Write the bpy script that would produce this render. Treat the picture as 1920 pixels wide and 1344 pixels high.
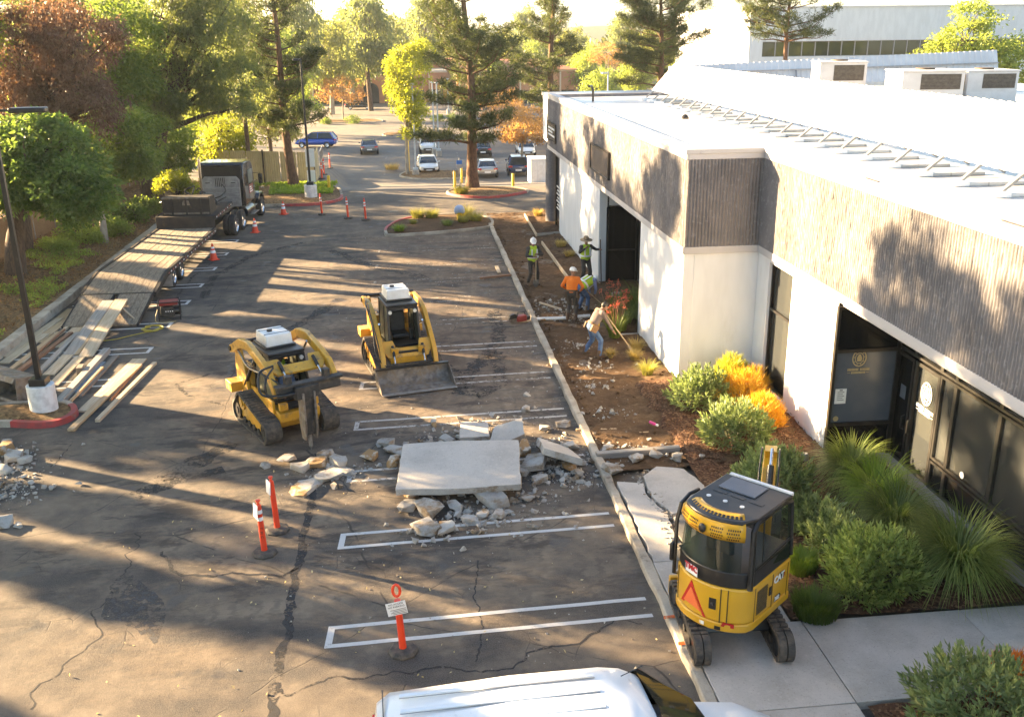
import bpy, bmesh, math, random
import numpy as np
from mathutils import Vector, Matrix, Euler, noise

for _o in list(bpy.data.objects): bpy.data.objects.remove(_o)
SC = bpy.context.scene
COL = SC.collection
rnd = random.Random(7)
nr = np.random.default_rng(11)
rad = math.radians
PI = math.pi

# ------------------------------------------------------------------ camera
CAMH = 9.0
FPX, PITCH, YAW, ROLL = 1794.0, rad(18.78), rad(-5.95), rad(-0.68)
def _cam_axes():
    cy, sy = math.cos(YAW), math.sin(YAW)
    fwd = Vector((-sy * math.cos(PITCH), cy * math.cos(PITCH), -math.sin(PITCH)))
    right = Vector((cy, sy, 0)); up = right.cross(fwd)
    r = right * math.cos(ROLL) + up * math.sin(ROLL)
    u = -right * math.sin(ROLL) + up * math.cos(ROLL)
    return r, u, fwd
CR, CU, CF = _cam_axes()
cam_d = bpy.data.cameras.new('camera'); cam = bpy.data.objects.new('camera', cam_d); COL.objects.link(cam)
cam_d.sensor_width = 36; cam_d.lens = FPX / 1920 * 36; cam_d.clip_end = 6000; cam_d.clip_start = .1
_m = Matrix((CR, CU, -CF)).transposed().to_4x4(); _m.translation = (0, 0, CAMH)
cam.matrix_world = _m
SC.camera = cam
def _ray(px, py): return CR * ((px - 960) / FPX) - CU * ((py - 672) / FPX) + CF
def G(px, py, z=0.0):
    """survey helper: the spot at height z that the photograph shows at this pixel"""
    d = _ray(px, py); t = (z - CAMH) / d.z
    return Vector((d.x * t, d.y * t, z))
def _ss(t): t = min(1, max(0, t)); return t * t * (3 - 2 * t)
TERR = -2.7                     # the far lot lies on a lower terrace
def lot_z(x, y):
    y0 = 59.0 + 12.0 * _ss((-4.6 - x) / 2.2)
    return TERR * min(1, max(0, (y - y0) / 20.0))
def FT(x, y):
    """slide a flat-ground estimate along its sight line on to the real, falling ground"""
    t = 1.0
    while t < 4 and CAMH - CAMH * t > lot_z(x * t, y * t): t += .002
    return Vector((x * t, y * t, lot_z(x * t, y * t)))
def GT(px, py): q = G(px, py); return FT(q.x, q.y)
def GY(px, py, y):
    d = _ray(px, py); t = y / d.y
    return Vector((d.x * t, y, CAMH + d.z * t))

# ------------------------------------------------------------------ light
SUN_AZ = math.atan2(-2.0, 1.08)          # direction towards the sun, from +y
SUN_EL = rad(14.5)
W = bpy.data.worlds.new('World'); SC.world = W; W.use_nodes = True
_nt = W.node_tree; _bg = _nt.nodes['Background']
_sky = _nt.nodes.new('ShaderNodeTexSky'); _sky.sky_type = 'NISHITA'; _sky.sun_disc = False
_sky.sun_elevation = SUN_EL; _sky.sun_rotation = SUN_AZ % (2 * PI); _sky.altitude = 120
_sky.air_density = 1.0; _sky.dust_density = 1.2; _sky.ozone_density = 1.0
_nt.links.new(_sky.outputs[0], _bg.inputs[0]); _bg.inputs[1].default_value = 0.05
_sd = bpy.data.lights.new('sun', 'SUN'); _sd.energy = 5.0; _sd.angle = rad(0.53); _sd.color = (1.0, .72, .4)
sun = bpy.data.objects.new('sun', _sd); COL.objects.link(sun)
_to = Vector((math.sin(SUN_AZ) * math.cos(SUN_EL), math.cos(SUN_AZ) * math.cos(SUN_EL), math.sin(SUN_EL)))
sun.rotation_euler = _to.to_track_quat('Z', 'Y').to_euler(); sun.location = (-40, 60, 40)
VS = SC.view_settings
VS.view_transform = 'Standard'; VS.look = 'None'; VS.exposure = 3.35; VS.gamma = 1.0
try: VS.use_curve_mapping = False
except Exception: pass
try:
    SC.cycles.use_denoising = True
    SC.cycles.max_bounces = 8; SC.cycles.diffuse_bounces = 3; SC.cycles.glossy_bounces = 3
    SC.cycles.transmission_bounces = 4; SC.cycles.transparent_max_bounces = 12; SC.cycles.volume_bounces = 0
    SC.cycles.caustics_reflective = False; SC.cycles.caustics_refractive = False
    SC.cycles.sample_clamp_indirect = 8
except Exception: pass

# ------------------------------------------------------------------ materials
MATS = {}
class NT:
    """tiny node-graph helper"""
    def __init__(s, name):
        s.m = bpy.data.materials.new(name); s.m.use_nodes = True
        s.t = s.m.node_tree; s.n = s.t.nodes; s.l = s.t.links
        s.p = s.n['Principled BSDF']; s.out = s.n['Material Output']
        s.tc = s.n.new('ShaderNodeTexCoord')
    def N(s, ty, **kw):
        n = s.n.new('ShaderNode' + ty)
        for k, v in kw.items(): setattr(n, k, v)
        return n
    def L(s, a, b): s.l.new(a, b)
    def obj(s, rand=True):
        if not rand: return s.tc.outputs['Object']
        oi = s.N('ObjectInfo'); mu = s.N('Math', operation='MULTIPLY'); mu.inputs[1].default_value = 57.0
        s.L(oi.outputs['Random'], mu.inputs[0])
        ad = s.N('VectorMath', operation='ADD'); s.L(s.tc.outputs['Object'], ad.inputs[0]); s.L(mu.outputs[0], ad.inputs[1])
        return ad.outputs[0]
    def geo(s):
        g = s.N('NewGeometry'); return g.outputs['Position']
    def scaled(s, vec, sc):
        m = s.N('VectorMath', operation='MULTIPLY'); s.L(vec, m.inputs[0]); m.inputs[1].default_value = sc; return m.outputs[0]
    def noise(s, vec, scale, detail=4, rough=.55, dist=0.0):
        n = s.N('TexNoise'); n.inputs['Scale'].default_value = scale; n.inputs['Detail'].default_value = detail
        n.inputs['Roughness'].default_value = rough; n.inputs['Distortion'].default_value = dist
        s.L(vec, n.inputs['Vector']); return n.outputs['Fac']
    def ramp(s, fac, lo, hi, a=0.0, b=1.0):
        r = s.N('MapRange'); r.interpolation_type = 'SMOOTHSTEP'
        s.L(fac, r.inputs[0]); r.inputs[1].default_value = lo; r.inputs[2].default_value = hi
        r.inputs[3].default_value = a; r.inputs[4].default_value = b; return r.outputs[0]
    def mix(s, fac, a, b, ty='MIX'):
        m = s.N('Mix', data_type='RGBA', blend_type=ty)
        for sock, v in ((m.inputs[0], fac), (m.inputs[6], a), (m.inputs[7], b)):
            if hasattr(v, 'is_linked'): s.L(v, sock)
            elif isinstance(v, (tuple, list)): sock.default_value = (*v[:3], 1)
            else: sock.default_value = v
        return m.outputs[2]
    def math(s, op, a, b=None):
        m = s.N('Math', operation=op)
        for i, v in enumerate((a, b)):
            if v is None: continue
            if hasattr(v, 'is_linked'): s.L(v, m.inputs[i])
            else: m.inputs[i].default_value = v
        return m.outputs[0]
    def bump(s, h, strength=.4, dist=.02):
        b = s.N('Bump'); b.inputs['Strength'].default_value = strength; b.inputs['Distance'].default_value = dist
        s.L(h, b.inputs['Height']); s.L(b.outputs[0], s.p.inputs['Normal']); return b
    def base(s, c):
        if hasattr(c, 'is_linked'): s.L(c, s.p.inputs['Base Color'])
        else: s.p.inputs['Base Color'].default_value = (*c[:3], 1)
    def setp(s, rough=.6, metal=0, spec=.5, coat=0):
        s.p.inputs['Roughness'].default_value = rough; s.p.inputs['Metallic'].default_value = metal
        s.p.inputs['Specular IOR Level'].default_value = spec; s.p.inputs['Coat Weight'].default_value = coat

def mat(name, col, col2=None, scale=3.0, lo=.35, hi=.65, rough=.6, metal=0, spec=.5, bump=0, bscale=40, coat=0, dirt=None, dlo=.5, dhi=.72, dscale=2.0, stretch=None):
    """plain procedural surface: two tones by noise, optional dirt patches, optional fine relief"""
    if name in MATS: return MATS[name]
    g = NT(name); v = g.obj()
    if stretch: v = g.scaled(v, stretch)
    if col2 is None: col2 = tuple(c * .86 for c in col)
    c = g.mix(g.ramp(g.noise(v, scale), lo, hi), col, col2)
    rr = None
    if dirt:
        dm = g.ramp(g.noise(v, dscale, 6, .65), dlo, dhi); c = g.mix(dm, c, dirt)
        rr = g.ramp(dm, 0, 1, rough, min(1, rough + .35))
    g.base(c); g.setp(rough, metal, spec, coat)
    if rr: g.L(rr, g.p.inputs['Roughness'])
    if bump: g.bump(g.noise(v, bscale, 3), bump, .01)
    MATS[name] = g.m; return g.m

def glass(name, col, rough=.05, alpha=.35, spec=.6, tint=None):
    if name in MATS: return MATS[name]
    g = NT(name); g.base(col); g.setp(rough, 0, spec)
    tr = g.N('BsdfTransparent'); tr.inputs[0].default_value = (*(tint or [min(1, .55 + c) for c in col]), 1)
    fr = g.N('Fresnel'); fr.inputs[0].default_value = 1.5
    mx = g.N('MixShader'); k = g.math('ADD', g.math('MULTIPLY', fr.outputs[0], .9), 1 - alpha)
    k2 = g.N('Clamp'); g.L(k, k2.inputs[0]); g.L(k2.outputs[0], mx.inputs[0])
    g.L(tr.outputs[0], mx.inputs[1]); g.L(g.p.outputs[0], mx.inputs[2]); g.L(mx.outputs[0], g.out.inputs[0])
    MATS[name] = g.m; return g.m

def leafmat(name, a, b, trans=.45, tint=(1.0, 1.0, .55), rough=.5, c3=None):
    if name in MATS: return MATS[name]
    g = NT(name); gm = g.N('NewGeometry'); isl = gm.outputs['Random Per Island']
    c = g.mix(isl, a, b)
    big = g.ramp(g.noise(g.obj(), .55, 2), .38, .62)
    c = g.mix(g.math('MULTIPLY', big, .55), c, c3 or tuple(x * .7 for x in a))
    g.base(c); g.setp(rough, 0, .35)
    tl = g.N('BsdfTranslucent'); tc = g.mix(1.0, c, tint, 'MULTIPLY'); tc2 = g.mix(1.0, tc, (1.9, 1.9, 1.9), 'MULTIPLY'); g.L(tc2, tl.inputs[0])
    mx = g.N('MixShader'); mx.inputs[0].default_value = trans
    g.L(g.p.outputs[0], mx.inputs[1]); g.L(tl.outputs[0], mx.inputs[2]); g.L(mx.outputs[0], g.out.inputs[0])
    MATS[name] = g.m; return g.m

# ------------------------------------------------------------------ mesh builder
class MB:
    def __init__(s, M=None): s.v = []; s.f = []; s.mi = []; s.cur = 0; s.M = M
    def add(s, vs, fs):
        o = len(s.v)
        if s.M is not None: vs = [s.M @ Vector(p) for p in vs]
        s.v.extend([tuple(p) for p in vs]); s.f.extend([tuple(o + i for i in f) for f in fs]); s.mi.extend([s.cur] * len(fs)); return s
    def box(s, c, size, rot=None, top=None, shift=(0, 0)):
        hx, hy, hz = size[0] / 2, size[1] / 2, size[2] / 2
        tx, ty = (hx, hy) if top is None else (top[0] / 2, top[1] / 2)
        p = [(-hx, -hy, -hz), (hx, -hy, -hz), (hx, hy, -hz), (-hx, hy, -hz), (shift[0] - tx, shift[1] - ty, hz), (shift[0] + tx, shift[1] - ty, hz), (shift[0] + tx, shift[1] + ty, hz), (shift[0] - tx, shift[1] + ty, hz)]
        R = Euler(rot).to_matrix() if rot else None
        c = Vector(c); p = [c + (R @ Vector(q) if R else Vector(q)) for q in p]
        return s.add(p, [(0, 3, 2, 1), (4, 5, 6, 7), (0, 1, 5, 4), (1, 2, 6, 5), (2, 3, 7, 6), (3, 0, 4, 7)])
    def b2(s, a, b): # box from two corners
        return s.box([(a[i] + b[i]) / 2 for i in range(3)], [abs(b[i] - a[i]) for i in range(3)])
    def bar(s, p, q, w, h=None, up=(0, 0, 1)):
        h = h or w; p = Vector(p); q = Vector(q); d = (q - p).normalized(); u = Vector(up)
        if abs(d.dot(u)) > .98: u = Vector((0, 1, 0))
        r = d.cross(u).normalized(); u = r.cross(d)
        vs = [e + r * a * w / 2 + u * b * h / 2 for e in (p, q) for a, b in ((-1, -1), (1, -1), (1, 1), (-1, 1))]
        return s.add(vs, [(0, 1, 2, 3), (7, 6, 5, 4), (0, 4, 5, 1), (1, 5, 6, 2), (2, 6, 7, 3), (3, 7, 4, 0)])
    def tube(s, path, r, n=8, cap=True):
        P = [Vector(p) for p in path]; k = len(P); rr = r if isinstance(r, (list, tuple)) else [r] * k
        T = [(P[min(i + 1, k - 1)] - P[max(i - 1, 0)]).normalized() for i in range(k)]
        u = Vector((0, 0, 1)) if abs(T[0].z) < .9 else Vector((1, 0, 0))
        vs = []
        for i in range(k):
            a = T[i].cross(u)
            if a.length < 1e-5: a = T[i].cross(Vector((0, 1, 0)))
            a.normalize(); u = a.cross(T[i]).normalized()
            for j in range(n):
                t = 2 * PI * j / n; vs.append(P[i] + (a * math.cos(t) + u * math.sin(t)) * rr[i])
        fs = [(i * n + j, i * n + (j + 1) % n, (i + 1) * n + (j + 1) % n, (i + 1) * n + j) for i in range(k - 1) for j in range(n)]
        if cap: fs += [tuple(range(n))[::-1], tuple((k - 1) * n + j for j in range(n))]
        return s.add(vs, fs)
    def cyl(s, p, q, r, n=14, r2=None): return s.tube([p, q], [r, r if r2 is None else r2], n)
    def lathe(s, prof, n=18, o=(0, 0, 0), cap=True):
        o = Vector(o); vs = [o + Vector((r * math.cos(2 * PI * j / n), r * math.sin(2 * PI * j / n), z)) for r, z in prof for j in range(n)]
        k = len(prof); fs = [(i * n + j, i * n + (j + 1) % n, (i + 1) * n + (j + 1) % n, (i + 1) * n + j) for i in range(k - 1) for j in range(n)]
        if cap: fs += [tuple(range(n))[::-1], tuple((k - 1) * n + j for j in range(n))]
        return s.add(vs, fs)
    def ball(s, c, r, n=12, m=8):
        r = r if isinstance(r, (tuple, list)) else (r, r, r); c = Vector(c)
        vs = [c + Vector((0, 0, r[2]))]
        for i in range(1, m):
            a = PI * i / m
            vs += [c + Vector((r[0] * math.sin(a) * math.cos(2 * PI * j / n), r[1] * math.sin(a) * math.sin(2 * PI * j / n), r[2] * math.cos(a))) for j in range(n)]
        vs.append(c - Vector((0, 0, r[2]))); L = len(vs) - 1
        fs = [(0, 1 + j, 1 + (j + 1) % n) for j in range(n)]
        for i in range(m - 2): fs += [(1 + i * n + j, 1 + (i + 1) * n + j, 1 + (i + 1) * n + (j + 1) % n, 1 + i * n + (j + 1) % n) for j in range(n)]
        fs += [(L, 1 + (m - 2) * n + (j + 1) % n, 1 + (m - 2) * n + j) for j in range(n)]
        return s.add(vs, fs)
    def prism(s, poly, a, b, axis='x'):
        """outline in the plane across axis ((y,z) for x, (x,z) for y, (x,y) for z), from a to b"""
        f = {'x': lambda p, t: (t, p[0], p[1]), 'y': lambda p, t: (p[0], t, p[1]), 'z': lambda p, t: (p[0], p[1], t)}[axis]
        n = len(poly); vs = [f(p, a) for p in poly] + [f(p, b) for p in poly]
        return s.add(vs, [tuple(range(n))[::-1], tuple(range(n, 2 * n))] + [(i, (i + 1) % n, n + (i + 1) % n, n + i) for i in range(n)])
    def ring(s, poly, inner, a, b, axis='x'):
        """outline with a hole (same point count), extruded"""
        f = {'x': lambda p, t: (t, p[0], p[1]), 'y': lambda p, t: (p[0], t, p[1]), 'z': lambda p, t: (p[0], p[1], t)}[axis]
        n = len(poly); vs = [f(p, t) for t in (a, b) for q in (poly, inner) for p in q]
        fs = []
        for i in range(n):
            j = (i + 1) % n
            fs += [(i, n + i, n + j, j), (2 * n + i, 2 * n + j, 3 * n + j, 3 * n + i), (i, j, 2 * n + j, 2 * n + i), (n + i, 3 * n + i, 3 * n + j, n + j)]
        return s.add(vs, fs)
    def loft(s, secs, close=True, cap=True):
        n = len(secs[0]); vs = [p for q in secs for p in q]; k = len(secs)
        fs = [(i * n + j, i * n + (j + 1) % n, (i + 1) * n + (j + 1) % n, (i + 1) * n + j) for i in range(k - 1) for j in range(n if close else n - 1)]
        if cap: fs += [tuple(range(n))[::-1], tuple((k - 1) * n + j for j in range(n))]
        return s.add(vs, fs)
    def quad(s, a, b, c, d): return s.add([a, b, c, d], [(0, 1, 2, 3)])
    def mesh(s, name, mats, smooth=35):
        me = bpy.data.meshes.new(name); me.from_pydata(s.v, [], s.f)
        for m in (mats if isinstance(mats, (list, tuple)) else [mats]): me.materials.append(m)
        if len(me.materials) > 1: me.polygons.foreach_set('material_index', s.mi)
        bm = bmesh.new(); bm.from_mesh(me); bmesh.ops.recalc_face_normals(bm, faces=bm.faces); bm.to_mesh(me); bm.free()
        if smooth:
            me.polygons.foreach_set('use_smooth', [True] * len(me.polygons)); me.set_sharp_from_angle(angle=rad(smooth))
        me.update(); return me
    def build(s, name, mats, parent=None, bevel=0, smooth=35, loc=None, rot=None, seg=2, subsurf=0):
        o = bpy.data.objects.new(name, s.mesh(name, mats, smooth)); COL.objects.link(o)
        if parent is not None: o.parent = parent
        if loc is not None: o.location = loc
        if rot is not None: o.rotation_euler = rot
        if subsurf:
            md = o.modifiers.new('subdivision', 'SUBSURF'); md.levels = md.render_levels = subsurf
        if bevel:
            md = o.modifiers.new('bevel', 'BEVEL'); md.width = bevel; md.segments = seg; md.limit_method = 'ANGLE'; md.angle_limit = rad(40); md.harden_normals = False
        return o

def raw(name, V, F, mats, parent=None, smooth=False, mi=None):
    """fast mesh from numpy arrays; F is (n,3) or (n,4)"""
    me = bpy.data.meshes.new(name); n, k = F.shape
    me.vertices.add(len(V)); me.vertices.foreach_set('co', np.ascontiguousarray(V, np.float32).ravel())
    me.loops.add(n * k); me.loops.foreach_set('vertex_index', np.ascontiguousarray(F, np.int32).ravel())
    me.polygons.add(n); me.polygons.foreach_set('loop_start', np.arange(0, n * k, k, dtype=np.int32))
    try: me.polygons.foreach_set('loop_total', np.full(n, k, np.int32))
    except Exception: pass
    for m in (mats if isinstance(mats, (list, tuple)) else [mats]): me.materials.append(m)
    if mi is not None: me.polygons.foreach_set('material_index', np.asarray(mi, np.int32))
    if smooth: me.polygons.foreach_set('use_smooth', np.ones(n, bool))
    me.update(calc_edges=True); me.validate()
    o = bpy.data.objects.new(name, me); COL.objects.link(o)
    if parent is not None: o.parent = parent
    return o

def tag(o, label=None, cat=None, group=None, kind=None):
    if label: o['label'] = label
    if cat: o['category'] = cat
    if group: o['group'] = group
    if kind: o['kind'] = kind
    return o
def thing(name, label, cat, loc=(0, 0, 0), rz=0, group=None):
    o = bpy.data.objects.new(name, None); COL.objects.link(o); o.empty_display_size = .2
    o.location = loc; o.rotation_euler = (0, 0, rz); return tag(o, label, cat, group)
def copy_tree(o, parent=None):
    c = o.copy(); COL.objects.link(c); c.parent = parent
    for ch in o.children: copy_tree(ch, c)
    return c
def dup(src, loc, rz=0, label=None, scale=1, group=None):
    c = copy_tree(src); c.location = loc; c.rotation_euler = (0, 0, rz)
    c.scale = (scale,) * 3 if not isinstance(scale, (tuple, list)) else scale
    if label: c['label'] = label
    if group: c['group'] = group
    return c
def place(o, loc, rz=0): o.location = loc; o.rotation_euler = (0, 0, rz); return o
def struct(o): o['kind'] = 'structure'; return o

def text(name, s, size, mt, parent, loc, rot, ext=.003, align='CENTER', bold=0, sx=1):
    cu = bpy.data.curves.new('lettering', 'FONT'); cu.body = s; cu.size = size; cu.extrude = ext; cu.offset = bold
    cu.align_x = align; cu.align_y = 'CENTER'; cu.resolution_u = 2
    t = bpy.data.objects.new('tmp', cu); COL.objects.link(t)
    bpy.context.view_layer.update()
    me = bpy.data.meshes.new_from_object(t.evaluated_get(bpy.context.evaluated_depsgraph_get()))
    bpy.data.objects.remove(t); me.materials.clear(); me.materials.append(mt)
    o = bpy.data.objects.new(name, me); COL.objects.link(o); o.parent = parent; o.location = loc; o.rotation_euler = rot; o.scale = (sx, 1, 1)
    return o

def fbm(x, y, z=0.0, o=4): return noise.fractal(Vector((x, y, z)), 1.0, 2.0, o)
def chunk(rn, sx, sy, sz, n=16, flat=.6):
    """angular broken lump: hull of points in a box"""
    bm = bmesh.new()
    for _ in range(n):
        p = [rn.uniform(-1, 1) for _ in range(3)]
        k = max(abs(p[0]), abs(p[1])); 
        if k < .75: p[0] /= max(k, .2) * 1.1; p[1] /= max(k, .2) * 1.1
        if rn.random() < flat: p[2] = math.copysign(rn.uniform(.82, 1), p[2])
        bm.verts.new((max(-1, min(1, p[0])) * sx / 2, max(-1, min(1, p[1])) * sy / 2, p[2] * sz / 2))
    r = bmesh.ops.convex_hull(bm, input=bm.verts)
    bmesh.ops.delete(bm, geom=[g for g in r['geom_interior'] if isinstance(g, bmesh.types.BMVert)], context='VERTS')
    V = [v.co.copy() for v in bm.verts]; bm.verts.index_update(); F = [[v.index for v in f.verts] for f in bm.faces]; bm.free()
    return V, F
# ================================================================== SETTING
def asphalt_mat():
    g = NT('asphalt'); P = g.tc.outputs['Object']
    sp = g.N('SeparateXYZ'); g.L(P, sp.inputs[0]); X, Y = sp.outputs[0], sp.outputs[1]
    wv = g.N('TexNoise'); wv.inputs['Scale'].default_value = .7; wv.inputs['Detail'].default_value = 3; g.L(P, wv.inputs['Vector'])
    wa = g.N('VectorMath', operation='MULTIPLY_ADD'); g.L(wv.outputs['Color'], wa.inputs[0]); wa.inputs[1].default_value = (.45, .45, 0); g.L(P, wa.inputs[2]); WP = wa.outputs[0]
    grain = g.noise(P, 55, 3, .7); med = g.noise(P, 1.6, 6, .65); big = g.noise(P, .16, 4, .55)
    c = g.mix(g.ramp(grain, .35, .65), (.028, .025, .0235), (.102, .09, .08))
    c = g.mix(g.math('MULTIPLY', g.ramp(med, .45, .7), .5), c, (.15, .122, .094))
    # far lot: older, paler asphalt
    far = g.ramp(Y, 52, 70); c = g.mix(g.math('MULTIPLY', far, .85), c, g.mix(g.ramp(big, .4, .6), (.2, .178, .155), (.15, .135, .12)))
    # soil dust tracked over the work area
    area = g.math('MULTIPLY', g.math('MULTIPLY', g.ramp(X, -9.5, -4.0), g.ramp(Y, 10, 15)), g.ramp(Y, 53, 44))
    smear = g.noise(g.scaled(WP, (.5, 1.25, 1)), .75, 9, .72, .15)
    dust = g.math('MULTIPLY', g.ramp(smear, .4, .66), area)
    c = g.mix(g.math('MULTIPLY', dust, .72), c, g.mix(g.ramp(med, .3, .7), (.21, .15, .095), (.3, .225, .15)))
    fines = g.math('MULTIPLY', g.ramp(g.noise(WP, 4.5, 8, .75), .52, .66), g.math('MULTIPLY', g.ramp(X, -3.5, 2), g.math('MULTIPLY', g.ramp(Y, 17, 22), g.ramp(Y, 50, 38))))
    c = g.mix(g.math('MULTIPLY', fines, .6), c, (.34, .3, .26))
    # wider dust, everywhere near
    c = g.mix(g.math('MULTIPLY', g.ramp(g.noise(P, .35, 6, .65), .38, .66), .62), c, g.mix(g.ramp(med, .35, .65), (.2, .155, .11), (.27, .215, .155)))
    soil = g.math('MULTIPLY', g.ramp(g.noise(g.scaled(WP, (.7, 1.1, 1)), .5, 7, .68, .5), .38, .56), g.math('MULTIPLY', g.ramp(X, -4.5, .5), g.math('MULTIPLY', g.ramp(Y, 19, 27), g.ramp(Y, 49, 43))))
    c = g.mix(g.math('MULTIPLY', soil, .85), c, g.mix(g.ramp(med, .35, .65), (.095, .064, .044), (.19, .135, .09)))
    # churned dark smears left by the tracks
    dk = g.math('MULTIPLY', g.ramp(g.noise(g.scaled(WP, (.55, 1.5, 1)), .9, 8, .74, .2), .5, .62), g.math('MULTIPLY', g.ramp(Y, 11, 16), g.ramp(Y, 50, 40)))
    c = g.mix(g.math('MULTIPLY', dk, .78), c, (.035, .03, .028))
    oil = g.ramp(g.noise(WP, .9, 3, .5), .62, .7); c = g.mix(g.math('MULTIPLY', oil, .6), c, (.03, .028, .028))
    # scuffs
    scf = g.N('TexWave'); scf.wave_type = 'BANDS'; scf.inputs['Scale'].default_value = 2.6; scf.inputs['Distortion'].default_value = 9; scf.inputs['Detail'].default_value = 5; scf.inputs['Detail Roughness'].default_value = .75
    g.L(g.scaled(WP, (.35, 1, 1)), scf.inputs[0])
    c = g.mix(g.math('MULTIPLY', g.math('MULTIPLY', g.ramp(scf.outputs['Fac'], .55, .95), g.ramp(med, .45, .6)), g.math('MULTIPLY', area, .4)), c, (.05, .042, .036))
    # cracks
    def cracks(scale, w, wp):
        vo = g.N('TexVoronoi', feature='DISTANCE_TO_EDGE'); vo.inputs['Scale'].default_value = scale; g.L(wp, vo.inputs['Vector'])
        return g.ramp(vo.outputs['Distance'], w, w * .25)
    near = g.ramp(Y, 48, 36)
    ck = g.math('MULTIPLY', cracks(.22, .0035, WP), g.ramp(med, .42, .55))
    ck2 = g.math('MULTIPLY', cracks(1.3, .013, WP), g.ramp(g.noise(P, .45, 3), .56, .64))
    ck = g.math('MULTIPLY', g.math('MAXIMUM', ck, g.math('MULTIPLY', ck2, .8)), near)
    c = g.mix(g.math('MULTIPLY', ck, .7), c, (.025, .022, .02))
    g.base(c); g.setp(.85, 0, .35)
    rr = g.ramp(oil, 0, 1, .86, .5); g.L(rr, g.p.inputs['Roughness'])
    h = g.math('SUBTRACT', g.math('ADD', g.math('MULTIPLY', grain, .25), g.math('MULTIPLY', g.noise(P, 9, 9, .75), g.math('MULTIPLY', g.math('ADD', area, .15), .9))), g.math('MULTIPLY', ck, .25))
    g.bump(h, .55, .03)
    MATS['asphalt'] = g.m; return g.m

def soil_mat(name, a, b, c3, fleck=None, fs=14, bump=.8, bs=9):
    g = NT(name); P = g.tc.outputs['Object']
    c = g.mix(g.ramp(g.noise(P, .9, 7, .65), .38, .62), a, b)
    c = g.mix(g.math('MULTIPLY', g.ramp(g.noise(P, 5, 8, .75), .5, .7), .8), c, c3)
    if fleck:
        vo = g.N('TexVoronoi'); vo.inputs['Scale'].default_value = fs; g.L(P, vo.inputs['Vector'])
        sc = g.N('SeparateColor'); g.L(vo.outputs['Color'], sc.inputs[0])
        c = g.mix(g.math('MULTIPLY', g.ramp(sc.outputs[0], .55, .8), .8), c, fleck)
        c = g.mix(g.math('MULTIPLY', g.ramp(sc.outputs[1], .6, .9), .7), c, tuple(x * .3 for x in a))
    g.base(c); g.setp(.95, 0, .2)
    g.bump(g.noise(P, bs, 8, .75), bump, .08); MATS[name] = g.m; return g.m

def concrete_mat(name, col, dark, soil=None, sl=.55, sh=.7, fine=60):
    g = NT(name); P = g.obj()
    c = g.mix(g.ramp(g.noise(P, 1.1, 6, .65), .35, .68), col, dark)
    c = g.mix(g.math('MULTIPLY', g.ramp(g.noise(P, fine, 2, .6), .55, .72), .45), c, tuple(x * .5 for x in dark))
    c = g.mix(g.math('MULTIPLY', g.ramp(g.noise(P, fine * .5, 2, .6), .58, .75), .35), c, tuple(min(1, x * 1.35) for x in col))
    if soil: c = g.mix(g.ramp(g.noise(P, 2.2, 7, .7), sl, sh), c, soil)
    g.base(c); g.setp(.9, 0, .3); g.bump(g.noise(P, 14, 8, .78), .75 if soil else .4, .03 if soil else .012); MATS[name] = g.m; return g.m

def paint_mat(name, col, wear=.5):
    """worn road paint: the asphalt below shows through where it has gone"""
    g = NT(name); P = g.tc.outputs['Object']
    n1 = g.noise(P, 7, 8, .8); n2 = g.noise(P, .8, 3)
    al = g.ramp(g.math('ADD', g.math('MULTIPLY', n1, .75), g.math('MULTIPLY', n2, .35)), wear - .05, wear + .06, 1, 0)
    g.base(g.mix(g.noise(P, 20, 4), col, tuple(x * .75 for x in col))); g.setp(.7, 0, .4)
    tr = g.N('BsdfTransparent'); mx = g.N('MixShader'); g.L(al, mx.inputs[0]); g.L(tr.outputs[0], mx.inputs[1]); g.L(g.p.outputs[0], mx.inputs[2]); g.L(mx.outputs[0], g.out.inputs[0])
    MATS[name] = g.m; return g.m

A = asphalt_mat()
M_dirt = soil_mat('dirt', (.13, .077, .04), (.085, .05, .027), (.2, .135, .078), None, bump=.9)
M_mulch = soil_mat('mulch', (.125, .062, .034), (.085, .042, .024), (.19, .11, .06), (.24, .14, .075), 22)
M_litter = soil_mat('leaf_litter', (.24, .15, .072), (.17, .098, .046), (.36, .25, .12), (.33, .2, .09), 12)
M_terrain = soil_mat('dry_ground', (.16, .14, .07), (.1, .11, .045), (.22, .19, .1), None, bump=.3)
M_conc = concrete_mat('concrete', (.47, .43, .375), (.33, .3, .26))
M_walk = concrete_mat('sidewalk_concrete', (.5, .46, .41), (.39, .355, .31), fine=38)
M_kerb = concrete_mat('kerb_concrete', (.5, .44, .35), (.28, .24, .19), (.16, .12, .085), .58, .7)
M_rubble = concrete_mat('broken_concrete', (.46, .43, .385), (.31, .285, .25), (.23, .16, .095), .5, .66)
M_slab = concrete_mat('slab_concrete', (.52, .48, .425), (.42, .385, .34), None, fine=30)
M_white_paint = paint_mat('white_line_paint', (.62, .6, .57), .66)
M_dusty_paint = paint_mat('dusty_line_paint', (.45, .4, .34), .52)
M_red_kerb = mat('red_kerb_paint', (.42, .045, .04), (.27, .05, .045), 5, rough=.6, dirt=(.3, .2, .15), dlo=.58, dhi=.7)
M_seal = paint_mat('dark_crack_seal', (.028, .026, .026), .57)
M_rubber_mark = paint_mat('rubber_mark', (.022, .02, .02), .52)
M_wet = paint_mat('damp_asphalt', (.07, .065, .064), .55)

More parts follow.
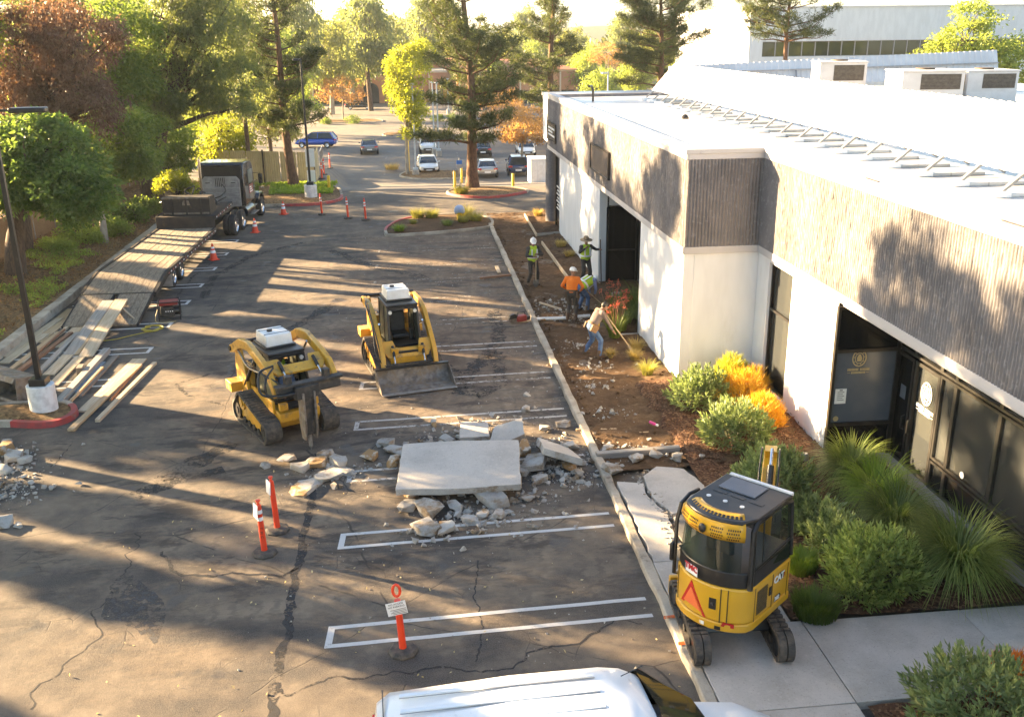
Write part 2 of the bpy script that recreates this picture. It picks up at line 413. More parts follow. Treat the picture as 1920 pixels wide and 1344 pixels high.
def grid(name, x0, x1, y0, y1, nx, ny, zf, m, parent=None):
    xs = np.linspace(x0, x1, nx); ys = np.linspace(y0, y1, ny); V = [(x, y, zf(x, y)) for y in ys for x in xs]
    F = [(j * nx + i, j * nx + i + 1, (j + 1) * nx + i + 1, (j + 1) * nx + i) for j in range(ny - 1) for i in range(nx - 1)]
    return raw(name, np.array(V), np.array(F), m, parent, smooth=True)

def ground_z(x, y):
    d = math.hypot(x, y - 60); h = -3.6
    if d > 200: h -= min(9, (d - 200) * .02)
    if d > 500: h += min(38, ((d - 500) ** 1.1) * .012) * (1 + .6 * fbm(x * .0022, y * .0022, 3))
    if y < 0 : h = -3.6
    return h
xs = np.concatenate([-np.geomspace(3500, 90, 26), np.linspace(-85, 85, 9), np.geomspace(90, 3500, 26)])
ys = np.concatenate([[-400, -100, -20], np.linspace(0, 180, 7), np.geomspace(200, 4500, 44)])
V = np.array([(x, y, ground_z(x, y)) for y in ys for x in xs]); nx = len(xs)
F = np.array([(j * nx + i, j * nx + i + 1, (j + 1) * nx + i + 1, (j + 1) * nx + i) for j in range(len(ys) - 1) for i in range(nx - 1)])
struct(raw('terrain', V, F, M_terrain, smooth=True))
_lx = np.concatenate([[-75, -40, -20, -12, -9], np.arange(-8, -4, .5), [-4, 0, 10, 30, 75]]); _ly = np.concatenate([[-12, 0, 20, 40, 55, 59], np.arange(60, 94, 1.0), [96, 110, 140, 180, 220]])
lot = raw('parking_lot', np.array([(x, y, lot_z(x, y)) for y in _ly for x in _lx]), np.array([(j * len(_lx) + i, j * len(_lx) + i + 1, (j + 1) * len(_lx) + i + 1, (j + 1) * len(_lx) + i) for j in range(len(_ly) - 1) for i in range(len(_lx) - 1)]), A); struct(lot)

def smoothpoly(pts, k=6):
    P = [Vector((p[0], p[1], 0)) for p in pts]; n = len(P); out = []
    for i in range(n):
        a, b, c, d = P[i - 1], P[i], P[(i + 1) % n], P[(i + 2) % n]
        for j in range(k):
            t = j / k; out.append(.5 * ((2 * b) + (c - a) * t + (2 * a - 5 * b + 4 * c - d) * t * t + (3 * b - a - 3 * c + d) * t ** 3))
    return out
# painted lines
def line(p, q, w, m=M_white_paint, z=.004, name='painted_line', zb=0):
    z += zb
    p = Vector((*p, 0)); q = Vector((*q, 0)); d = (q - p).normalized(); r = Vector((-d.y, d.x, 0)) * w / 2; k = max(2, int((q - p).length / .5)); vs = []
    for i in range(k + 1):
        c = p.lerp(q, i / k); j = Vector((0, rnd.uniform(-.006, .006), z)); vs += [c + r + j, c - r + j]
    return MB().add(vs, [(2 * i, 2 * i + 1, 2 * i + 3, 2 * i + 2) for i in range(k)]).build(name, m, lot, smooth=0)
def hairpin(y, x0, x1, gap=.5, m=M_white_paint, cap0=True):
    line((x0, y), (x1, y + .2 * (x1 - x0) / 5.2), .095, m); line((x0 + .03, y + gap), (x1, y + gap + .2 * (x1 - x0) / 5.2), .095, m)
    if cap0: line((x0 + .05, y - .045), (x0 + .08, y + gap + .045), .11, m, .0045)
for i, y in enumerate((12.9, 15.93, 18.72, 21.55, 24.35, 27.2, 30.0, 32.85, 35.7, 38.5, 41.4)):
    hairpin(y, -1.64 + i * .01, 3.62, .49, M_white_paint if i < 2 else M_dusty_paint if i > 5 else paint_mat('worn_line_paint', (.55, .51, .46), .585))
for y in (25.6, 28.4, 31.1, 33.9, 36.35, 39.1, 41.9, 44.7): 
    hairpin(y, -8.15, -12.1, .5, M_white_paint)
for x in np.arange(-2.2, 15, 2.75):       # stalls in the far lot
    line((x * 1.3 + .6, 82.5), (x * 1.3 + .75, 88), .1, M_dusty_paint, zb=TERR); line((x * 1.3 + .6, 96), (x * 1.3 + .75, 101.5), .1, M_dusty_paint, zb=TERR)
for i in range(9): line((6.8 + i * .7, 91), (8.3 + i * .7, 94.2), .1, M_dusty_paint, zb=TERR)
# long sealed cracks and stains
def squiggle(name, pts, w, m, z, jit=.08, parent=None):
    P = [G(*p) for p in pts]; Q = []
    for a, b in zip(P[:-1], P[1:]):
        n = max(2, int((b - a).length / .07)); Q += [a.lerp(b, i / n) for i in range(n)]
    Q.append(P[-1]); vs = []
    for i, q in enumerate(Q):
        t = (Q[min(i + 1, len(Q) - 1)] - Q[max(i - 1, 0)]).normalized(); r = Vector((-t.y, t.x, 0)); ww = w * (.5 + .9 * abs(fbm(q.x * 2, q.y * 2, w)) + .3)
        q = q + r * (jit * fbm(q.x * 1.3, q.y * 1.3, 5) + .035 * fbm(q.x * 7, q.y * 7, 2) + .012 * fbm(q.x * 23, q.y * 23, 2))
        vs += [q + r * ww / 2 + Vector((0, 0, z)), q - r * ww / 2 + Vector((0, 0, z))]
    return MB().add(vs, [(2 * i, 2 * i + 1, 2 * i + 3, 2 * i + 2) for i in range(len(Q) - 1)]).build(name, m, parent or lot, smooth=0)
squiggle('sealed_crack', [(592, 850), (585, 940), (560, 1050), (545, 1130), (530, 1220), (510, 1344)], .14, M_seal, .003)
squiggle('sealed_crack', [(300, 1035), (350, 1075), (430, 1085), (560, 1065)], .07, M_seal, .003, .25)
squiggle('sealed_crack', [(530, 1290), (690, 1275), (900, 1255), (1010, 1215), (1200, 1165)], .04, M_seal, .003, .3)
squiggle('sealed_crack', [(250, 1000), (215, 1090), (180, 1180), (60, 1330)], .025, M_seal, .003, .35)
squiggle('sealed_crack', [(140, 815), (120, 850), (95, 875)], .03, M_seal, .003)
squiggle('sealed_crack', [(900, 1050), (890, 1130), (905, 1180), (890, 1240)], .025, M_seal, .003)
for pts, w in (([(700, 620), (840, 690), (900, 740), (940, 720), (930, 660)], .42), ([(925, 580), (935, 640), (880, 700), (860, 740)], .42), ([(330, 560), (360, 520), (430, 470), (520, 440), (640, 425)], .09), ([(380, 560), (400, 520), (470, 480), (570, 455)], .3), ([(300, 480), (380, 440), (480, 420)], .12), ([(420, 760), (350, 740), (330, 720), (400, 700)], .1), ([(640, 560), (560, 610), (500, 640)], .4), ([(300, 900), (380, 860), (440, 830)], .42), ([(250, 930), (330, 900), (420, 880)], .42), ([(620, 470), (700, 500), (800, 520)], .4)):
    squiggle('tyre_mark', pts, w, M_rubber_mark, .0025, .02)
pud = [(215, 1090), (240, 1075), (262, 1090), (300, 1120), (310, 1150), (298, 1200), (288, 1205), (270, 1190), (230, 1165), (190, 1155)]
_c = sum((G(*p) for p in pud), Vector()) / len(pud); _pp = smoothpoly([G(*p) for p in pud], 14); MB().add([(q.x + .05 * fbm(q.x * 3, q.y * 3, 1) + .012 * fbm(q.x * 11, q.y * 11, 1), q.y + .05 * fbm(q.x * 3, q.y * 3, 7) + .012 * fbm(q.x * 11, q.y * 11, 7), .0012) for q in _pp], [tuple(range(len(_pp)))]).build('damp_patch', M_wet, lot, smooth=0)

# ------------------------------------------------------------------ kerbs and beds
def inset(P, w):
    n = len(P); area = sum(P[i].x * P[(i + 1) % n].y - P[(i + 1) % n].x * P[i].y for i in range(n)); s = 1 if area > 0 else -1; out = []
    for i in range(n):
        t = (P[(i + 1) % n] - P[i - 1]).normalized(); out.append(P[i] + Vector((-t.y, t.x, 0)) * w * s)
    return out
def island(name, pts, bedmat, h=.14, w=.16, red=None, k=6, bedname='planting_bed', far=False):
    if far: pts = [FT(*p)[:2] for p in pts]
    P = smoothpoly(pts, k) if k > 1 else [Vector((p[0], p[1], 0)) for p in pts]
    I = inset(P, w); n = len(P); mb = MB()
    vs = [(p.x, p.y, -.02) for p in P] + [(p.x + (q.x - p.x) * .15, p.y + (q.y - p.y) * .15, h) for p, q in zip(P, I)] + [(p.x, p.y, h) for p in I] + [(p.x, p.y, 0) for p in I]
    for r in range(3):
        for i in range(n):
            j = (i + 1) % n; mb.cur = 1 if (red and red(P[i])) else 0
            mb.add([vs[r * n + i], vs[r * n + j], vs[(r + 1) * n + j], vs[(r + 1) * n + i]], [(0, 1, 2, 3)])
    o = mb.build(name, [M_kerb, M_red_kerb], smooth=30); struct(o); o.location.z = TERR if far else 0
    c = sum(I, Vector()) / n; bv = [(p.x, p.y, h - .04) for p in I] + [(c.x + (p.x - c.x) * .6, c.y + (p.y - c.y) * .6, h + .05) for p in I] + [(c.x, c.y, h + .08)]
    bf = [(i, (i + 1) % n, n + (i + 1) % n, n + i) for i in range(n)] + [(n + i, n + (i + 1) % n, 2 * n) for i in range(n)]
    b = MB().add(bv, bf).build(bedname, bedmat, smooth=60); struct(b); b.location.z = TERR if far else 0; return o
def kerb_run(name, x0, x1, y0, y1, h, m=M_kerb, step=.3, rough=.012, zb=-.1):
    ys = np.arange(y0, y1 + step, step); sec = []
    for y in ys:
        e = rough * fbm(y * 2.1, 1.3, x0) ; e2 = rough * fbm(y * 2.7, 7.3, x0); dz = rough * .8 * fbm(y * 1.7, 3.3, x0)
        b = .02
        sec.append([(x0 + e, y, zb), (x0 + e, y, h - b + dz), (x0 + e + b, y, h + dz), (x1 + e2 - b, y, h + dz), (x1 + e2, y, h - b + dz), (x1 + e2, y, zb)])
    return struct(MB().loft(sec).build(name, m, smooth=30))
kerb_run('kerb', 3.78, 3.96, 5, 46.6, .13, rough=.028)
kerb_run('kerb', -12.62, -12.28, 12, 50.5, .27, rough=.02)
island('kerb_island', [(-16, 22.9), (-12, 22.9), (-10.2, 22.85), (-9.2, 22.65), (-8.72, 22.85), (-8.55, 23.35), (-8.75, 23.9), (-9.3, 24.3), (-10.8, 24.3), (-12.2, 24.3), (-16, 24.3)], M_litter, .15, .17, red=lambda p: p.x > -10 and p.y < 23.9)
island('kerb_island', [(-.95, 44.7), (-1.3, 45.3), (-1.25, 46.8), (-.6, 48.6), (.6, 49.6), (2.2, 49.8), (3.6, 49.1), (4.1, 47.9), (3.95, 46.3), (3.3, 45.7), (1.2, 45)], M_dirt, .13, .15, red=lambda p: p.x < .4 and p.y > 45.5)
island('kerb_island', [(2.15, 56.9), (2.6, 58.2), (4.4, 59), (6.2, 58.4), (7.05, 57.2), (6.6, 56.1), (4.7, 54.9), (3.1, 55.4)], M_litter, .13, .15, red=lambda p: p.y < 56.6)
island('kerb_island', [(-.6, 64.6), (-.5, 66), (.3, 67), (3.9, 66.6), (4.5, 65.2), (4.1, 63.3), (2, 62.9), (.4, 63.2)], M_litter, .13, .15, far=True)
island('kerb_island', [(-12.4, 54.6), (-7.6, 54.2), (-5.4, 54.2), (-4.1, 55.3), (-3.9, 57), (-4.4, 60.2), (-5.6, 61.6), (-8, 61.8), (-12.4, 62)], M_litter, .14, .16, red=lambda p: p.y < 57 and p.x > -7.5)
island('kerb_island', [(-2, 92), (1, 92.4), (3, 93.5), (1, 95), (-2, 94.6)], M_litter, .13, .15, far=True)
island('kerb_island', [(-9.5, 108), (-3.5, 107), (-2.6, 109), (-4, 111), (-9.5, 111)], M_litter, .13, .15, far=True)
# strip with the trees along the left
def strip_z(x, y): return .24 + .3 * min(1, max(0, (-12.6 - x) / 3)) + .07 * fbm(x * .7, y * .7) + .03 * fbm(x * 3, y * 3)
struct(grid('planting_strip', -24, -12.6, 10, 63, 50, 180, strip_z, M_litter))
# excavated walk between kerb and building
def dirt_z(x, y):
    z = .03 + .05 * fbm(x * .8, y * .8) + .03 * fbm(x * 3.1, y * 3.1) + .015 * fbm(x * 9, y * 9)
    if y < 24: z += .06
    if x > 5.9: z += .08 * min(1, (x - 5.9))
    return z
struct(grid('excavated_soil', 3.95, 9.2, 18.3, 50, 100, 420, dirt_z, M_dirt))
def bed_z(x, y): return .15 + .05 * fbm(x, y) + .03 * fbm(x * 3.5, y * 3.5) + .012 * fbm(x * 11, y * 11)
struct(grid('mulch_bed', 5.72, 9.86, 12.5, 18.75, 80, 120, bed_z, M_mulch))
def bed2_z(x, y):
    e = min(1, max(0, (x - 5.5 - .25 * fbm(y * 1.2, 2)) / .35)); return -.12 + e * (.3 + .05 * fbm(x, y) + .03 * fbm(x * 3.5, y * 3.5))
struct(grid('mulch_bed', 5.3, 9.1, 18.5, 23.5, 80, 110, bed2_z, M_mulch))
struct(grid('mulch_bed', 6.0, 12, 6, 10.45, 70, 60, lambda x, y: bed_z(x, y) - .03, M_mulch))
# sidewalk
walk = thing('sidewalk', None, None); struct(walk)
def slab(x0, x1, y0, y1, z=.13, m=M_walk):
    MB().b2((x0 + .008, y0 + .008, -.05), (x1 - .008, y1 - .008, z)).build('sidewalk_slab', m, walk, bevel=.008)
for y0, y1 in ((4.4, 6.4), (6.4, 8.45), (8.45, 10.5), (10.5, 12.48)): slab(3.97, 5.86, y0, y1, .13 + rnd.uniform(-.004, .004))
for x0, x1 in ((5.86, 8.5), (8.5, 11.2)): slab(x0, x1, 10.5, 12.46, .13 + rnd.uniform(-.004, .004))
slab(3.97, 5.7, 12.48, 14.5); slab(8.62, 10.4, 17.6, 18.75, .12); slab(9.98, 10.5, 6, 17.6, .1)
# cracked, half broken walk slabs towards the demolition
def broken_slab(poly, z0, z1, m, name='sidewalk_slab', tilt=(0, 0)):
    n = len(poly); P = []
    for i in range(n):
        a = Vector(poly[i]); b = Vector(poly[(i + 1) % n]); k = max(1, int((b - a).length / .18))
        for j in range(k):
            q = a.lerp(b, j / k); P.append((q.x + (0 if j == 0 else rnd.uniform(-.025, .025)), q.y + (0 if j == 0 else rnd.uniform(-.025, .025))))
    n = len(P); vs = [(x, y, z0) for x, y in P] + [(x, y, z1 + tilt[0] * (x - P[0][0]) + tilt[1] * (y - P[0][1])) for x, y in P]
    return MB().add(vs, [tuple(range(n))[::-1], tuple(range(n, 2 * n))] + [(i, (i + 1) % n, n + (i + 1) % n, n + i) for i in range(n)]).build(name, m, walk, bevel=.012, smooth=0)
broken_slab([(3.99, 14.52), (4.75, 14.52), (4.62, 15.3), (4.7, 16.2), (4.5, 17.0), (4.55, 17.6), (4.02, 17.75)], -.03, .125, M_walk, tilt=(-.01, 0))
broken_slab([(4.8, 14.52), (5.68, 14.52), (5.66, 16.2), (5.1, 16.25), (4.78, 16.1), (4.68, 15.3)], -.03, .12, M_walk, tilt=(.015, 0))
broken_slab([(4.78, 16.2), (5.1, 16.3), (5.66, 16.25), (5.75, 17.3), (5.55, 18.1), (5.0, 18.3), (4.62, 17.9), (4.58, 17.0)], -.03, .13, M_walk, tilt=(.01, .01))
# planter edge along the glazing
kerb_run('planter_kerb', 9.86, 9.98, 4, 17.62, .2, M_conc, rough=.006)
# orange survey marks on the kerb
for px, py in ((1245, 1158), (1272, 1207)):
    c = G(px, py, .13); MB().add([(c.x - .02, c.y - .06, .15), (c.x + .28, c.y - .03, .15), (c.x + .3, c.y + .04, .15), (c.x, c.y + .03, .15)], [(0, 1, 2, 3)]).build('paint_mark', paint_mat('orange_spray', (.8, .16, .03), .6), walk, smooth=0)
# hills in the haze
def hill(x0, x1, y, h, seed, m):
    n = 60; xs = np.linspace(x0, x1, n); rows = []
    for k, (f, dy) in enumerate(((0, -160), (.55, -60), (1, 0), (.7, 120), (0, 400))):
        rows.append([(x, y + dy, -8 + f * h * (.55 + .5 * fbm(x * .0016, seed, 1) + .12 * fbm(x * .012, seed, k)) * max(0, math.sin(PI * (i + .3) / n))) for i, x in enumerate(xs)])
    V = np.array([p for r in rows for p in r]); F = np.array([(j * n + i, j * n + i + 1, (j + 1) * n + i + 1, (j + 1) * n + i) for j in range(4) for i in range(n - 1)])
    return struct(raw('hill', V, F, m, smooth=True))
M_hill = soil_mat('hill_scrub', (.1, .105, .045), (.06, .075, .03), (.17, .14, .075), None, bump=.2)
hill(-700, 1100, 900, 34, 2.2, M_hill); hill(-1500, 1900, 1500, 44, 8.1, M_hill)
# ================================================================== OFFICE BUILDING
M_wall = mat('white_stucco', (.72, .725, .725), (.66, .665, .665), 1.5, rough=.8, bump=.15, bscale=120, spec=.3, dirt=(.6, .58, .54), dlo=.6, dhi=.8, dscale=1.2, stretch=(1.6, 1.6, .5))
M_flute = mat('grey_fluted_block', (.22, .203, .2), (.16, .148, .147), .8, rough=.9, bump=.7, bscale=55, spec=.25, dirt=(.28, .265, .26), dlo=.52, dhi=.72, dscale=9)
M_trim = mat('grey_trim_paint', (.36, .335, .33), (.32, .295, .29), 1, rough=.6)
M_softrim = mat('pale_trim_paint', (.5, .475, .47), (.45, .43, .42), 1, rough=.6)
def roof_mat():
    g = NT('roof_membrane'); P = g.tc.outputs['Object']
    c = g.mix(g.ramp(g.noise(P, .5, 6, .65), .4, .7), (.62, .61, .59), (.42, .4, .375))
    br = g.N('TexBrick'); br.inputs['Scale'].default_value = .35; br.inputs['Mortar Size'].default_value = .006; br.inputs['Color1'].default_value = br.inputs['Color2'].default_value = (1, 1, 1, 1); br.inputs['Mortar'].default_value = (.72, .7, .68, 1)
    g.L(P, br.inputs[0]); c = g.mix(1.0, c, br.outputs[0], 'MULTIPLY'); g.base(c); g.setp(.35, 0, .5)
    g.bump(g.noise(P, 2.5, 4), .15, .02); return g.m
M_roof = roof_mat()
M_bronze = mat('dark_bronze_frame', (.035, .03, .028), (.05, .045, .04), 4, rough=.35, metal=.5)
M_alu = mat('dark_aluminium', (.12, .115, .105), (.16, .15, .14), 4, rough=.3, metal=.8)
M_pane = glass('dark_glass', (.012, .013, .014), .03, .45)
M_tint = glass('grey_glass', (.05, .055, .06), .03, .95, tint=(.92, .92, .9))
M_film = mat('grey_window_film', (.11, .125, .15), (.09, .105, .13), 2, rough=.25)
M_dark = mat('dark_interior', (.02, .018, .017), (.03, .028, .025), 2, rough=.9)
M_blind = mat('blind_slats', (.75, .74, .7), (.66, .65, .61), 3, rough=.6)
M_amber = mat('sunlit_amber_wood', (.85, .42, .07), (.7, .31, .045), 2, rough=.45, stretch=(6, 6, .8))  # bright amber puts sunlight in the low panes into the panel colour
M_white = mat('white_vinyl', (.82, .82, .8), (.76, .76, .74), 3, rough=.5)
M_gold = mat('gold_vinyl', (.55, .45, .25), (.48, .38, .2), 4, rough=.4, metal=.3)
M_black = mat('black_paint', (.012, .012, .013), (.02, .02, .02), 6, rough=.4)
XL, XR, YC, ZF, ZT = 6.87, 8.85, 23.4, 3.62, 6.18

B = thing('office_building', 'long single storey office block with white walls and grey fluted fascia', 'building')
def fluted(name, p0, p1, nrm, z0, z1, pitch=.083, amp=.036):
    """vertical rib face from p0 to p1 (xy), ribs standing out along nrm"""
    p0 = Vector((*p0, 0)); p1 = Vector((*p1, 0)); L = (p1 - p0).length; n = int(L / pitch) * 6; rows = 30; nrm = Vector((*nrm, 0)); V = np.zeros(((n + 1) * rows, 3)); k = 0
    prof = [0, .55, 1, 1, .7, .1]; rr = np.random.default_rng(int(L * 100)); jit = rr.normal(0, .22, (n + 1, rows)); jit = (jit + np.roll(jit, 1, 1)) * .6
    for r in range(rows):
        for i in range(n + 1):
            a = amp * (prof[i % 6] * (1 + jit[i, r])) if 0 < r < rows - 1 else amp * prof[i % 6]
            q = p0.lerp(p1, i / n) + nrm * a; V[k] = (q.x, q.y, z0 + (z1 - z0) * r / (rows - 1)); k += 1
    F = np.array([(r * (n + 1) + i, r * (n + 1) + i + 1, (r + 1) * (n + 1) + i + 1, (r + 1) * (n + 1) + i) for r in range(rows - 1) for i in range(n)])
    return raw(name, V, F, M_flute, B, smooth=True)
fluted('fluted_fascia', (XL, 47.6), (XL, YC), (-1, 0), ZF + .16, ZT - .2)
fluted('fluted_fascia', (XL, YC), (XR, YC), (0, -1), ZF + .16, ZT - .2)
fluted('fluted_fascia', (XR, YC), (XR, 5.0), (-1, 0), ZF + .16, ZT - .2)
MB().b2((XL + .01, YC + .02, ZF + .02), (XL + .35, 47.6, ZT - .02)).b2((XL + .36, YC + .02, ZF + .02), (XR + .3, YC + .3, ZT - .02)).b2((XR + .01, 5, ZF + .02), (XR + .35, YC + .015, ZT - .02)).build('fascia_backing', M_flute, B)
# coping at the top and trim band at the foot of the fascia
cop = MB()
for (a, b) in (((XL - .06, YC - .06), (XL + .3, 47.7)), ((XL + .301, YC - .06), (XR + .3, YC + .28)), ((XR - .06, 5), (XR + .3, YC - .061))):
    cop.b2((*a, ZT - .06), (*b, ZT + .05))
cop.build('coping', M_softrim, B, bevel=.008)
cop = MB()
for (a, b) in (((XL - .035, YC - .035), (XL + .02, 47.64)), ((XL + .021, YC - .035), (XR + .02, YC + .02)), ((XR - .035, 5), (XR + .02, YC - .036))):
    cop.b2((*a, ZT - .2), (*b, ZT - .061)); cop.b2((*a, ZF - .02), (*b, ZF + .16))
cop.build('trim_band', M_softrim, B, bevel=.006)
# white walls
def wall(a, b, z0=-.1, z1=ZF - .02): return MB().b2((*a, z0), (*b, z1)).build('wall', M_wall, B, bevel=.01)
wall((XL + .02, YC + .02), (XL + .3, 28.1))                 # pier left of the inside corner
wall((XL + .302, YC + .021), (XR + .3, YC + .3))            # return
wall((XL + .02, 34.5), (XL + .3, 44.0)); wall((XL + .301, 34.5), (XL + 1.9, 34.7), z0=2.9)
wall((XR + .02, 22.62), (XR + .3, YC + .02)); wall((XR + .02, 18.5), (XR + .3, 21.1))
wall((XR + .02, 21.1), (XR + .3, 22.62), -.1, .3); wall((XR + .02, 21.1), (XR + .3, 22.62), 3.5)
for y in (29.4, 38.2, 20.2): MB().b2((XL + .014 if y > 24 else XR + .014, y - .006, 0), (XL + .021 if y > 24 else XR + .021, y + .006, ZF - .03)).build('wall_joint', M_trim, B) if y > 34 else None
# roof, soffits, back of the building
MB().b2((XL + .3, YC, 5.86), (34, 52, 6.02)).b2((XR + .3, 5, 5.86), (34, YC - .001, 6.02)).build('roof', M_roof, B)
for a_, b_ in (((XR + .05, 5), (10.9, 18.48)), ((XL + .301, 28.1), (9.4, 34.49)), ((XL + .1, 44.0), (9.4, 47.5))): MB().b2((*a_, ZF - .1), (*b_, ZF - .021)).build('soffit', M_softrim, B)
MB().b2((XL + .35, 47.7, ZF), (34, 51.9, 5.85)).b2((9.6, 34.8, -.1), (34, 51.8, 3.6)).b2((33.7, 5, -.1), (34, 47.6, 5.85)).b2((11.6, 5, 0), (11.8, 34.7, 5.8)).build('rear_wall', M_wall, B)
MB().b2((XL + .05, 47.45, ZF + .01), (20, 47.7, ZT - .03)).build('end_fascia', M_flute, B)
# round column at the far corner
MB().lathe([(.33, 0), (.33, 3.6)], 28, (XL + .12, 46.95, 0)).build('column', M_flute, B)
# ---- glazing
def frame_rect(name, mk, u0, u1, z0, z1, w=.05, d=.1, m=None, parent=None):
    """frame round an opening; mk(u,z,d)->point"""
    mb = MB()
    def bx(ua, ub, za, zb):
        p = [mk(u, z, k) for k in (0, d) for u, z in ((ua, za), (ub, za), (ub, zb), (ua, zb))]
        mb.add(p, [(0, 1, 2, 3), (7, 6, 5, 4), (0, 4, 5, 1), (1, 5, 6, 2), (2, 6, 7, 3), (3, 7, 4, 0)])
    bx(u0, u0 + w, z0, z1); bx(u1 - w, u1, z0, z1); bx(u0 + w, u1 - w, z0, z0 + w); bx(u0 + w, u1 - w, z1 - w, z1)
    return mb.build(name, m or M_bronze, parent or B)
def pane(mk, u0, u1, z0, z1, m, parent, name='pane', dep=.05):
    p = [mk(u, z, k) for k in (dep, dep + .012) for u, z in ((u0, z0), (u1, z0), (u1, z1), (u0, z1))]
    return MB().add(p, [(0, 1, 2, 3), (7, 6, 5, 4), (0, 4, 5, 1), (1, 5, 6, 2), (2, 6, 7, 3), (3, 7, 4, 0)]).build(name, m, parent)
def xw(X): return lambda u, z, d: (X + d, u, z)          # opening in a wall that faces -x
def yw(Y): return lambda u, z, d: (u, Y + d, z)          # opening in a wall that faces -y
def blinds(mk, u0, u1, z0, z1, parent, step=.05):
    mb = MB(); z = z0 + .02
    while z < z1:
        mb.quad(mk(u0, z, .09), mk(u1, z, .09), mk(u1, z + step * .8, .105), mk(u0, z + step * .8, .105)); z += step
    return mb.build('blind', M_blind, parent, smooth=0)
# tall window beside the inside corner
f = frame_rect('window', xw(XR + .1), 21.1, 22.62, .3, 3.5, .06)
pane(xw(XR + .1), 21.16, 22.56, .36, 2.28, M_tint, f); pane(xw(XR + .1), 21.16, 22.56, 2.34, 3.44, M_tint, f)
MB().b2((XR + .1, 21.16, 2.28), (XR + .2, 22.56, 2.34)).build('transom', M_bronze, f); MB().b2((XR + .32, 21.0, .2), (XR + .34, 22.7, 3.6)).build('shade', mat('roller_shade', (.42, .38, .3), (.36, .33, .26), 1, rough=.8), f)
# entry: return panel facing the camera
YE = 18.36
f = frame_rect('window', yw(YE), 8.78, 10.24, .03, ZF - .1, .06)
pane(yw(YE), 8.84, 10.18, .09, .82, M_pane, f); pane(yw(YE), 8.84, 10.18, .9, 2.5, M_film, f); pane(yw(YE), 8.84, 10.18, 2.58, ZF - .16, M_pane, f)
for z_ in (.82, 2.5): MB().b2((8.84, YE, z_), (10.18, YE + .1, z_ + .08)).build('transom', M_bronze, f)
MB().b2((8.9, YE + .035, 1.34), (9.15, YE + .045, 1.68)).build('notice', M_white, f)
for k in range(5): MB().b2((8.95, YE + .03, 1.60 - k * .045), (9.1 - .03 * (k % 2), YE + .034, 1.612 - k * .045)).build('notice_line', M_alu, f)
MB().b2((8.99, YE + .03, 1.64), (9.06, YE + .034, 1.66)).build('notice_line', M_black, f)
MB().lathe([(.06, 0), (.06, .006)], 16).build('sticker', M_gold, f, loc=(8.97, YE + .045, .99), rot=(PI / 2, 0, 0))
def emblem(parent, mt, loc, rot, s=1.0, tw=.5):
    """round seal with two lines of small lettering under it"""
    e = MB().ring([(math.cos(t) * .16 * s, math.sin(t) * .19 * s) for t in np.linspace(0, 2 * PI, 28, False)], [(math.cos(t) * .135 * s, math.sin(t) * .165 * s) for t in np.linspace(0, 2 * PI, 28, False)], 0, .003, 'z')
    e.ring([(math.cos(t) * .1 * s, math.sin(t) * .125 * s) for t in np.linspace(0, 2 * PI, 20, False)], [(math.cos(t) * .085 * s, math.sin(t) * .11 * s) for t in np.linspace(0, 2 * PI, 20, False)], 0, .003, 'z')
    for k in range(9):
        t = 2 * PI * k / 9 + .2; e.prism([(math.cos(t) * .117 * s + .012 * s * math.cos(q), math.sin(t) * .145 * s + .012 * s * math.sin(q)) for q in np.linspace(0, 2 * PI, 7, False)], 0, .003, 'z')
    e.prism([(-.045 * s, -.07 * s), (.045 * s, -.07 * s), (.06 * s, .0), (.02 * s, .085 * s), (-.02 * s, .085 * s), (-.055 * s, .01)], 0, .003, 'z')
    x = -tw * s / 2; rr = random.Random(3)
    while x < tw * s / 2:                       # lettering too small to read
        if abs(x) > .02: e.b2((x, -.28 * s, 0), (x + .022 * s, -.225 * s, .003))
        x += .031 * s
    x = -tw * s * .32
    while x < tw * s * .32:
        e.b2((x, -.345 * s, 0), (x + .02 * s, -.3 * s, .003)); x += .029 * s
    for sg in (-1, 1): e.b2((sg * tw * s * .36, -.326 * s, 0), (sg * tw * s * .5, -.318 * s, .003))
    return e.build('emblem', mt, parent, loc=loc, rot=rot, smooth=0)
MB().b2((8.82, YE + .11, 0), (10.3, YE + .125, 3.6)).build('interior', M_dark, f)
emblem(f, M_gold, (9.36, YE + .04, 2.36), (PI / 2, 0, 0), 1.0, .48)
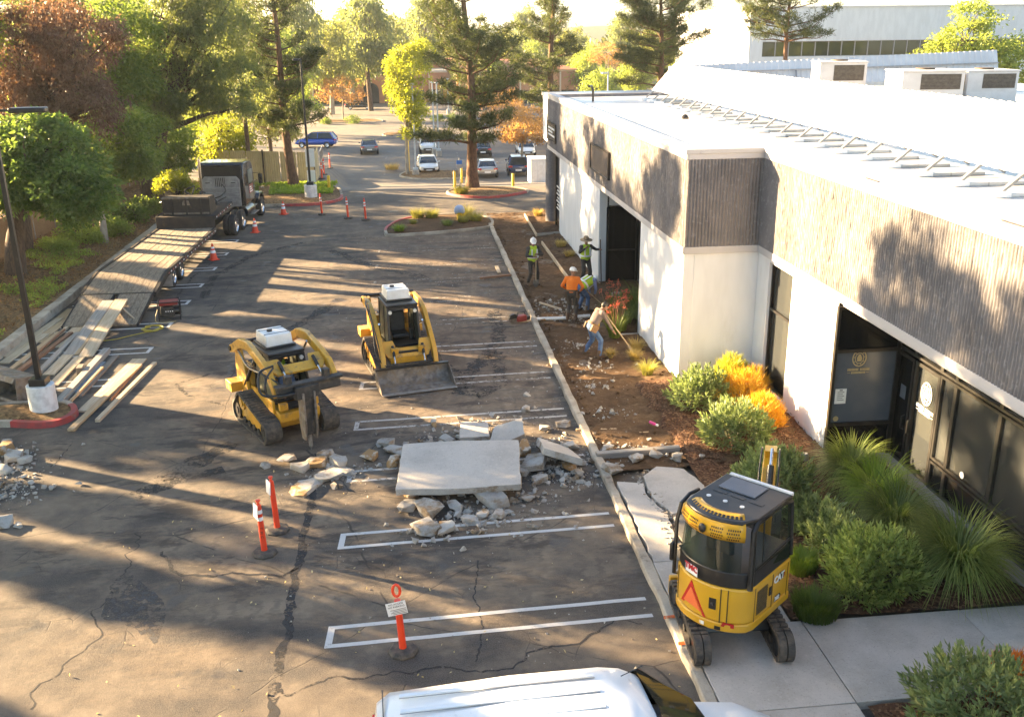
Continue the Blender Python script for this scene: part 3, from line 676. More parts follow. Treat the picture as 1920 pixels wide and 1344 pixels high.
# storefront along the recessed wall
XS = 10.25; mk = xw(XS)
def bay(y0, y1, z0, z1, m, w=.05, bl=False, wood=False):
    f = frame_rect('window', mk, y0, y1, z0, z1, w, .1, M_alu); pane(mk, y0 + w, y1 - w, z0 + w, z1 - w, m, f)
    if bl: blinds(mk, y0 + .02, y1 - .02, z0 + .03, z1 - .03, f)
    if wood:  # cabinet fronts, their amber brightened to stand for sunlight on the glass
        n = 3
        for k in range(n):
            a = y0 + .04 + (y1 - y0 - .08) * k / n; MB().b2((XS + .1, a + .006, z0 + .02), (XS + .12, a + (y1 - y0 - .08) / n - .006, z1 + .05)).build('sunlit_amber_panel', M_amber, f)
    return f
ys = [18.5, 17.74, 16.74, 16.2, 14.75, 13.2, 11.6, 10.0, 8.4]
for i in range(len(ys) - 1):
    y1, y0 = ys[i], ys[i + 1]
    bay(y0, y1, 2.56, ZF - .1, M_pane)
    if i < 2:
        d = frame_rect('door', mk, y0 + .02, y1 - .02, .12, 2.5, .075, .09, M_alu if i else M_bronze); pane(mk, y0 + .09, y1 - .09, .22, 2.42, M_tint if i else M_pane, d)
        if i: MB().b2((XS + .1, y0 + .1, .95), (XS + .11, y1 - .1, 2.4)).build('shade', mat('door_shade', (.5, .47, .33), (.42, .39, .27), 1, rough=.7), d)
        yh = y0 + .13 if i == 0 else y1 - .13
        MB().tube([(XS - .01, yh, .9), (XS - .08, yh, .93), (XS - .08, yh, 1.2), (XS - .01, yh, 1.23)], .014, 8).build('handle', M_alu if i else M_black, d)
        if i: emblem(d, M_white, (XS + .04, (y0 + y1) / 2, 1.93), (PI / 2, 0, -PI / 2), 1.3, .52)
        else: MB().b2((XS + .04, y0 + .3, 1.5), (XS + .045, y0 + .52, 1.8)).build('notice', M_film, d)
    else:
        f = bay(y0, y1, .74, 2.52, M_tint, bl=True); bay(y0, y1, .1, .7, M_tint, wood=i > 2)
        if i == 3: MB().lathe([(.07, 0), (.07, .006)], 16).build('sticker', M_white, f, loc=(XS - .004, 15.6, .9), rot=(0, PI / 2, 0))
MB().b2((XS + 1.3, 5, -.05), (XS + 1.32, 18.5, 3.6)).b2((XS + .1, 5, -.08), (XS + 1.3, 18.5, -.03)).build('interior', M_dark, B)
text('house_number', '2055-E', .17, M_white, B, (XS - .006, 18.1, 2.75), (PI / 2, 0, -PI / 2), .002, bold=.003)
# recess in the left block
f = frame_rect('window', yw(34.5), XL + .32, 8.36, .05, ZF - .1, .06); pane(yw(34.5), XL + .38, 8.3, .11, 1.25, M_pane, f); pane(yw(34.5), XL + .38, 8.3, 1.31, 2.9, M_pane, f); pane(yw(34.5), XL + .38, 8.3, 2.96, ZF - .16, M_pane, f)
for z_ in (1.25, 2.9): MB().b2((XL + .38, 34.5, z_), (8.3, 34.6, z_ + .06)).build('transom', M_bronze, f)
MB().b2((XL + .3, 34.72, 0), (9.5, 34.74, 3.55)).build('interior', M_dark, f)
for y0, y1 in ((33.5, 34.45), (32.4, 33.45), (30.2, 32.3), (28.2, 30.1)):
    f = frame_rect('door' if y0 > 32 else 'window', xw(8.38), y0, y1, .1, ZF - .1, .07, .1, M_alu); pane(xw(8.38), y0 + .07, y1 - .07, .17, ZF - .17, M_pane, f)
    if y0 > 32: MB().tube([(8.37, y0 + .15, .95), (8.29, y0 + .15, 1.0), (8.29, y0 + .15, 1.35), (8.37, y0 + .15, 1.4)], .016, 8).build('handle', M_alu, f)
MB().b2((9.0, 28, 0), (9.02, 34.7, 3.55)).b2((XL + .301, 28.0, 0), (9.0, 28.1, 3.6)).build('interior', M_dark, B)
f = frame_rect('window', xw(XL + .1), 44.02, 45.8, .05, ZF - .12, .06); pane(xw(XL + .1), 44.08, 45.74, .11, ZF - .18, M_pane, f)
for k in range(7): MB().b2((XL + .12, 44.3, 1.0 + k * .17), (XL + .125, 45.5 - .2 * (k % 2), 1.07 + k * .17)).build('window_lettering', M_white, f)
# sign panels on the fascia
def fascia_sign(y0, y1, z0, z1, lines):
    s = MB().b2((XL - .1, y0, z0), (XL - .03, y1, z1)).build('sign_panel', mat('brown_sign_face', (.09, .072, .066), (.07, .056, .052), 2, rough=.25), B, bevel=.006)
    frame_rect('sign_frame', lambda u, z, d: (XL - .13 + d, u, z), y0 - .03, y1 + .03, z0 - .03, z1 + .03, .04, .1, M_bronze, s)
    for k in range(lines): MB().b2((XL - .112, y0 + .2 + .6 * (k % 2), z1 - .28 - k * .16), (XL - .1005, y1 - .3, z1 - .2 - k * .16)).build('sign_lettering', M_white, s)
fascia_sign(32.5, 35.75, 4.2, 5.08, 0); fascia_sign(44.6, 47.1, 4.15, 4.95, 3)
MB().tube([(8.4, 44, 6.02), (8.4, 44, 6.5), (8.3, 43.8, 6.7), (8.1, 43.4, 6.72)], .05, 8).build('conduit', M_bronze, B)
MB().lathe([(.14, 0), (.14, .06), (.08, .14), (.03, .16)], 12, (9.9, 34.3, 6.02)).build('roof_drain', M_bronze, B)
# pipes lying on the coping
for y0, y1 in ((17.5, 18.0), (12.9, 13.5)): MB().b2((XR + .02, y0, ZT + .051), (XR + .06, y1, ZT + .065)).build('coping_joint', M_bronze, B)

# ---- rooftop screens
M_sheet = mat('white_sheet_metal', (.82, .81, .79), (.74, .73, .71), .8, rough=.45, metal=0)
M_galv = mat('galvanised_steel', (.3, .3, .3), (.23, .23, .235), 5, rough=.5, metal=.5)
def corrugated(p0, p1, q0, q1, pitch, amp, nrm):
    L = (Vector(p1) - Vector(p0)).length; n = int(L / pitch) * 4; pr = (0, 1, 1, 0); N = Vector(nrm).normalized() * amp; vs = []
    for a, b in ((p0, p1), (q0, q1)):
        a = Vector(a); b = Vector(b); vs += [a.lerp(b, (i - .35 * (pr[i % 4] > 0 and i % 4 == 2)) / n) + N * pr[i % 4] for i in range(n + 1)]
    return MB().add(vs, [(i, i + 1, n + 2 + i, n + 1 + i) for i in range(n)])
S1 = thing('roof_screen', 'long white corrugated metal screen leaning back along the front of the roof', 'screen', (0, 0, 0))
for k in range(5):
    a, b = 44.6 - k * 7.0, 44.6 - (k + 1) * 7.0
    corrugated((11.25, a, 6.42), (11.25, b + .02, 6.42), (12.25, a, 7.55), (12.25, b + .02, 7.55), .3, .035, (-1, 0, .9)).build('sheet_panel', M_sheet, S1, smooth=20)
y = 44.3
while y > 10:
    st = MB().bar((11.28, y, 6.44), (10.85, y, 6.08), .09, .05).build('strut', M_galv, S1); MB().bar((11.62, y, 6.76), (12.7, y, 6.05), .06, .04).build('back_strut', M_galv, S1)
    MB().b2((10.66, y - .17, 6.02), (11.0, y + .17, 6.13)).build('foot_pad', M_sheet, st, bevel=.02); MB().b2((11.0, y - .11, 6.02), (12.2, y + .11, 6.09)).build('sleeper', M_roof, st, bevel=.015)
    y -= 1.38
MB().bar((11.9, 44.6, 7.02), (11.9, 9.7, 7.02), .06).build('rail', M_galv, S1)
S2 = thing('roof_screen', 'corrugated metal screen behind the rooftop units showing its strutted inner side', 'screen', (0, 0, 0))
corrugated((12.6, 47.0, 6.4), (29.6, 47.0, 6.55), (12.9, 48.0, 7.35), (29.9, 48.0, 7.9), .3, .035, (0, -1, .9)).build('sheet_panel', mat('grey_sheet_metal', (.6, .59, .58), (.52, .51, .5), .8, rough=.5), S2, smooth=20)
MB().bar((12.6, 47.45, 7.02), (29.75, 47.45, 7.3), .09, .05).build('rail', M_galv, S2)
for x in np.arange(14, 30, 2.6): MB().bar((x, 47.45, 7.1), (x - .35, 46.3, 6.03), .07, .05).bar((x, 47.5, 7.1), (x + .1, 48.6, 6.03), .07, .05).build('strut', M_galv, S2)
M_ac = mat('unit_casing', (.62, .6, .58), (.55, .53, .51), 2, rough=.5)
M_louver = mat('dark_louvre', (.06, .045, .035), (.1, .08, .06), 9, rough=.7)
M_tanlouver = mat('tan_louvre', (.55, .4, .2), (.45, .32, .15), 9, rough=.7)
def ac_unit(x, y, w, d, h, label, z0=6.05, rz=0):
    t = thing('air_conditioner', label, 'air conditioner', (x, y, z0), rz, 'rooftop air conditioners')
    b = MB().b2((-w / 2, -d / 2, .14), (w / 2, d / 2, h)).build('casing', M_ac, t, bevel=.02)
    MB().b2((-w / 2 - .04, -d / 2 - .04, h), (w / 2 + .04, d / 2 + .04, h + .06)).build('lid', M_ac, t, bevel=.015)
    MB().lathe([(.36, h + .06), (.36, h + .12), (.3, h + .13)], 20).build('fan_guard', M_louver, t)
    for (u0, u1, z_0, z_1) in ((-.2 * w, w * .44, h * .52, h * .94),):
        g = MB().b2((u0, -d / 2 - .012, z_0), (u1, -d / 2 - .002, z_1)).build('grille', M_louver, t)
        mb = MB(); z = z_0 + .02
        while z < z_1: mb.b2((u0, -d / 2 - .03, z), (u1, -d / 2 - .013, z + .012)); z += .05
        mb.build('slat', mat('grille_wire', (.2, .17, .14), (.15, .13, .1), 5), g)
    MB().b2((-w / 2 - .012, -d * .38, h * .45), (-w / 2 - .002, d * .3, h * .92)).build('grille', M_tanlouver, t)
    for k in (-.48, .0): MB().b2((w * k + .01, -d / 2 - .006, .16), (w * (k + .47), -d / 2 - .0015, h * .42)).build('access_panel', M_ac, t)
    for s in (-1, 1): MB().b2((-w / 2 - .15, s * d * .4 - .06, -.03), (w / 2 + .15, s * d * .4 + .06, .14)).build('rail', M_galv, t)
    return t
ac_unit(19.2, 42.6, 2.0, 1.8, 1.55, 'tallest rooftop unit at the left with a dark square grille', rz=-.2)
ac_unit(20.3, 37.2, 2.35, 2.0, 1.35, 'middle rooftop unit with a wide mesh grille', rz=-.15)
t = ac_unit(23.0, 37.6, 2.0, 1.7, 1.3, 'rightmost rooftop unit on rails with a pale hood at its side', rz=-.1)
MB().prism([(-.9, .1), (-.2, .9), (-.2, .1)], -.5, .5, 'y').build('hood', M_ac, t, loc=(-.85, 0, 0))
# ================================================================== FAR WHITE OFFICE
FB = thing('office_building', 'tall white office block with one ribbon of windows, far right behind the roof', 'building', (31.7, 90, 0))
MB().b2((0, 0, -3), (60, 25, 6.6)).b2((0, 0, 7.95), (60, 25, 10.9)).b2((0, .35, 6.6), (60, 25, 7.95)).b2((0, 0, 6.6), (1.3, .34, 7.95)).build('wall', M_wall, FB)
MB().b2((-.1, -.1, 10.9), (60.1, 25, 11.0)).build('coping', M_wall, FB)
x = 1.3; k = 0
while x < 44:
    w = 1.28; f = frame_rect('window', lambda u, z, d: (u, .1 + d, z), x, x + w, 6.6, 7.95, .045, .12, M_trim, FB); pane(lambda u, z, d: (u, .1 + d, z), x + .04, x + w - .04, 6.65, 7.9, glass('reflecting_glass', (.05, .055, .035), .03, .1, .9), f); x += w; k += 1
# ================================================================== PLANTS
def unit(a): return a / np.maximum(np.linalg.norm(a, axis=1, keepdims=True), 1e-9)
def leafquads(P, D, L, Wd, rg, droop=0.0):
    """one bent diamond per leaf"""
    n = len(P); R = unit(rg.normal(size=(n, 3))); S = unit(np.cross(D, R)); N = np.cross(S, D)
    L = np.asarray(L).reshape(-1, 1) * np.ones((n, 1)); Wd = np.asarray(Wd).reshape(-1, 1) * np.ones((n, 1))
    V = np.stack([P, P + D * L * .5 + S * Wd * .5 + N * L * .06, P + D * L - np.array([0, 0, 1]) * L * droop, P + D * L * .5 - S * Wd * .5 + N * L * .06], 1).reshape(-1, 3)
    return V, np.arange(4 * n).reshape(-1, 4)
def blades(base, out, length, width, rg, arch=.8, seg=3, lift=1.0):
    """arching grass blades as tapering strips"""
    n = len(base); T = np.linspace(0, 1, seg + 1); side = np.stack([-out[:, 1], out[:, 0], np.zeros(n)], 1); V = []
    for t in T:
        h = length * (lift * (t - arch * t * t * .9)); r = length * (.16 * t + arch * .62 * t * t)
        c = base + out * r[:, None] + np.array([0, 0, 1]) * h[:, None]; w = (width * (1 - t) ** .7 * .5 + .0008)[:, None]
        V += [c + side * w, c - side * w]
    V = np.stack(V, 1); k = 2 * (seg + 1); F = []
    for i in range(seg): F.append(np.array([2 * i, 2 * i + 1, 2 * i + 3, 2 * i + 2])[None] + (np.arange(n) * k)[:, None])
    return V.reshape(-1, 3), np.concatenate(F)
def lobes_points(lobes, n, rg, shell=.55):
    w = np.array([l[3] * l[4] * l[5] for l in lobes]) ** .75; idx = rg.choice(len(lobes), n, p=w / w.sum()); A = np.array(lobes)[idx]
    d = unit(rg.normal(size=(n, 3))); r = rg.random(n) ** (1 / 3) * (1 - shell) + shell * rg.random(n) ** .25
    return A[:, :3] + d * A[:, 3:6] * r[:, None], d
BARK = mat('brown_bark', (.13, .085, .055), (.07, .045, .03), 6, rough=.95, bump=.9, bscale=14, stretch=(3, 3, .6))
BARK2 = mat('pale_bark', (.4, .34, .26), (.26, .21, .16), 4, rough=.9, bump=.5, bscale=14, stretch=(2, 2, .5))
BARK3 = mat('red_pine_bark', (.17, .09, .05), (.09, .05, .03), 6, rough=.95, bump=.9, bscale=12, stretch=(2, 2, .7))
L_dark = leafmat('dark_leaf', (0.0816, 0.136, 0.0399), (0.164, 0.226, 0.0635), .52)
L_oak = leafmat('oak_leaf', (0.109, 0.164, 0.0453), (0.217, 0.254, 0.0635), .52)
L_euc = leafmat('eucalyptus_leaf', (0.136, 0.173, 0.0816), (0.236, 0.245, 0.0906), .52)
L_brown = leafmat('withered_leaf', (.125, .082, .06), (.19, .12, .085), .4, (1, .8, .55))
L_lime = leafmat('lime_leaf', (.22, .25, .03), (.32, .32, .04), .55)
L_gold = leafmat('autumn_leaf', (.3, .19, .075), (.38, .26, .1), .5, (1, .8, .5))
L_needle = leafmat('pine_needle', (.055, .075, .028), (.11, .12, .04), .35)
L_mid = leafmat('mid_leaf', (0.2, 0.254, 0.0635), (0.326, 0.362, 0.0906), .52)
L_pale = leafmat('pale_leaf', (0.204, 0.222, 0.084), (0.3, 0.3, 0.108), .5)
L_sage = leafmat('sage_leaf', (.13, .18, .075), (.32, .38, .18), .35, (1, 1, .6))
L_sage2 = leafmat('yellow_sage_leaf', (.19, .25, .07), (.42, .48, .16), .4, (1, 1, .6))
L_blade = leafmat('grass_blade', (.1, .15, .03), (.34, .38, .12), .4)
L_straw = leafmat('straw_blade', (.36, .28, .09), (.5, .4, .15), .4, (1, .9, .6))
L_greenstraw = leafmat('green_straw_blade', (.2, .22, .05), (.4, .36, .11), .4, (1, .95, .5))
L_fire = leafmat('golden_stick', (.6, .25, .015), (.65, .38, .03), .3, (1, .8, .35), c3=(.3, .3, .05))
L_fire2 = leafmat('yellow_stick', (.42, .38, .04), (.52, .44, .05), .3, c3=(.2, .26, .04))
L_ember = leafmat('coral_stick', (.6, .17, .04), (.6, .32, .06), .3, (1, .7, .4))
L_lowgrass = leafmat('bright_grass', (.18, .28, .03), (.34, .4, .07), .4)
L_flower = leafmat('coral_flower', (.6, .13, .08), (.62, .25, .12), .4, (1, .7, .6))

def limb(mb, p, q, r0, r1, rg, sag=.12, n=5, k=6):
    p = Vector(p); q = Vector(q); m = [p.lerp(q, t) + Vector((rg.normal() * sag, rg.normal() * sag, rg.normal() * sag * .6)) * math.sin(PI * t) for t in np.linspace(0, 1, n)]
    mb.tube(m, [r0 + (r1 - r0) * t for t in np.linspace(0, 1, n)], k, cap=False)
def tree(label, base, trunk, lobes, n, leaf, lm, bark=BARK, clumps=120, cr=.5, group=None, weep=0.0, wid=.45, name='tree', seed=1, limbs=26, sub=None, cat='tree', fork=None):
    """trunk: list of (x,y,z,r) from the foot; lobes: (x,y,z,rx,ry,rz) relative to the foot"""
    rg = np.random.default_rng(seed); t = thing(name, label, cat, base, 0, group)
    mb = MB(); mb.tube([p[:3] for p in trunk], [p[3] for p in trunk], 10); C, cd = lobes_points(lobes, clumps, rg, .5)
    for tr in fork or []: mb.tube([p[:3] for p in tr], [p[3] for p in tr], 9)
    tips = [trunk] + list(fork or [])
    for i in range(min(limbs, clumps)):
        tr = tips[i % len(tips)]; j = rg.integers(max(1, len(tr) // 2), len(tr)); a = Vector(tr[j][:3]); limb(mb, a, C[i], max(.025, tr[j][3] * .5), .012, rg, .15)
    mb.build('trunk', bark, t, smooth=60)
    per = max(1, n // clumps); ci = np.repeat(np.arange(clumps), per); m = len(ci)
    sz = cr * (.6 + .8 * rg.random(clumps)); off = unit(rg.normal(size=(m, 3))) * (rg.random(m) ** .5 * sz[ci])[:, None]; off[:, 2] *= .72
    if weep: off[:, 2] -= weep * rg.random(m) * sz[ci] * 1.4
    P = C[ci] + off; D = unit(off + rg.normal(size=(m, 3)) * sz[ci][:, None] * .6 + np.array([0, 0, -.9 * weep]) * sz[ci][:, None])
    L = leaf * (.7 + .6 * rg.random(m)); V, F = leafquads(P, D, L, L * wid, rg, .1)
    raw('crown', V, F, lm, t); return t
def pine(label, base, H, z0, R, lm=L_needle, seed=1, n=1500, group=None, lean=(0, 0), rt=.3, name='pine_tree', needle=.34, shape=.75):
    rg = np.random.default_rng(seed); t = thing(name, label, 'tree', base, 0, group); mb = MB()
    ax = lambda z: Vector((lean[0] * (z / H) + .12 * math.sin(z * .5 + seed), lean[1] * (z / H) + .1 * math.cos(z * .6 + seed), z))
    zs = np.linspace(0, H, 14); mb.tube([ax(z) for z in zs], [rt * (1 - .8 * z / H) * (1.35 if z < .3 else 1) for z in zs], 12)
    tips = []; z = z0
    while z < H - .2:
        f = (z - z0) / (H - z0)
        for k in range(rg.integers(2, 5)):
            a = rg.random() * 2 * PI; Lb = R * (1 - f) ** shape * (.45 + .65 * rg.random()) + .25; up = .1 + .5 * f + .25 * rg.random()
            p = ax(z); d = Vector((math.cos(a), math.sin(a), 0)); m = [p, p + d * Lb * .4 + Vector((0, 0, Lb * .08)), p + d * Lb * .75 + Vector((0, 0, Lb * up * .45)), p + d * Lb + Vector((0, 0, Lb * up))]
            mb.tube(m, [rt * .26 * (1 - f * .6), rt * .18 * (1 - f * .5), rt * .1, .012], 6, cap=False)
            for s in np.linspace(.42, 1.02, max(2, int(Lb * 2.2))):
                q = m[1].lerp(m[3], (s - .4) / .6) if s > .4 else m[1]; sp = .2 + .26 * Lb * (1.1 - s)
                for _ in range(int(7 + 8 * rg.random())): tips.append((q.x + rg.normal() * sp * .6, q.y + rg.normal() * sp * .6, q.z + abs(rg.normal()) * sp * .42))
        z += (H - z0) / 20 * (.6 + .8 * rg.random())
    T = np.array(tips); T = T[rg.permutation(len(T))[:n]]; k = 16; P = np.repeat(T, k, 0) + rg.normal(size=(len(T) * k, 3)) * .05
    D = unit(rg.normal(size=(len(P), 3)) + np.array([0, 0, .55])); L = needle * (.7 + .6 * rg.random(len(P))); V, F = leafquads(P, D, L, .035 + 0 * L, rg, .12)
    mb.build('trunk', BARK3, t, smooth=60); raw('crown', V, F, lm, t); return t
def sage(label, base, rx, ry, h, lm=L_sage, seed=1, stems=230, leaf=.14, group='sage shrubs in the beds', per=15, name='sage_shrub'):
    rg = np.random.default_rng(seed); t = thing(name, label, 'shrub', base, rg.random() * 6, group); P = []; D = []; mb = MB()
    a = rg.random(stems) * 2 * PI; u = np.arccos(1 - rg.random(stems) * .97); d = np.stack([np.sin(u) * np.cos(a), np.sin(u) * np.sin(a), np.cos(u)], 1); ln = .78 + .3 * rg.random(stems)
    for i in range(stems):
        tip = np.array([rx * d[i, 0], ry * d[i, 1], h * (.12 + .88 * d[i, 2])]) * ln[i]; b = tip * np.array([.35, .35, .1]); ax = tip - b; ax = ax / np.linalg.norm(ax)
        up = unit((ax + np.array([0, 0, .55]))[None])[0]; sl = .28 + .12 * rg.random(); s0 = tip - up * sl * .55; 
        if i % 3 == 0: mb.tube([b, b * .4 + s0 * .6, tip], [.008, .006, .003], 4, cap=False)
        for j in range(per):
            f = j / per; th = j * 2.4 + i; sd = np.cross(up, [math.cos(th), math.sin(th), .3]); sd /= np.linalg.norm(sd); P.append(s0 + up * sl * f); D.append(sd * (1.0 - .75 * f) + up * (.35 + .9 * f))
    P = np.array(P); D = unit(np.array(D)); L = leaf * (.7 + .6 * rg.random(len(P))); V, F = leafquads(P, D, L, L * .27, rg, .12); V[:, 2] = np.maximum(V[:, 2], .01)
    mb.build('stem', mat('green_stem', (.14, .16, .07), (.1, .1, .05), 5), t)['kind'] = 'stuff'; raw('foliage', V, F, lm, t); return t
def grass(label, base, r, length, n, lm=L_blade, seed=1, w=.015, arch=1.05, group='fountain grasses in the beds', name='grass_clump', lift=1.0, cat='grass'):
    rg = np.random.default_rng(seed); t = thing(name, label, cat, base, 0, group); a = rg.random(n) * 2 * PI; rr = r * rg.random(n) ** .6
    b = np.stack([rr * np.cos(a), rr * np.sin(a), np.zeros(n)], 1); a2 = a + rg.normal(size=n) * .5; out = np.stack([np.cos(a2), np.sin(a2), np.zeros(n)], 1)
    ar = np.clip(arch * (.45 + .65 * rg.random(n)), .1, 1.15); V, F = blades(b, out, length * (.55 + .6 * rg.random(n)), np.full(n, w), rg, ar, 5, lift); V[:, 2] = np.maximum(V[:, 2], .005)
    raw('blades', V, F, lm, t); return t
def sticks(label, base, r, h, lm, seed=1, n=900, group='golden stick shrubs by the wall', name='stick_shrub'):
    rg = np.random.default_rng(seed); t = thing(name, label, 'shrub', base, 0, group); a = rg.random(n) * 2 * PI; u = np.arccos(1 - rg.random(n) * .9); d = np.stack([np.sin(u) * np.cos(a), np.sin(u) * np.sin(a), np.cos(u)], 1)
    P = d * np.array([r, r, h]) * (.5 + .42 * rg.random(n))[:, None]; P = np.repeat(P, 5, 0); D = unit(np.repeat(d, 5, 0) * .5 + rg.normal(size=(5 * n, 3)) * .4 + np.array([0, 0, .8])); L = .2 * (.6 + .7 * rg.random(5 * n))
    V, F = leafquads(P, D, L, .014 + 0 * L, rg); V[:, 2] = np.maximum(V[:, 2], .01); mb = MB()
    for i in range(26): mb.tube([(0, 0, 0), d[i] * np.array([r, r, h]) * .55], [.018, .008], 5, cap=False)
    mb.build('stem', mat('green_stem', (.14, .16, .07), (.1, .1, .05), 5), t)['kind'] = 'stuff'; raw('foliage', V, F, lm, t); return t

# ---- shrubs along the building
def at(px, py, z=.15): return G(px, py, z)
sage('large round sage shrub left of the golden shrubs, by the white return wall', (6.95, 21.6, .15), .75, .68, .85, seed=1)
sage('large sage shrub in front of the golden shrubs, nearest the broken walk', (7.05, 19.2, .15), .82, .74, .88, seed=2)
sage('tallest sage shrub beside the cab roof of the mini excavator', (6.85, 16.35, .15), .82, .82, 1.05, seed=3, stems=280)
sage('small sage shrub between the tall sage and the fountain grasses', (7.25, 15.15, .15), .5, .46, .58, seed=4, stems=120)
sage('low grey sage shrub behind the big yellow-green sage', (7.3, 14.45, .15), .52, .48, .56, seed=5, stems=130)
sage('big yellow-green sage shrub at the front of the bed, beside the last fountain grass', (7.45, 13.3, .15), .8, .74, .88, L_sage2, seed=6, stems=300)
sage('pale leggy sage shrub at the front edge of the bed', (7.0, 12.95, .15), .48, .42, .6, L_sage2, seed=7, stems=80)
sage('huge sage shrub in the bottom right corner of the photo', (7.2, 9.5, .12), 1.08, .85, 1.12, seed=8, stems=320)
grass('fountain grass clump nearest the entrance door', (8.75, 17.05, .15), .22, 1.15, 1300, seed=1, lift=1.45, w=.02)
grass('fountain grass with sunlit tips, second from the entrance', (8.75, 15.95, .15), .22, 1.2, 1300, L_lowgrass, seed=2, lift=1.45, w=.02)
grass('wide fountain grass in the middle of the row along the glazing', (8.65, 14.95, .15), .24, 1.2, 1400, seed=3, lift=1.4, w=.02)
grass('largest fountain grass at the near end of the row', (8.95, 13.35, .15), .26, 1.4, 1600, seed=4, lift=1.4, w=.022)
grass('big fountain grass mound beside the far doorway', (7.45, 29.6, .12), .4, 1.3, 1600, seed=5, lift=1.4, w=.02)
for i, (px, py, r, h, lb) in enumerate(((1500, 1068, .26, .42, 'bright green grass tuft right behind the mini excavator'), (1528, 1150, .34, .42, 'dark green grass tuft at the corner of the crossing walk'))):
    grass(lb, at(px, py), r, h, 1500, L_lowgrass if i == 0 else leafmat('deep_grass', (.06, .11, .015), (.13, .18, .03), .35), seed=20 + i, w=.016, arch=.4, group='low grass tufts', name='grass_tuft')
sticks('yellow-green stick shrub tallest at the back against the return wall', (8.05, 22.5, .15), .55, 1.05, L_fire2, 1); sticks('golden stick shrub in the middle of the group under the tall window', (7.95, 21.4, .15), .68, 1.0, L_fire, 2)
sticks('small golden stick shrub between the middle one and the wall', (8.45, 22.0, .15), .4, .85, L_fire, 4, 500); sticks('golden stick shrub nearest the entrance', (8.0, 20.15, .15), .6, .8, L_fire, 3)
sticks('coral red stick shrub at the right edge of the photo', (8.05, 10.38, .12), .45, .62, L_ember, 5)
for i, (x, y, r, h, m, lb) in enumerate(((6.25, 24.2, .14, .6, L_greenstraw, 'yellow-green tuft beside the corner of the white wall'), (6.2, 25.5, .12, .45, L_straw, 'straw tuft behind the man in grey'), (6.45, 26.3, .14, .5, L_straw, 'straw tuft at the foot of the shaded wall'), (5.55, 25.75, .06, .4, L_straw, 'thin straw tuft by the boots of the man in grey'), (6.5, 41, .2, .45, L_straw, 'wide straw tuft at the foot of the far white wall'), (6.55, 39.0, .18, .4, L_straw, 'flattened straw tuft by the far white wall, nearer the men'), (6.5, 48.6, .2, .55, L_straw, 'straw tuft behind the round column'), (7.3, 45.6, .2, .5, L_greenstraw, 'green tuft at the foot of the round column'))):
    grass(lb, (x, y, .08), r, h, 420, m, seed=30 + i, w=.012, arch=.7, group='straw tufts in the dug strip', name='grass_tuft')
# kangaroo paws by the doorway
for i, (x, y, lb) in enumerate(((6.2, 29.3, 'coral flowered strappy plant behind the bending man'), (6.4, 28.3, 'coral flowered strappy plant in front of the doorway grass'), (6.05, 27.6, 'strappy plant nearest the man in grey'), (6.7, 30.6, 'coral flowered strappy plant at the far end of its clump'), (6.75, 29.1, 'strappy plant against the grass mound'))):
    t = grass(lb, (x, y, .1), .16, .8, 220, leafmat('strap_leaf', (.12, .17, .03), (.22, .26, .05), .4), seed=40 + i, w=.035, arch=.45, group='coral flowered plants by the doorway', name='flowering_plant', cat='plant')
    rg = np.random.default_rng(60 + i); mb = MB(); P = []
    for k in range(9):
        a = rg.random() * 6.3; q = Vector((math.cos(a) * .3 * rg.random(), math.sin(a) * .3 * rg.random(), .75 + .35 * rg.random())); mb.tube([(0, 0, 0), q * .5 + Vector((0, 0, .12)), q], .006, 4, cap=False); P += [np.array(q) + rg.normal(size=3) * .03 for _ in range(9)]
    mb.build('flower_stalk', mat('red_stalk', (.3, .1, .05), (.2, .1, .05), 4), t); P = np.array(P); V, F = leafquads(P, unit(rg.normal(size=P.shape)), .07 + 0 * P[:, 0], .03 + 0 * P[:, 0], rg); raw('flower', V, F, L_flower, t)['kind'] = 'stuff'
# grasses on the island
for i, (x, y, r, h, m, lb) in enumerate(((.35, 48.7, .3, .8, L_greenstraw, 'leftmost tall grass on the round island'), (1.05, 48.5, .3, .8, L_greenstraw, 'tall grass on the island just left of the covered valve'), (2.75, 48.6, .35, .95, L_greenstraw, 'tallest island grass right of the covered valve'), (3.2, 47.4, .3, .75, L_greenstraw, 'island grass nearest the kerb of the dug strip'), (2.55, 47.0, .25, .6, L_greenstraw, 'low island grass in front of the tallest one'), (1.75, 46.3, .2, .5, L_blade, 'small island grass in front of the covered valve'), (-.6, 45.4, .22, .5, L_lowgrass, 'green tuft at the near tip of the island'), (.1, 46.9, .12, .4, L_greenstraw, 'thin tuft in the middle of the island'), (3.0, 56.3, .4, .9, L_greenstraw, 'tall grass at the foot of the big pine'), (-1.5, 88, .6, 1.0, L_straw, 'straw grass under the lime tree'))):
    grass(lb, (x, y, .14 + lot_z(x, y)), r, h, 520, m, seed=70 + i, w=.014, arch=.75, group='grasses on the kerb islands', name='grass_clump')
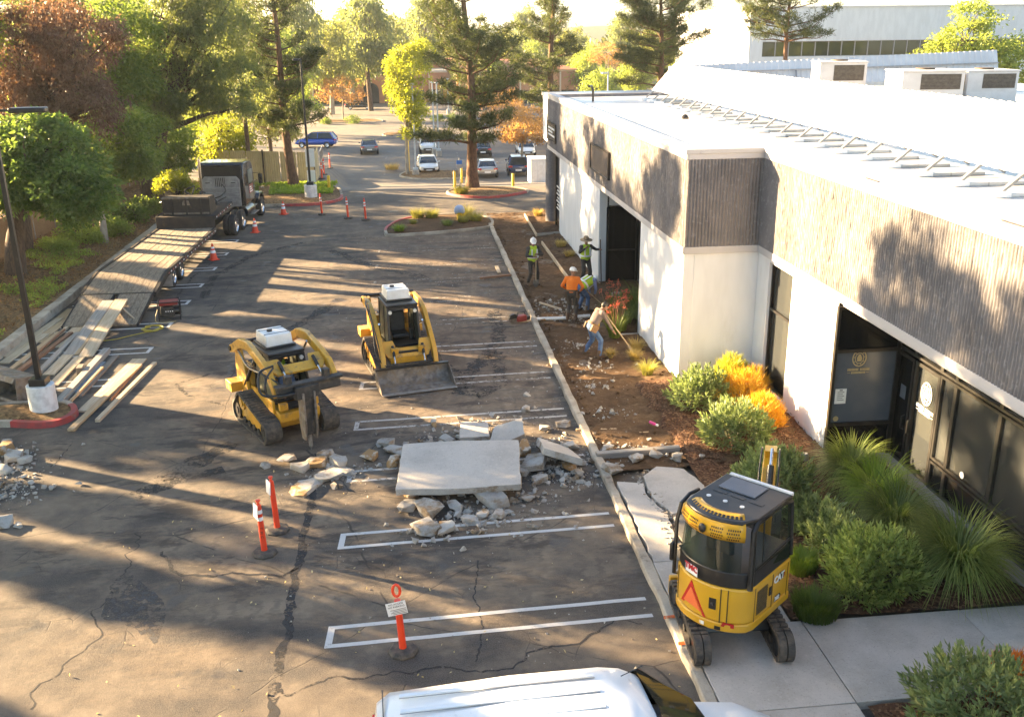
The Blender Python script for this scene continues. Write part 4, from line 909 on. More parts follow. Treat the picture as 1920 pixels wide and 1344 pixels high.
# ================================================================== TREES
def gy(px, py, y): return GY(px, py, y)
def rel(base, pts):
    """crown lobes given as (px, py, distance, rx, ry, rz)"""
    out = []
    for px, py, y, rx, ry, rz in pts: q = GY(px, py, y) - Vector(base); out.append((q.x, q.y, q.z, rx, ry, rz))
    return out
b = (-15.1, 37.3, .4)
tree('dark green broadleaf tree behind the black lamp post on the left', b, [(0, 0, -.3, .42), (.1, .3, 1.2, .34), (.3, .8, 2.6, .28), (.5, 1.0, 4, .2)], rel(b, [(70, 285, 37, 1.9, 1.8, 1.3), (120, 345, 36.5, 1.7, 1.6, 1.2), (20, 330, 37, 1.6, 1.6, 1.4), (150, 380, 36, 1.0, 1.2, .8)]), 26000, .2, L_dark, clumps=190, cr=.55, seed=3, limbs=30)
b = (-16.3, 41.5, .45)
tree('tall withered brown-leaved tree in the top left corner', b, [(0, 0, -.3, .4), (.2, .3, 2.5, .33), (.5, .5, 5, .26), (.6, .6, 8.5, .12)], rel(b, [(60, 90, 41, 2.1, 2, 1.9), (140, 60, 41, 1.8, 2, 1.7), (120, 160, 41, 1.8, 1.8, 1.3), (30, 170, 41, 1.7, 1.6, 1.3), (185, 190, 40.5, .9, 1, 1.0)]), 30000, .16, L_brown, clumps=200, cr=.55, weep=.5, wid=.3, seed=4, limbs=46)
b = (-13.6, 43.7, .3)
tree('slender pale-trunked tree leaning beside the trailer', b, [(0, 0, -.2, .17), (.05, 0, 1.5, .13), (-.2, .1, 2.6, .1), (-.1, .2, 4.2, .07)], rel(b, [(225, 250, 43.6, 1.4, 1.4, 1.2), (200, 310, 43.4, 1.2, 1.2, .8), (260, 300, 43.4, .9, 1, .8)]), 14000, .18, L_oak, BARK2, clumps=120, cr=.42, seed=5, limbs=22, fork=[[(.02, 0, 1.4, .08), (.5, .1, 2.5, .06), (.7, .2, 3.6, .04)]])
b = (-14.3, 55.4, .4)
tree('big eucalyptus with a leaning forked dark trunk beside the truck', b, [(0, 0, -.3, .62), (.15, 0, 1.4, .5), (.9, -.2, 3.8, .42), (1.9, -.3, 6.2, .32), (2.6, 0, 9, .16)], rel(b, [(400, 60, 55, 2.6, 2.4, 2.3), (300, 55, 55, 2.4, 2.4, 2.3), (440, 150, 54.5, 1.9, 2, 1.6), (350, 170, 55, 2.2, 2, 1.5), (290, 190, 54.5, 1.4, 1.6, 1.2), (370, -30, 55, 2.4, 2, 1.6)]), 52000, .19, L_euc, clumps=330, cr=.6, weep=.55, wid=.28, seed=6, limbs=60, fork=[[(-.25, .1, -.2, .4), (-.35, .1, 1.5, .36), (-.9, .3, 4.5, .28), (-1.3, .5, 8, .14)]])
b = (-19, 52, .5)
tree('dense tree between the withered tree and the big eucalyptus', b, [(0, 0, -.3, .35), (.1, 0, 3, .28), (.2, .2, 7, .15)], rel(b, [(215, 60, 52, 2.2, 2.2, 2.2), (225, 150, 52, 2, 2, 1.7), (190, 250, 51, 1.6, 1.6, 1.2), (255, 240, 51, 1.4, 1.6, 1.2)]), 26000, .2, L_oak, clumps=200, cr=.6, weep=.2, seed=7, limbs=30)
pine('tall pine with red trunk behind the far black lamp post', (-7.1, 60.5, .15), 13.5, 3.2, 2.9, seed=3, n=3600, rt=.3, lean=(-.5, 0), needle=.3)
tree('thin straight trunk with a high sparse crown left of the far lamp post', (-10.3, 64.5, .1), [(0, 0, -.2, .16), (0, 0, 4, .13), (-.1, 0, 9, .08), (-.1, 0, 11, .04)], [(0, 0, 8.3, 1.6, 1.6, 1.4), (-.3, 0, 10.5, 1.5, 1.5, 1.6), (.2, 0, 6.3, 1.3, 1.3, .8)], 7000, .2, L_euc, clumps=90, cr=.6, weep=.5, wid=.3, seed=9)
b = (-12.6, 66, 0)
tree('bright lime tree glowing behind the truck cab', b, [(0, 0, -.2, .2), (0, 0, 1.5, .16), (.1, 0, 3.2, .1)], rel(b, [(425, 250, 66, 1.6, 1.6, 1.6), (460, 280, 66, 1.2, 1.4, 1.2), (400, 285, 66, 1.2, 1.4, 1.3)]), 7000, .2, L_lime, clumps=110, cr=.55, weep=.3, seed=10)
b = (-11.2, 57.2, .15)
tree('yellow-green bush between the big trunks and the truck cab', (-12.6, 53.8, .35), [(0, 0, -.1, .07), (0, 0, .5, .05), (0, 0, 1, .03)], [(0, 0, 1.25, .95, .8, .6), (-.6, 0, 1.0, .6, .6, .45), (.5, .3, .9, .6, .6, .5)], 3800, .13, L_lime, clumps=60, cr=.3, seed=11, name='bush', cat='bush')
tree('yellow bush beside the mirror of the truck', (-11.2, 56.5, .2), [(0, 0, -.1, .05), (0, 0, .5, .04), (0, 0, 1, .03)], [(0, 0, .9, .7, .7, .6)], 1800, .13, L_lime, clumps=30, cr=.3, seed=12, name='bush', cat='bush')
for i, (px, py, y, r, h, m, lb) in enumerate(((155, 455, 45.5, 1.0, .75, L_mid, 'bright green bush by the fence behind the trailer'), (205, 440, 47, .9, .8, L_mid, 'bush behind the slender pale trunk'), (240, 415, 49.5, 1.0, .9, L_oak, 'bush between the pale trunk and the big trunks'), (105, 470, 44, .7, .5, L_mid, 'small bush at the left fence'), (270, 400, 51, .8, .8, L_oak, 'bush at the foot of the big trunks'), (215, 345, 56, 1.4, 1.4, L_oak, 'dark bush behind the fence left of the big trunks'))):
    q = G(px, py, .4); tree(lb, (q.x, q.y, .35), [(0, 0, -.1, .06), (0, 0, h * .4, .04), (0, 0, h * .8, .02)], [(0, 0, h * .55, r, r * .9, h * .5), (r * .5, 0, h * .4, r * .6, r * .6, h * .4)], 3000, .13, m, clumps=60, cr=.28, seed=80 + i, name='bush', cat='bush', group='bushes in the planting strip', limbs=8)
b = (-15.6, 46.8, .4)
tree('tall eucalyptus rising out of the photo between the brown tree and the big trunks', b, [(0, 0, -.3, .34), (.1, .1, 3, .28), (.2, .2, 7, .2), (.2, .2, 11, .08)], [(0, 0, 8.6, 1.8, 2.0, 1.6), (.4, -.8, 10.6, 1.5, 2.0, 1.5), (.2, 1.2, 11.2, 1.4, 1.8, 1.4)], 15000, .19, L_euc, clumps=150, cr=.5, weep=.5, wid=.3, seed=17, limbs=30)
b = (-16.6, 38.6, .4)
tree('tall tree rising out of the photo behind the dark broadleaf tree', b, [(0, 0, -.3, .34), (.1, .1, 3, .28), (.2, .2, 7, .2), (.2, .2, 11, .08)], [(.2, .3, 10.4, 1.8, 2.0, 1.6), (0, -.9, 11.8, 1.3, 1.4, 1.0), (.2, 1.4, 9, 1.4, 1.4, 1.4)], 12000, .2, L_oak, clumps=130, cr=.5, weep=.3, seed=18, limbs=26)
for i, (px, y, h, r, m, lb) in enumerate(((335, 70, 5.5, 2.2, L_mid, 'leafy tree filling the gap behind the bush left of the truck'), (395, 82, 6.5, 2.6, L_pale, 'pale tree behind the rack of the truck'), (505, 78, 6, 2.4, L_pale, 'pale yellow tree behind the beige enclosure'), (300, 62, 5, 1.9, L_oak, 'dark leafy tree behind the two big trunks'), (545, 92, 7, 2.6, L_mid, 'green tree behind the trunk of the far tall pine'), (255, 64, 5.5, 2.0, L_mid, 'green tree behind the bushes left of the big trunks'), (150, 60, 6, 2.4, L_oak, 'leafy tree behind the dark broadleaf tree'))):
    q = GY(px, 250, y); tree(lb, (q.x, y, 0), [(0, 0, -.2, .16), (0, 0, 1.5, .13), (.1, 0, h * .6, .06)], [(0, 0, h * .68, r, r, h * .3), (r * .4, 0, h * .42, r * .75, r * .7, h * .2), (-r * .5, .2, h * .4, r * .75, r * .7, h * .22)], 6500, .22, m, clumps=110, cr=.55, weep=.3, seed=420 + i, limbs=16, group='trees behind the truck')
# trees just outside the left edge, whose shadows cross the lot
for i, (x, y, lobes, nn, lb) in enumerate((
    (-14.6, 32.3, [(0, 0, 5.2, 1.7, 1.5, 1.1), (.6, -.6, 4.2, 1.1, 1.1, .7)], 6500, 'pale trunked tree at the left edge of the photo, mostly out of view'),
    (-15.2, 28.0, [(0, 0, 9.5, 2.3, 2.2, 3.0), (.5, .4, 6.2, 2, 1.9, 1.5), (-.3, -.2, 4.7, 1.4, 1.7, .9)], 22000, 'tall tree out of view left of the lumber, shading the entrance end of the fascia'),
    (-15.6, 24.2, [(0, 0, 9.8, 2.4, 2.2, 3.0), (.6, 0, 6.5, 2.1, 1.9, 1.6), (0, .1, 4.6, 1.5, 1.6, .9)], 22000, 'tree out of view left of the near lamp post, shading the lot'),
    (-15.4, 20.4, [(0, 0, 8.5, 2.2, 1.9, 2.6), (.4, 0, 5.8, 1.8, 1.7, 1.5), (.3, .6, 4.0, 1.1, .9, .8)], 19000, 'tree out of view left of the rubble pile, shading the lot'),
    (-16, 16.0, [(0, 0, 7.5, 2.2, 1.9, 2.8), (.4, 0, 5.2, 1.6, 1.6, 1.3)], 17000, 'tree out of view at the lower left, shading the near lot'),
    (-15.2, 12.4, [(0, 0, 7.5, 2, 1.4, 2.8), (0, 0, 4.4, 1.3, 1, 1.2)], 9000, 'nearest tree out of view left of the van'))):
    tree(lb, (x, y, .4), [(0, 0, -.3, .3), (.05, 0, 2, .24), (.1, .1, 4.2, .18), (.1, .1, max(4.6, lobes[0][2]), .08)], lobes, nn, .22, L_oak, BARK2 if i == 0 else BARK, clumps=150, cr=.5, seed=130 + i, limbs=30, group='row of trees along the left kerb')
ORD = ('first', 'second', 'third', 'fourth', 'fifth', 'sixth', 'seventh', 'eighth', 'ninth', 'tenth', 'eleventh', 'twelfth')
for i, (y, ry, z, rz) in enumerate(((23.9, .4, 7.2, 1.2), (28.3, .15, 7.4, 1.1), (30.5, .2, 7.2, 1.2), (33.4, .4, 7.0, 1.5), (35.1, .2, 7.3, 1.3), (39.8, .15, 7.2, 1.2), (41.8, .4, 7.4, 1.5), (44.3, .25, 7.4, 1.3), (46.6, .4, 7.6, 1.4))):
    tree('slim far tree out of view, %s of the second row counted from the van' % ORD[i], (-30, y, 0), [(0, 0, -.3, .2), (.05, 0, 3, .16), (.1, 0, 6.5, .1)], [(0, 0, z, 1.5, ry, rz), (.4, .1, z - .5, 1.2, ry * .8, rz * .8)], 5000, .2, L_oak, clumps=70, cr=.18, seed=400 + i, limbs=12, group='second row of trees left of the lot')
for i, (x, y) in enumerate(((-19.5, 45.2), (-21, 47.0), (-19, 48.3), (-22, 50.4), (-20, 51.2), (-23, 53.6), (-21, 54.2), (-24, 57.0), (-20.5, 56.8), (-25, 60.5))):
    tree('slender trunk in the grove behind the fence, %s from the left' % ORD[i], (x, y, .3), [(0, 0, -.4, .17), (.05, 0, 3, .13), (.1, 0, 6.5, .1)], [(0, 0, 7.6, 1.2, 1.2, 1.2), (.2, .1, 9.2, 1.0, 1.0, 1.0)], 3600, .2, L_euc, clumps=60, cr=.4, weep=.4, seed=440 + i, limbs=12, group='grove behind the fence')
# centre
_f = FT(-.1, 65.3); b = (_f.x, _f.y, TERR)
tree('lime yellow tree glowing in the sun in the middle of the far lot', b, [(0, 0, -.1, .18), (0, 0, 2, .15), (.05, 0, 4, .12), (0, 0, 6.5, .06)], rel(b, [(765, 125, _f.y, 1.95, 1.9, 1.7), (755, 175, _f.y, 1.6, 1.7, 1.3), (775, 210, _f.y, 1.5, 1.5, .9), (790, 95, _f.y, 1.1, 1.3, .9), (770, 245, _f.y, .8, .8, .6)]), 14000, .24, L_lime, BARK2, clumps=170, cr=.55, seed=14)
pine('tallest pine standing on the kerb island in the centre', (3.9, 58.3, .15), 14, 2.6, 3.3, seed=5, n=3200, rt=.34, lean=(-.35, .3), needle=.34, shape=.45)
q = GY(1035, 200, 76); pine('pine behind the far corner of the building', (q.x, 76, 0), 15, 3.2, 3.0, seed=8, n=3200, rt=.33, needle=.34, shape=.5)
q = GY(1236, 150, 74); pine('broad pine behind the left end of the roof screen', (q.x, 74, 0), 14.5, 5.0, 3.6, seed=11, n=3200, rt=.3, needle=.36, shape=.4)
q = GY(1475, 110, 66); pine('sparse pine in front of the far white office', (q.x, 66, 0), 13.5, 8.2, 2.9, seed=13, n=1100, rt=.26, needle=.34, shape=.3)
b = (44.5, 75, 0); q = GY(1800, 90, 75); b = (q.x, 75, 0)
tree('large bright broadleaf tree at the top right behind the roof', b, [(0, 0, 0, .3), (0, 0, 4, .25), (.2, 0, 8, .12)], rel(b, [(1810, 80, 75, 3, 2.6, 2.0), (1770, 110, 75, 2.5, 2.5, 1.6), (1850, 120, 75, 2.8, 2.5, 1.6), (1830, 30, 75, 2.0, 2, 1.2), (1905, 140, 75, 2.2, 2, 1.4), (1890, 90, 75, 2, 2, 1.2)]), 13000, .28, L_mid, clumps=190, cr=.7, seed=15, limbs=40)
for i, (px, py, y, cz, r, lb, h) in enumerate(((640, 165, 118, 5.2, 3.0, 'orange autumn tree left of the lime tree', 3.4), (955, 212, 92, 4.2, 3.0, 'golden autumn tree just right of the big pine', 2.0), (1000, 222, 84, 4.4, 2.8, 'golden autumn tree beside the far corner of the building', 2.2), (940, 185, 112, 4.8, 3.2, 'autumn tree farther back behind the big pine', 2.6), (978, 245, 70, 3.8, 2.0, 'thin-trunked autumn tree among the parked cars', 1.6), (1140, 100, 130, 6.5, 3, 'rust coloured tree behind the second pine', 3))):
    y *= 1.22; q = GY(px, py, y); r *= 1.1; cz = q.z - TERR
    tree(lb, (q.x, y, TERR), [(0, 0, 0, .14), (0, 0, 1.5, .11), (.1, 0, 3, .08), (.1, 0, cz, .04)], [(0, 0, cz, r, r, h * .6), (r * .5, 0, cz - h * .3, r * .6, r * .6, h * .4), (-r * .5, 0, cz - .2 * h, r * .6, r * .6, h * .4)], 4200, .2, L_gold, BARK2, clumps=110, cr=.45, seed=150 + i, group='autumn trees around the far lot', limbs=40)
# background woods: individual trees in rows, meshes shared
kinds = []
for k, (m, bk, wp, lobes, h) in enumerate(((L_pale, BARK2, .4, [(0, 0, 8, 3, 3, 3), (1.5, 0, 5.8, 2.4, 2.4, 1.8), (-1.6, .5, 6.2, 2.4, 2.4, 1.8), (.3, 0, 10.6, 2, 2, 1.6)], 11), (L_mid, BARK, .2, [(0, 0, 6, 3.4, 3.4, 2.6), (1.6, .4, 4.5, 2.4, 2.4, 1.8), (-1.7, -.3, 4.8, 2.3, 2.3, 1.8), (0, 0, 8, 2.4, 2.4, 1.6)], 9), (L_euc, BARK, .6, [(0, 0, 9.5, 2.5, 2.5, 3), (1, 0, 6.5, 2, 2, 1.8), (-1.2, 0, 7, 2, 2, 2), (0, 0, 12, 1.7, 1.7, 1.6)], 13))):
    kinds.append((tree('', (0, -500, 0), [(0, 0, 0, .32), (.1, 0, 2.5, .26), (.2, .1, h * .5, .18), (0, 0, h * .85, .08)], lobes, 7000, .42, m, bk, clumps=130, cr=1.0, weep=wp, wid=.4, seed=200 + k, limbs=24, group='woods beyond the far lot'), h))
WOODS = [  # px at the crown, distance, scale, kind, words
 (615, 135, 1.0, 0, 'pale tree left of the orange building front'), (655, 150, 1.12, 0, 'tall pale tree above the orange autumn tree'), (690, 140, 1.1, 2, 'pale-trunked eucalyptus by the orange arch building'), (725, 160, 1.05, 0, 'pale tree directly behind the lime tree'), (590, 175, 1.2, 1, 'green tree between the far pine and the pale trees'), (800, 170, 1.1, 2, 'eucalyptus behind the left side of the big pine'), (845, 190, 1.0, 0, 'pale tree seen through the branches of the big pine'), (1105, 150, .8, 1, 'bushy tree behind the second pine'), (1125, 120, .62, 1, 'bright round tree right of the second pine'), (1165, 210, .95, 2, 'slim eucalyptus between the second and the broad pine'), (1300, 150, .9, 1, 'green tree right of the broad pine'), (1345, 130, .8, 1, 'rounded tree above the left end of the rear roof screen'), (1380, 115, .72, 1, 'small tree touching the left edge of the far white office'), (1320, 230, 1.1, 2, 'tall tree behind the rounded trees right of the broad pine'), (1375, 240, 1.0, 0, 'pale far tree beside the corner of the white office'), (560, 125, 1.05, 2, 'eucalyptus behind the far tall pine'), (500, 110, 1.0, 1, 'green tree left of the far tall pine'), (440, 105, 1.1, 0, 'pale tree behind the lime tree by the truck'), (340, 100, 1.1, 1, 'green tree behind the big eucalyptus'), (230, 95, 1.15, 2, 'tree far behind the slender pale trunk'), (90, 90, 1.1, 1, 'tree far behind the dark broadleaf tree'), (950, 180, .8, 0, 'pale tree behind the golden autumn trees'), (1000, 200, .85, 1, 'green tree behind the gap between the two pines'), (880, 230, 1.0, 1, 'far green tree behind the trunk of the big pine'), (1230, 190, .9, 0, 'pale tree behind the broad pine'), (1270, 120, .55, 1, 'low round tree right of the trunk of the broad pine'),
 (770, 200, 1.0, 2, 'tall far tree straight behind the top of the lime tree'), (915, 150, .75, 1, 'rounded tree just right of the trunk of the big pine'), (1075, 175, .9, 0, 'pale tree touching the right side of the second pine'), (1195, 140, .75, 1, 'green tree left of the broad pine above the roof'), (1290, 200, 1.0, 2, 'slim tall tree close behind the right side of the broad pine'), (1330, 175, .95, 0, 'pale broad tree above the end of the front roof screen'), (630, 210, 1.2, 1, 'far green tree between the first two pale trees'), (700, 230, 1.25, 0, 'farthest pale tree above the orange shop front'), (985, 240, 1.1, 2, 'slim far tree right between the two centre pines')]
for i, (px, y, s, k, lb) in enumerate(WOODS):
    src, h = kinds[k]; q = GY(px, 100, y); y *= 1.15; q = GY(px, 100, y); s *= 1.32; loc = (q.x, y, min(TERR, ground_z(q.x, y)) - .1) if y > 140 or q.x > -8 else (q.x, y, lot_z(q.x, y) - .1); lb2 = lb + ', beyond the far lot' if len(lb.split()) < 12 else lb
    rz = rnd.uniform(0, 6); sc = (s, s, s * rnd.uniform(.95, 1.1))
    if i in (0, 1, 2, 3, 4, 7) and not kinds[k][0].get('used'): place(src, loc, rz); src.scale = sc; src['label'] = lb2; src['used'] = 1
    else: dup(src, loc, rz, lb2, sc)
for src, h in kinds:
    if 'used' in src: del src['used']
# woods too far to count: one mass of crowns on the valley floor and the hill
rg = np.random.default_rng(5); N = 900; yy = 230 + 620 * rg.random(N) ** 1.4; xx = (rg.random(N) - .42) * 1.5 * yy; C = np.stack([xx, yy, np.array([ground_z(a, b) for a, b in zip(xx, yy)]) + 3.5 + 3.5 * rg.random(N)], 1)
ci = np.repeat(np.arange(N), 110); off = unit(rg.normal(size=(len(ci), 3))) * (rg.random(len(ci)) ** .4)[:, None] * np.array([5, 5, 5.5]); P = C[ci] + off; D = unit(off + rg.normal(size=off.shape) * 2)
V, F = leafquads(P, D, 1.5 + rg.random(len(P)), .9 + 0 * P[:, 0], rg); wood = raw('distant_woods', V, F, leafmat('distant_leaf', (.1, .115, .04), (.17, .17, .06), .45)); tag(wood, 'hazy far woods filling the valley below the hills', 'woods', kind='stuff')
# ground cover
def cover(name, label, xr, yr, n, lm, size, zf, mask, seed, cat='ground cover'):
    rg = np.random.default_rng(seed); P = np.stack([rg.uniform(*xr, n), rg.uniform(*yr, n), np.zeros(n)], 1); P = P[[mask(x, y) for x, y, _ in P]]; P[:, 2] = [zf(x, y) for x, y, _ in P]
    P[:, 2] += (rg.random(len(P)) * .1 if name != 'fallen_leaves' else .092); D = unit(rg.normal(size=P.shape) + np.array([0, 0, .8])); L = size * (.6 + .8 * rg.random(len(P))); V, F = leafquads(P, D, L, L * .5, rg); o = raw(name, V, F, lm); return tag(o, label, cat, kind='stuff')
cover('ground_cover', 'low green ground cover under the trees along the left kerb', (-16, -12.8), (28, 50), 26000, L_mid, .1, strip_z, lambda x, y: fbm(x * .45, y * .3, 9) > .05 + .35 * (y > 42), 1)
cover('ground_cover', 'sunny grass and weeds on the far island by the beige enclosure', (-12, -4.6), (56.5, 61.4), 14000, L_lowgrass, .16, lambda x, y: .18, lambda x, y: fbm(x * .5, y * .5, 4) > -.2 and y > 57.2 - .1 * x * 0, 2)
cover('leaf_litter', 'dry fallen leaves on the strip along the left kerb', (-16.4, -12.7), (24, 54), 9000, leafmat('dry_leaf', (.22, .12, .05), (.36, .22, .09), .2, (1, .8, .5)), .09, strip_z, lambda x, y: True, 3, 'leaf litter')
cover('bark_chips', 'reddish brown bark chips covering the shrub bed', (5.8, 9.8), (12.55, 18.7), 9000, mat('bark_chip', (.2, .1, .05), (.1, .05, .03), 1.5, rough=.9), .05, lambda x, y: bed_z(x, y) - .06, lambda x, y: True, 4, 'bark chips')
cover('bark_chips', 'dark bark chips and clods round the golden shrubs', (5.7, 8.9), (18.6, 23.3), 7000, MATS['bark_chip'], .05, lambda x, y: bed2_z(x, y) - .06, lambda x, y: True, 5, 'bark chips')
cover('bark_chips', 'bark chips in the bed at the bottom right corner', (6.1, 9), (8.5, 10.4), 2500, MATS['bark_chip'], .05, lambda x, y: bed_z(x, y) - .09, lambda x, y: True, 6, 'bark chips')

cover('fallen_leaves', 'small pale fallen leaves scattered on the near asphalt', (-6, 3.7), (9.5, 20), 190, leafmat('pale_dry_leaf', (.5, .42, .22), (.6, .52, .3), .2, (1, .9, .6)), .055, lambda x, y: -.085, lambda x, y: True, 9, 'leaves')
# ================================================================== MACHINES
M_cat = mat('machine_yellow', (.62, .33, .025), (.55, .28, .02), 2, rough=.42, dirt=(.2, .13, .07), dlo=.5, dhi=.74, dscale=4.5, coat=.15)
M_catclean = mat('clean_machine_yellow', (.66, .36, .02), (.62, .33, .018), 2, rough=.3, coat=.3)
M_iron = mat('dark_iron', (.035, .033, .032), (.06, .055, .05), 5, rough=.6, metal=.4, dirt=(.17, .13, .09), dlo=.5, dhi=.75, dscale=5)
M_blk = mat('black_steel', (.012, .012, .013), (.022, .021, .02), 5, rough=.35, dirt=(.08, .065, .05), dlo=.58, dhi=.8, dscale=4)
M_rubber = mat('rubber', (.03, .029, .028), (.05, .047, .044), 6, rough=.85, dirt=(.15, .12, .09), dlo=.3, dhi=.8, dscale=9, bump=.3, bscale=30)
M_chrome = mat('chrome_rod', (.75, .75, .74), (.65, .65, .64), 5, rough=.15, metal=1)
M_cabglass = glass('cab_glass', (.03, .045, .04), .04, .72)
M_screen = mat('dusty_side_screen', (.14, .135, .085), (.07, .075, .05), 7, rough=.5)
M_plastic = mat('white_plastic', (.8, .79, .76), (.72, .7, .66), 4, rough=.45, dirt=(.45, .38, .28), dlo=.62, dhi=.8)
M_seat = mat('black_vinyl', (.015, .015, .016), (.025, .025, .025), 6, rough=.5)
M_worn = mat('worn_steel', (.25, .22, .19), (.12, .1, .085), 6, rough=.55, metal=.3, dirt=(.26, .2, .14), dlo=.45, dhi=.65, dscale=4)
M_orangered = mat('orange_red_plastic', (.8, .06, .015), (.72, .05, .015), 3, rough=.45)
M_reflect = mat('reflective_tape', (.85, .85, .85), (.78, .78, .78), 4, rough=.3)
M_lens = mat('lamp_lens', (.85, .83, .75), (.8, .78, .7), 5, rough=.15)

def hull2(pts):
    P = sorted(set((round(a, 4), round(b, 4)) for a, b in pts))
    def half(Q):
        h = []
        for p in Q:
            while len(h) > 1 and (h[-1][0] - h[-2][0]) * (p[1] - h[-2][1]) - (h[-1][1] - h[-2][1]) * (p[0] - h[-2][0]) <= 0: h.pop()
            h.append(p)
        return h
    a = half(P); b = half(P[::-1]); return a[:-1] + b[:-1]
def resample(poly, step):
    out = []; n = len(poly)
    for i in range(n):
        a = Vector(poly[i]); b = Vector(poly[(i + 1) % n]); k = max(1, int(round((b - a).length / step)))
        for j in range(k): out.append(tuple(a.lerp(b, j / k)))
    return out
def track(parent, x0, x1, circles, lug=.03, pitch=.14, th=.05, label=None, lugw=.5, chevron=False):
    """rubber track: endless belt round the wheels, with lugs"""
    H = hull2([(cy + r * math.cos(t), cz + r * math.sin(t)) for cy, cz, r in circles for t in np.linspace(0, 2 * PI, 28, False)]); c = Vector((sum(p[0] for p in H) / len(H), sum(p[1] for p in H) / len(H)))
    H = resample(H, .12); n = len(H); I = []
    for i in range(n):
        a = Vector(H[i - 1]); b = Vector(H[(i + 1) % n]); t = (b - a).normalized(); nn = Vector((-t.y, t.x)); p = Vector(H[i])
        if (c - p).dot(nn) < 0: nn = -nn
        I.append(tuple(p + nn * th))
    mb = MB().ring(H, I, x0, x1, 'x'); Q = resample(H, pitch); k = 0
    for i in range(len(Q)):
        a = Vector(Q[i]); b = Vector(Q[(i + 1) % len(Q)]); t = (b - a).normalized(); nn = Vector((t.y, -t.x)); 
        if (a - c).dot(nn) < 0: nn = -nn
        ang = math.atan2(t.y, t.x); m = (a + b) / 2 + nn * lug * .4; w = x1 - x0; R = (ang, 0, 0)
        if chevron:
            for s in (-1, 1): mb.box(((x0 + x1) / 2 + s * w * .26, m.x, m.y), (w * .44, pitch * lugw, lug * 1.8), R)
        else: mb.box(((x0 + x1) / 2, m.x, m.y), (w * .98, pitch * lugw, lug * 1.4), R)
    return mb.build('track_belt', M_rubber, parent)
def rot_about(p, piv, th):
    y, z = p[0] - piv[0], p[1] - piv[1]; return (piv[0] + y * math.cos(th) - z * math.sin(th), piv[1] + y * math.sin(th) + z * math.cos(th))
def hose(parent, pts, r=.022, m=None, name='hose'):
    P = [Vector(p) for p in pts]; out = []
    for i in range(len(P) - 1):
        a, b, c, d = P[max(i - 1, 0)], P[i], P[i + 1], P[min(i + 2, len(P) - 1)]
        for j in range(5):
            t = j / 5; out.append(.5 * ((2 * b) + (c - a) * t + (2 * a - 5 * b + 4 * c - d) * t * t + (3 * b - a - 3 * c + d) * t ** 3))
    out.append(P[-1]); return MB().tube(out, r, 7).build(name, m or M_blk, parent)

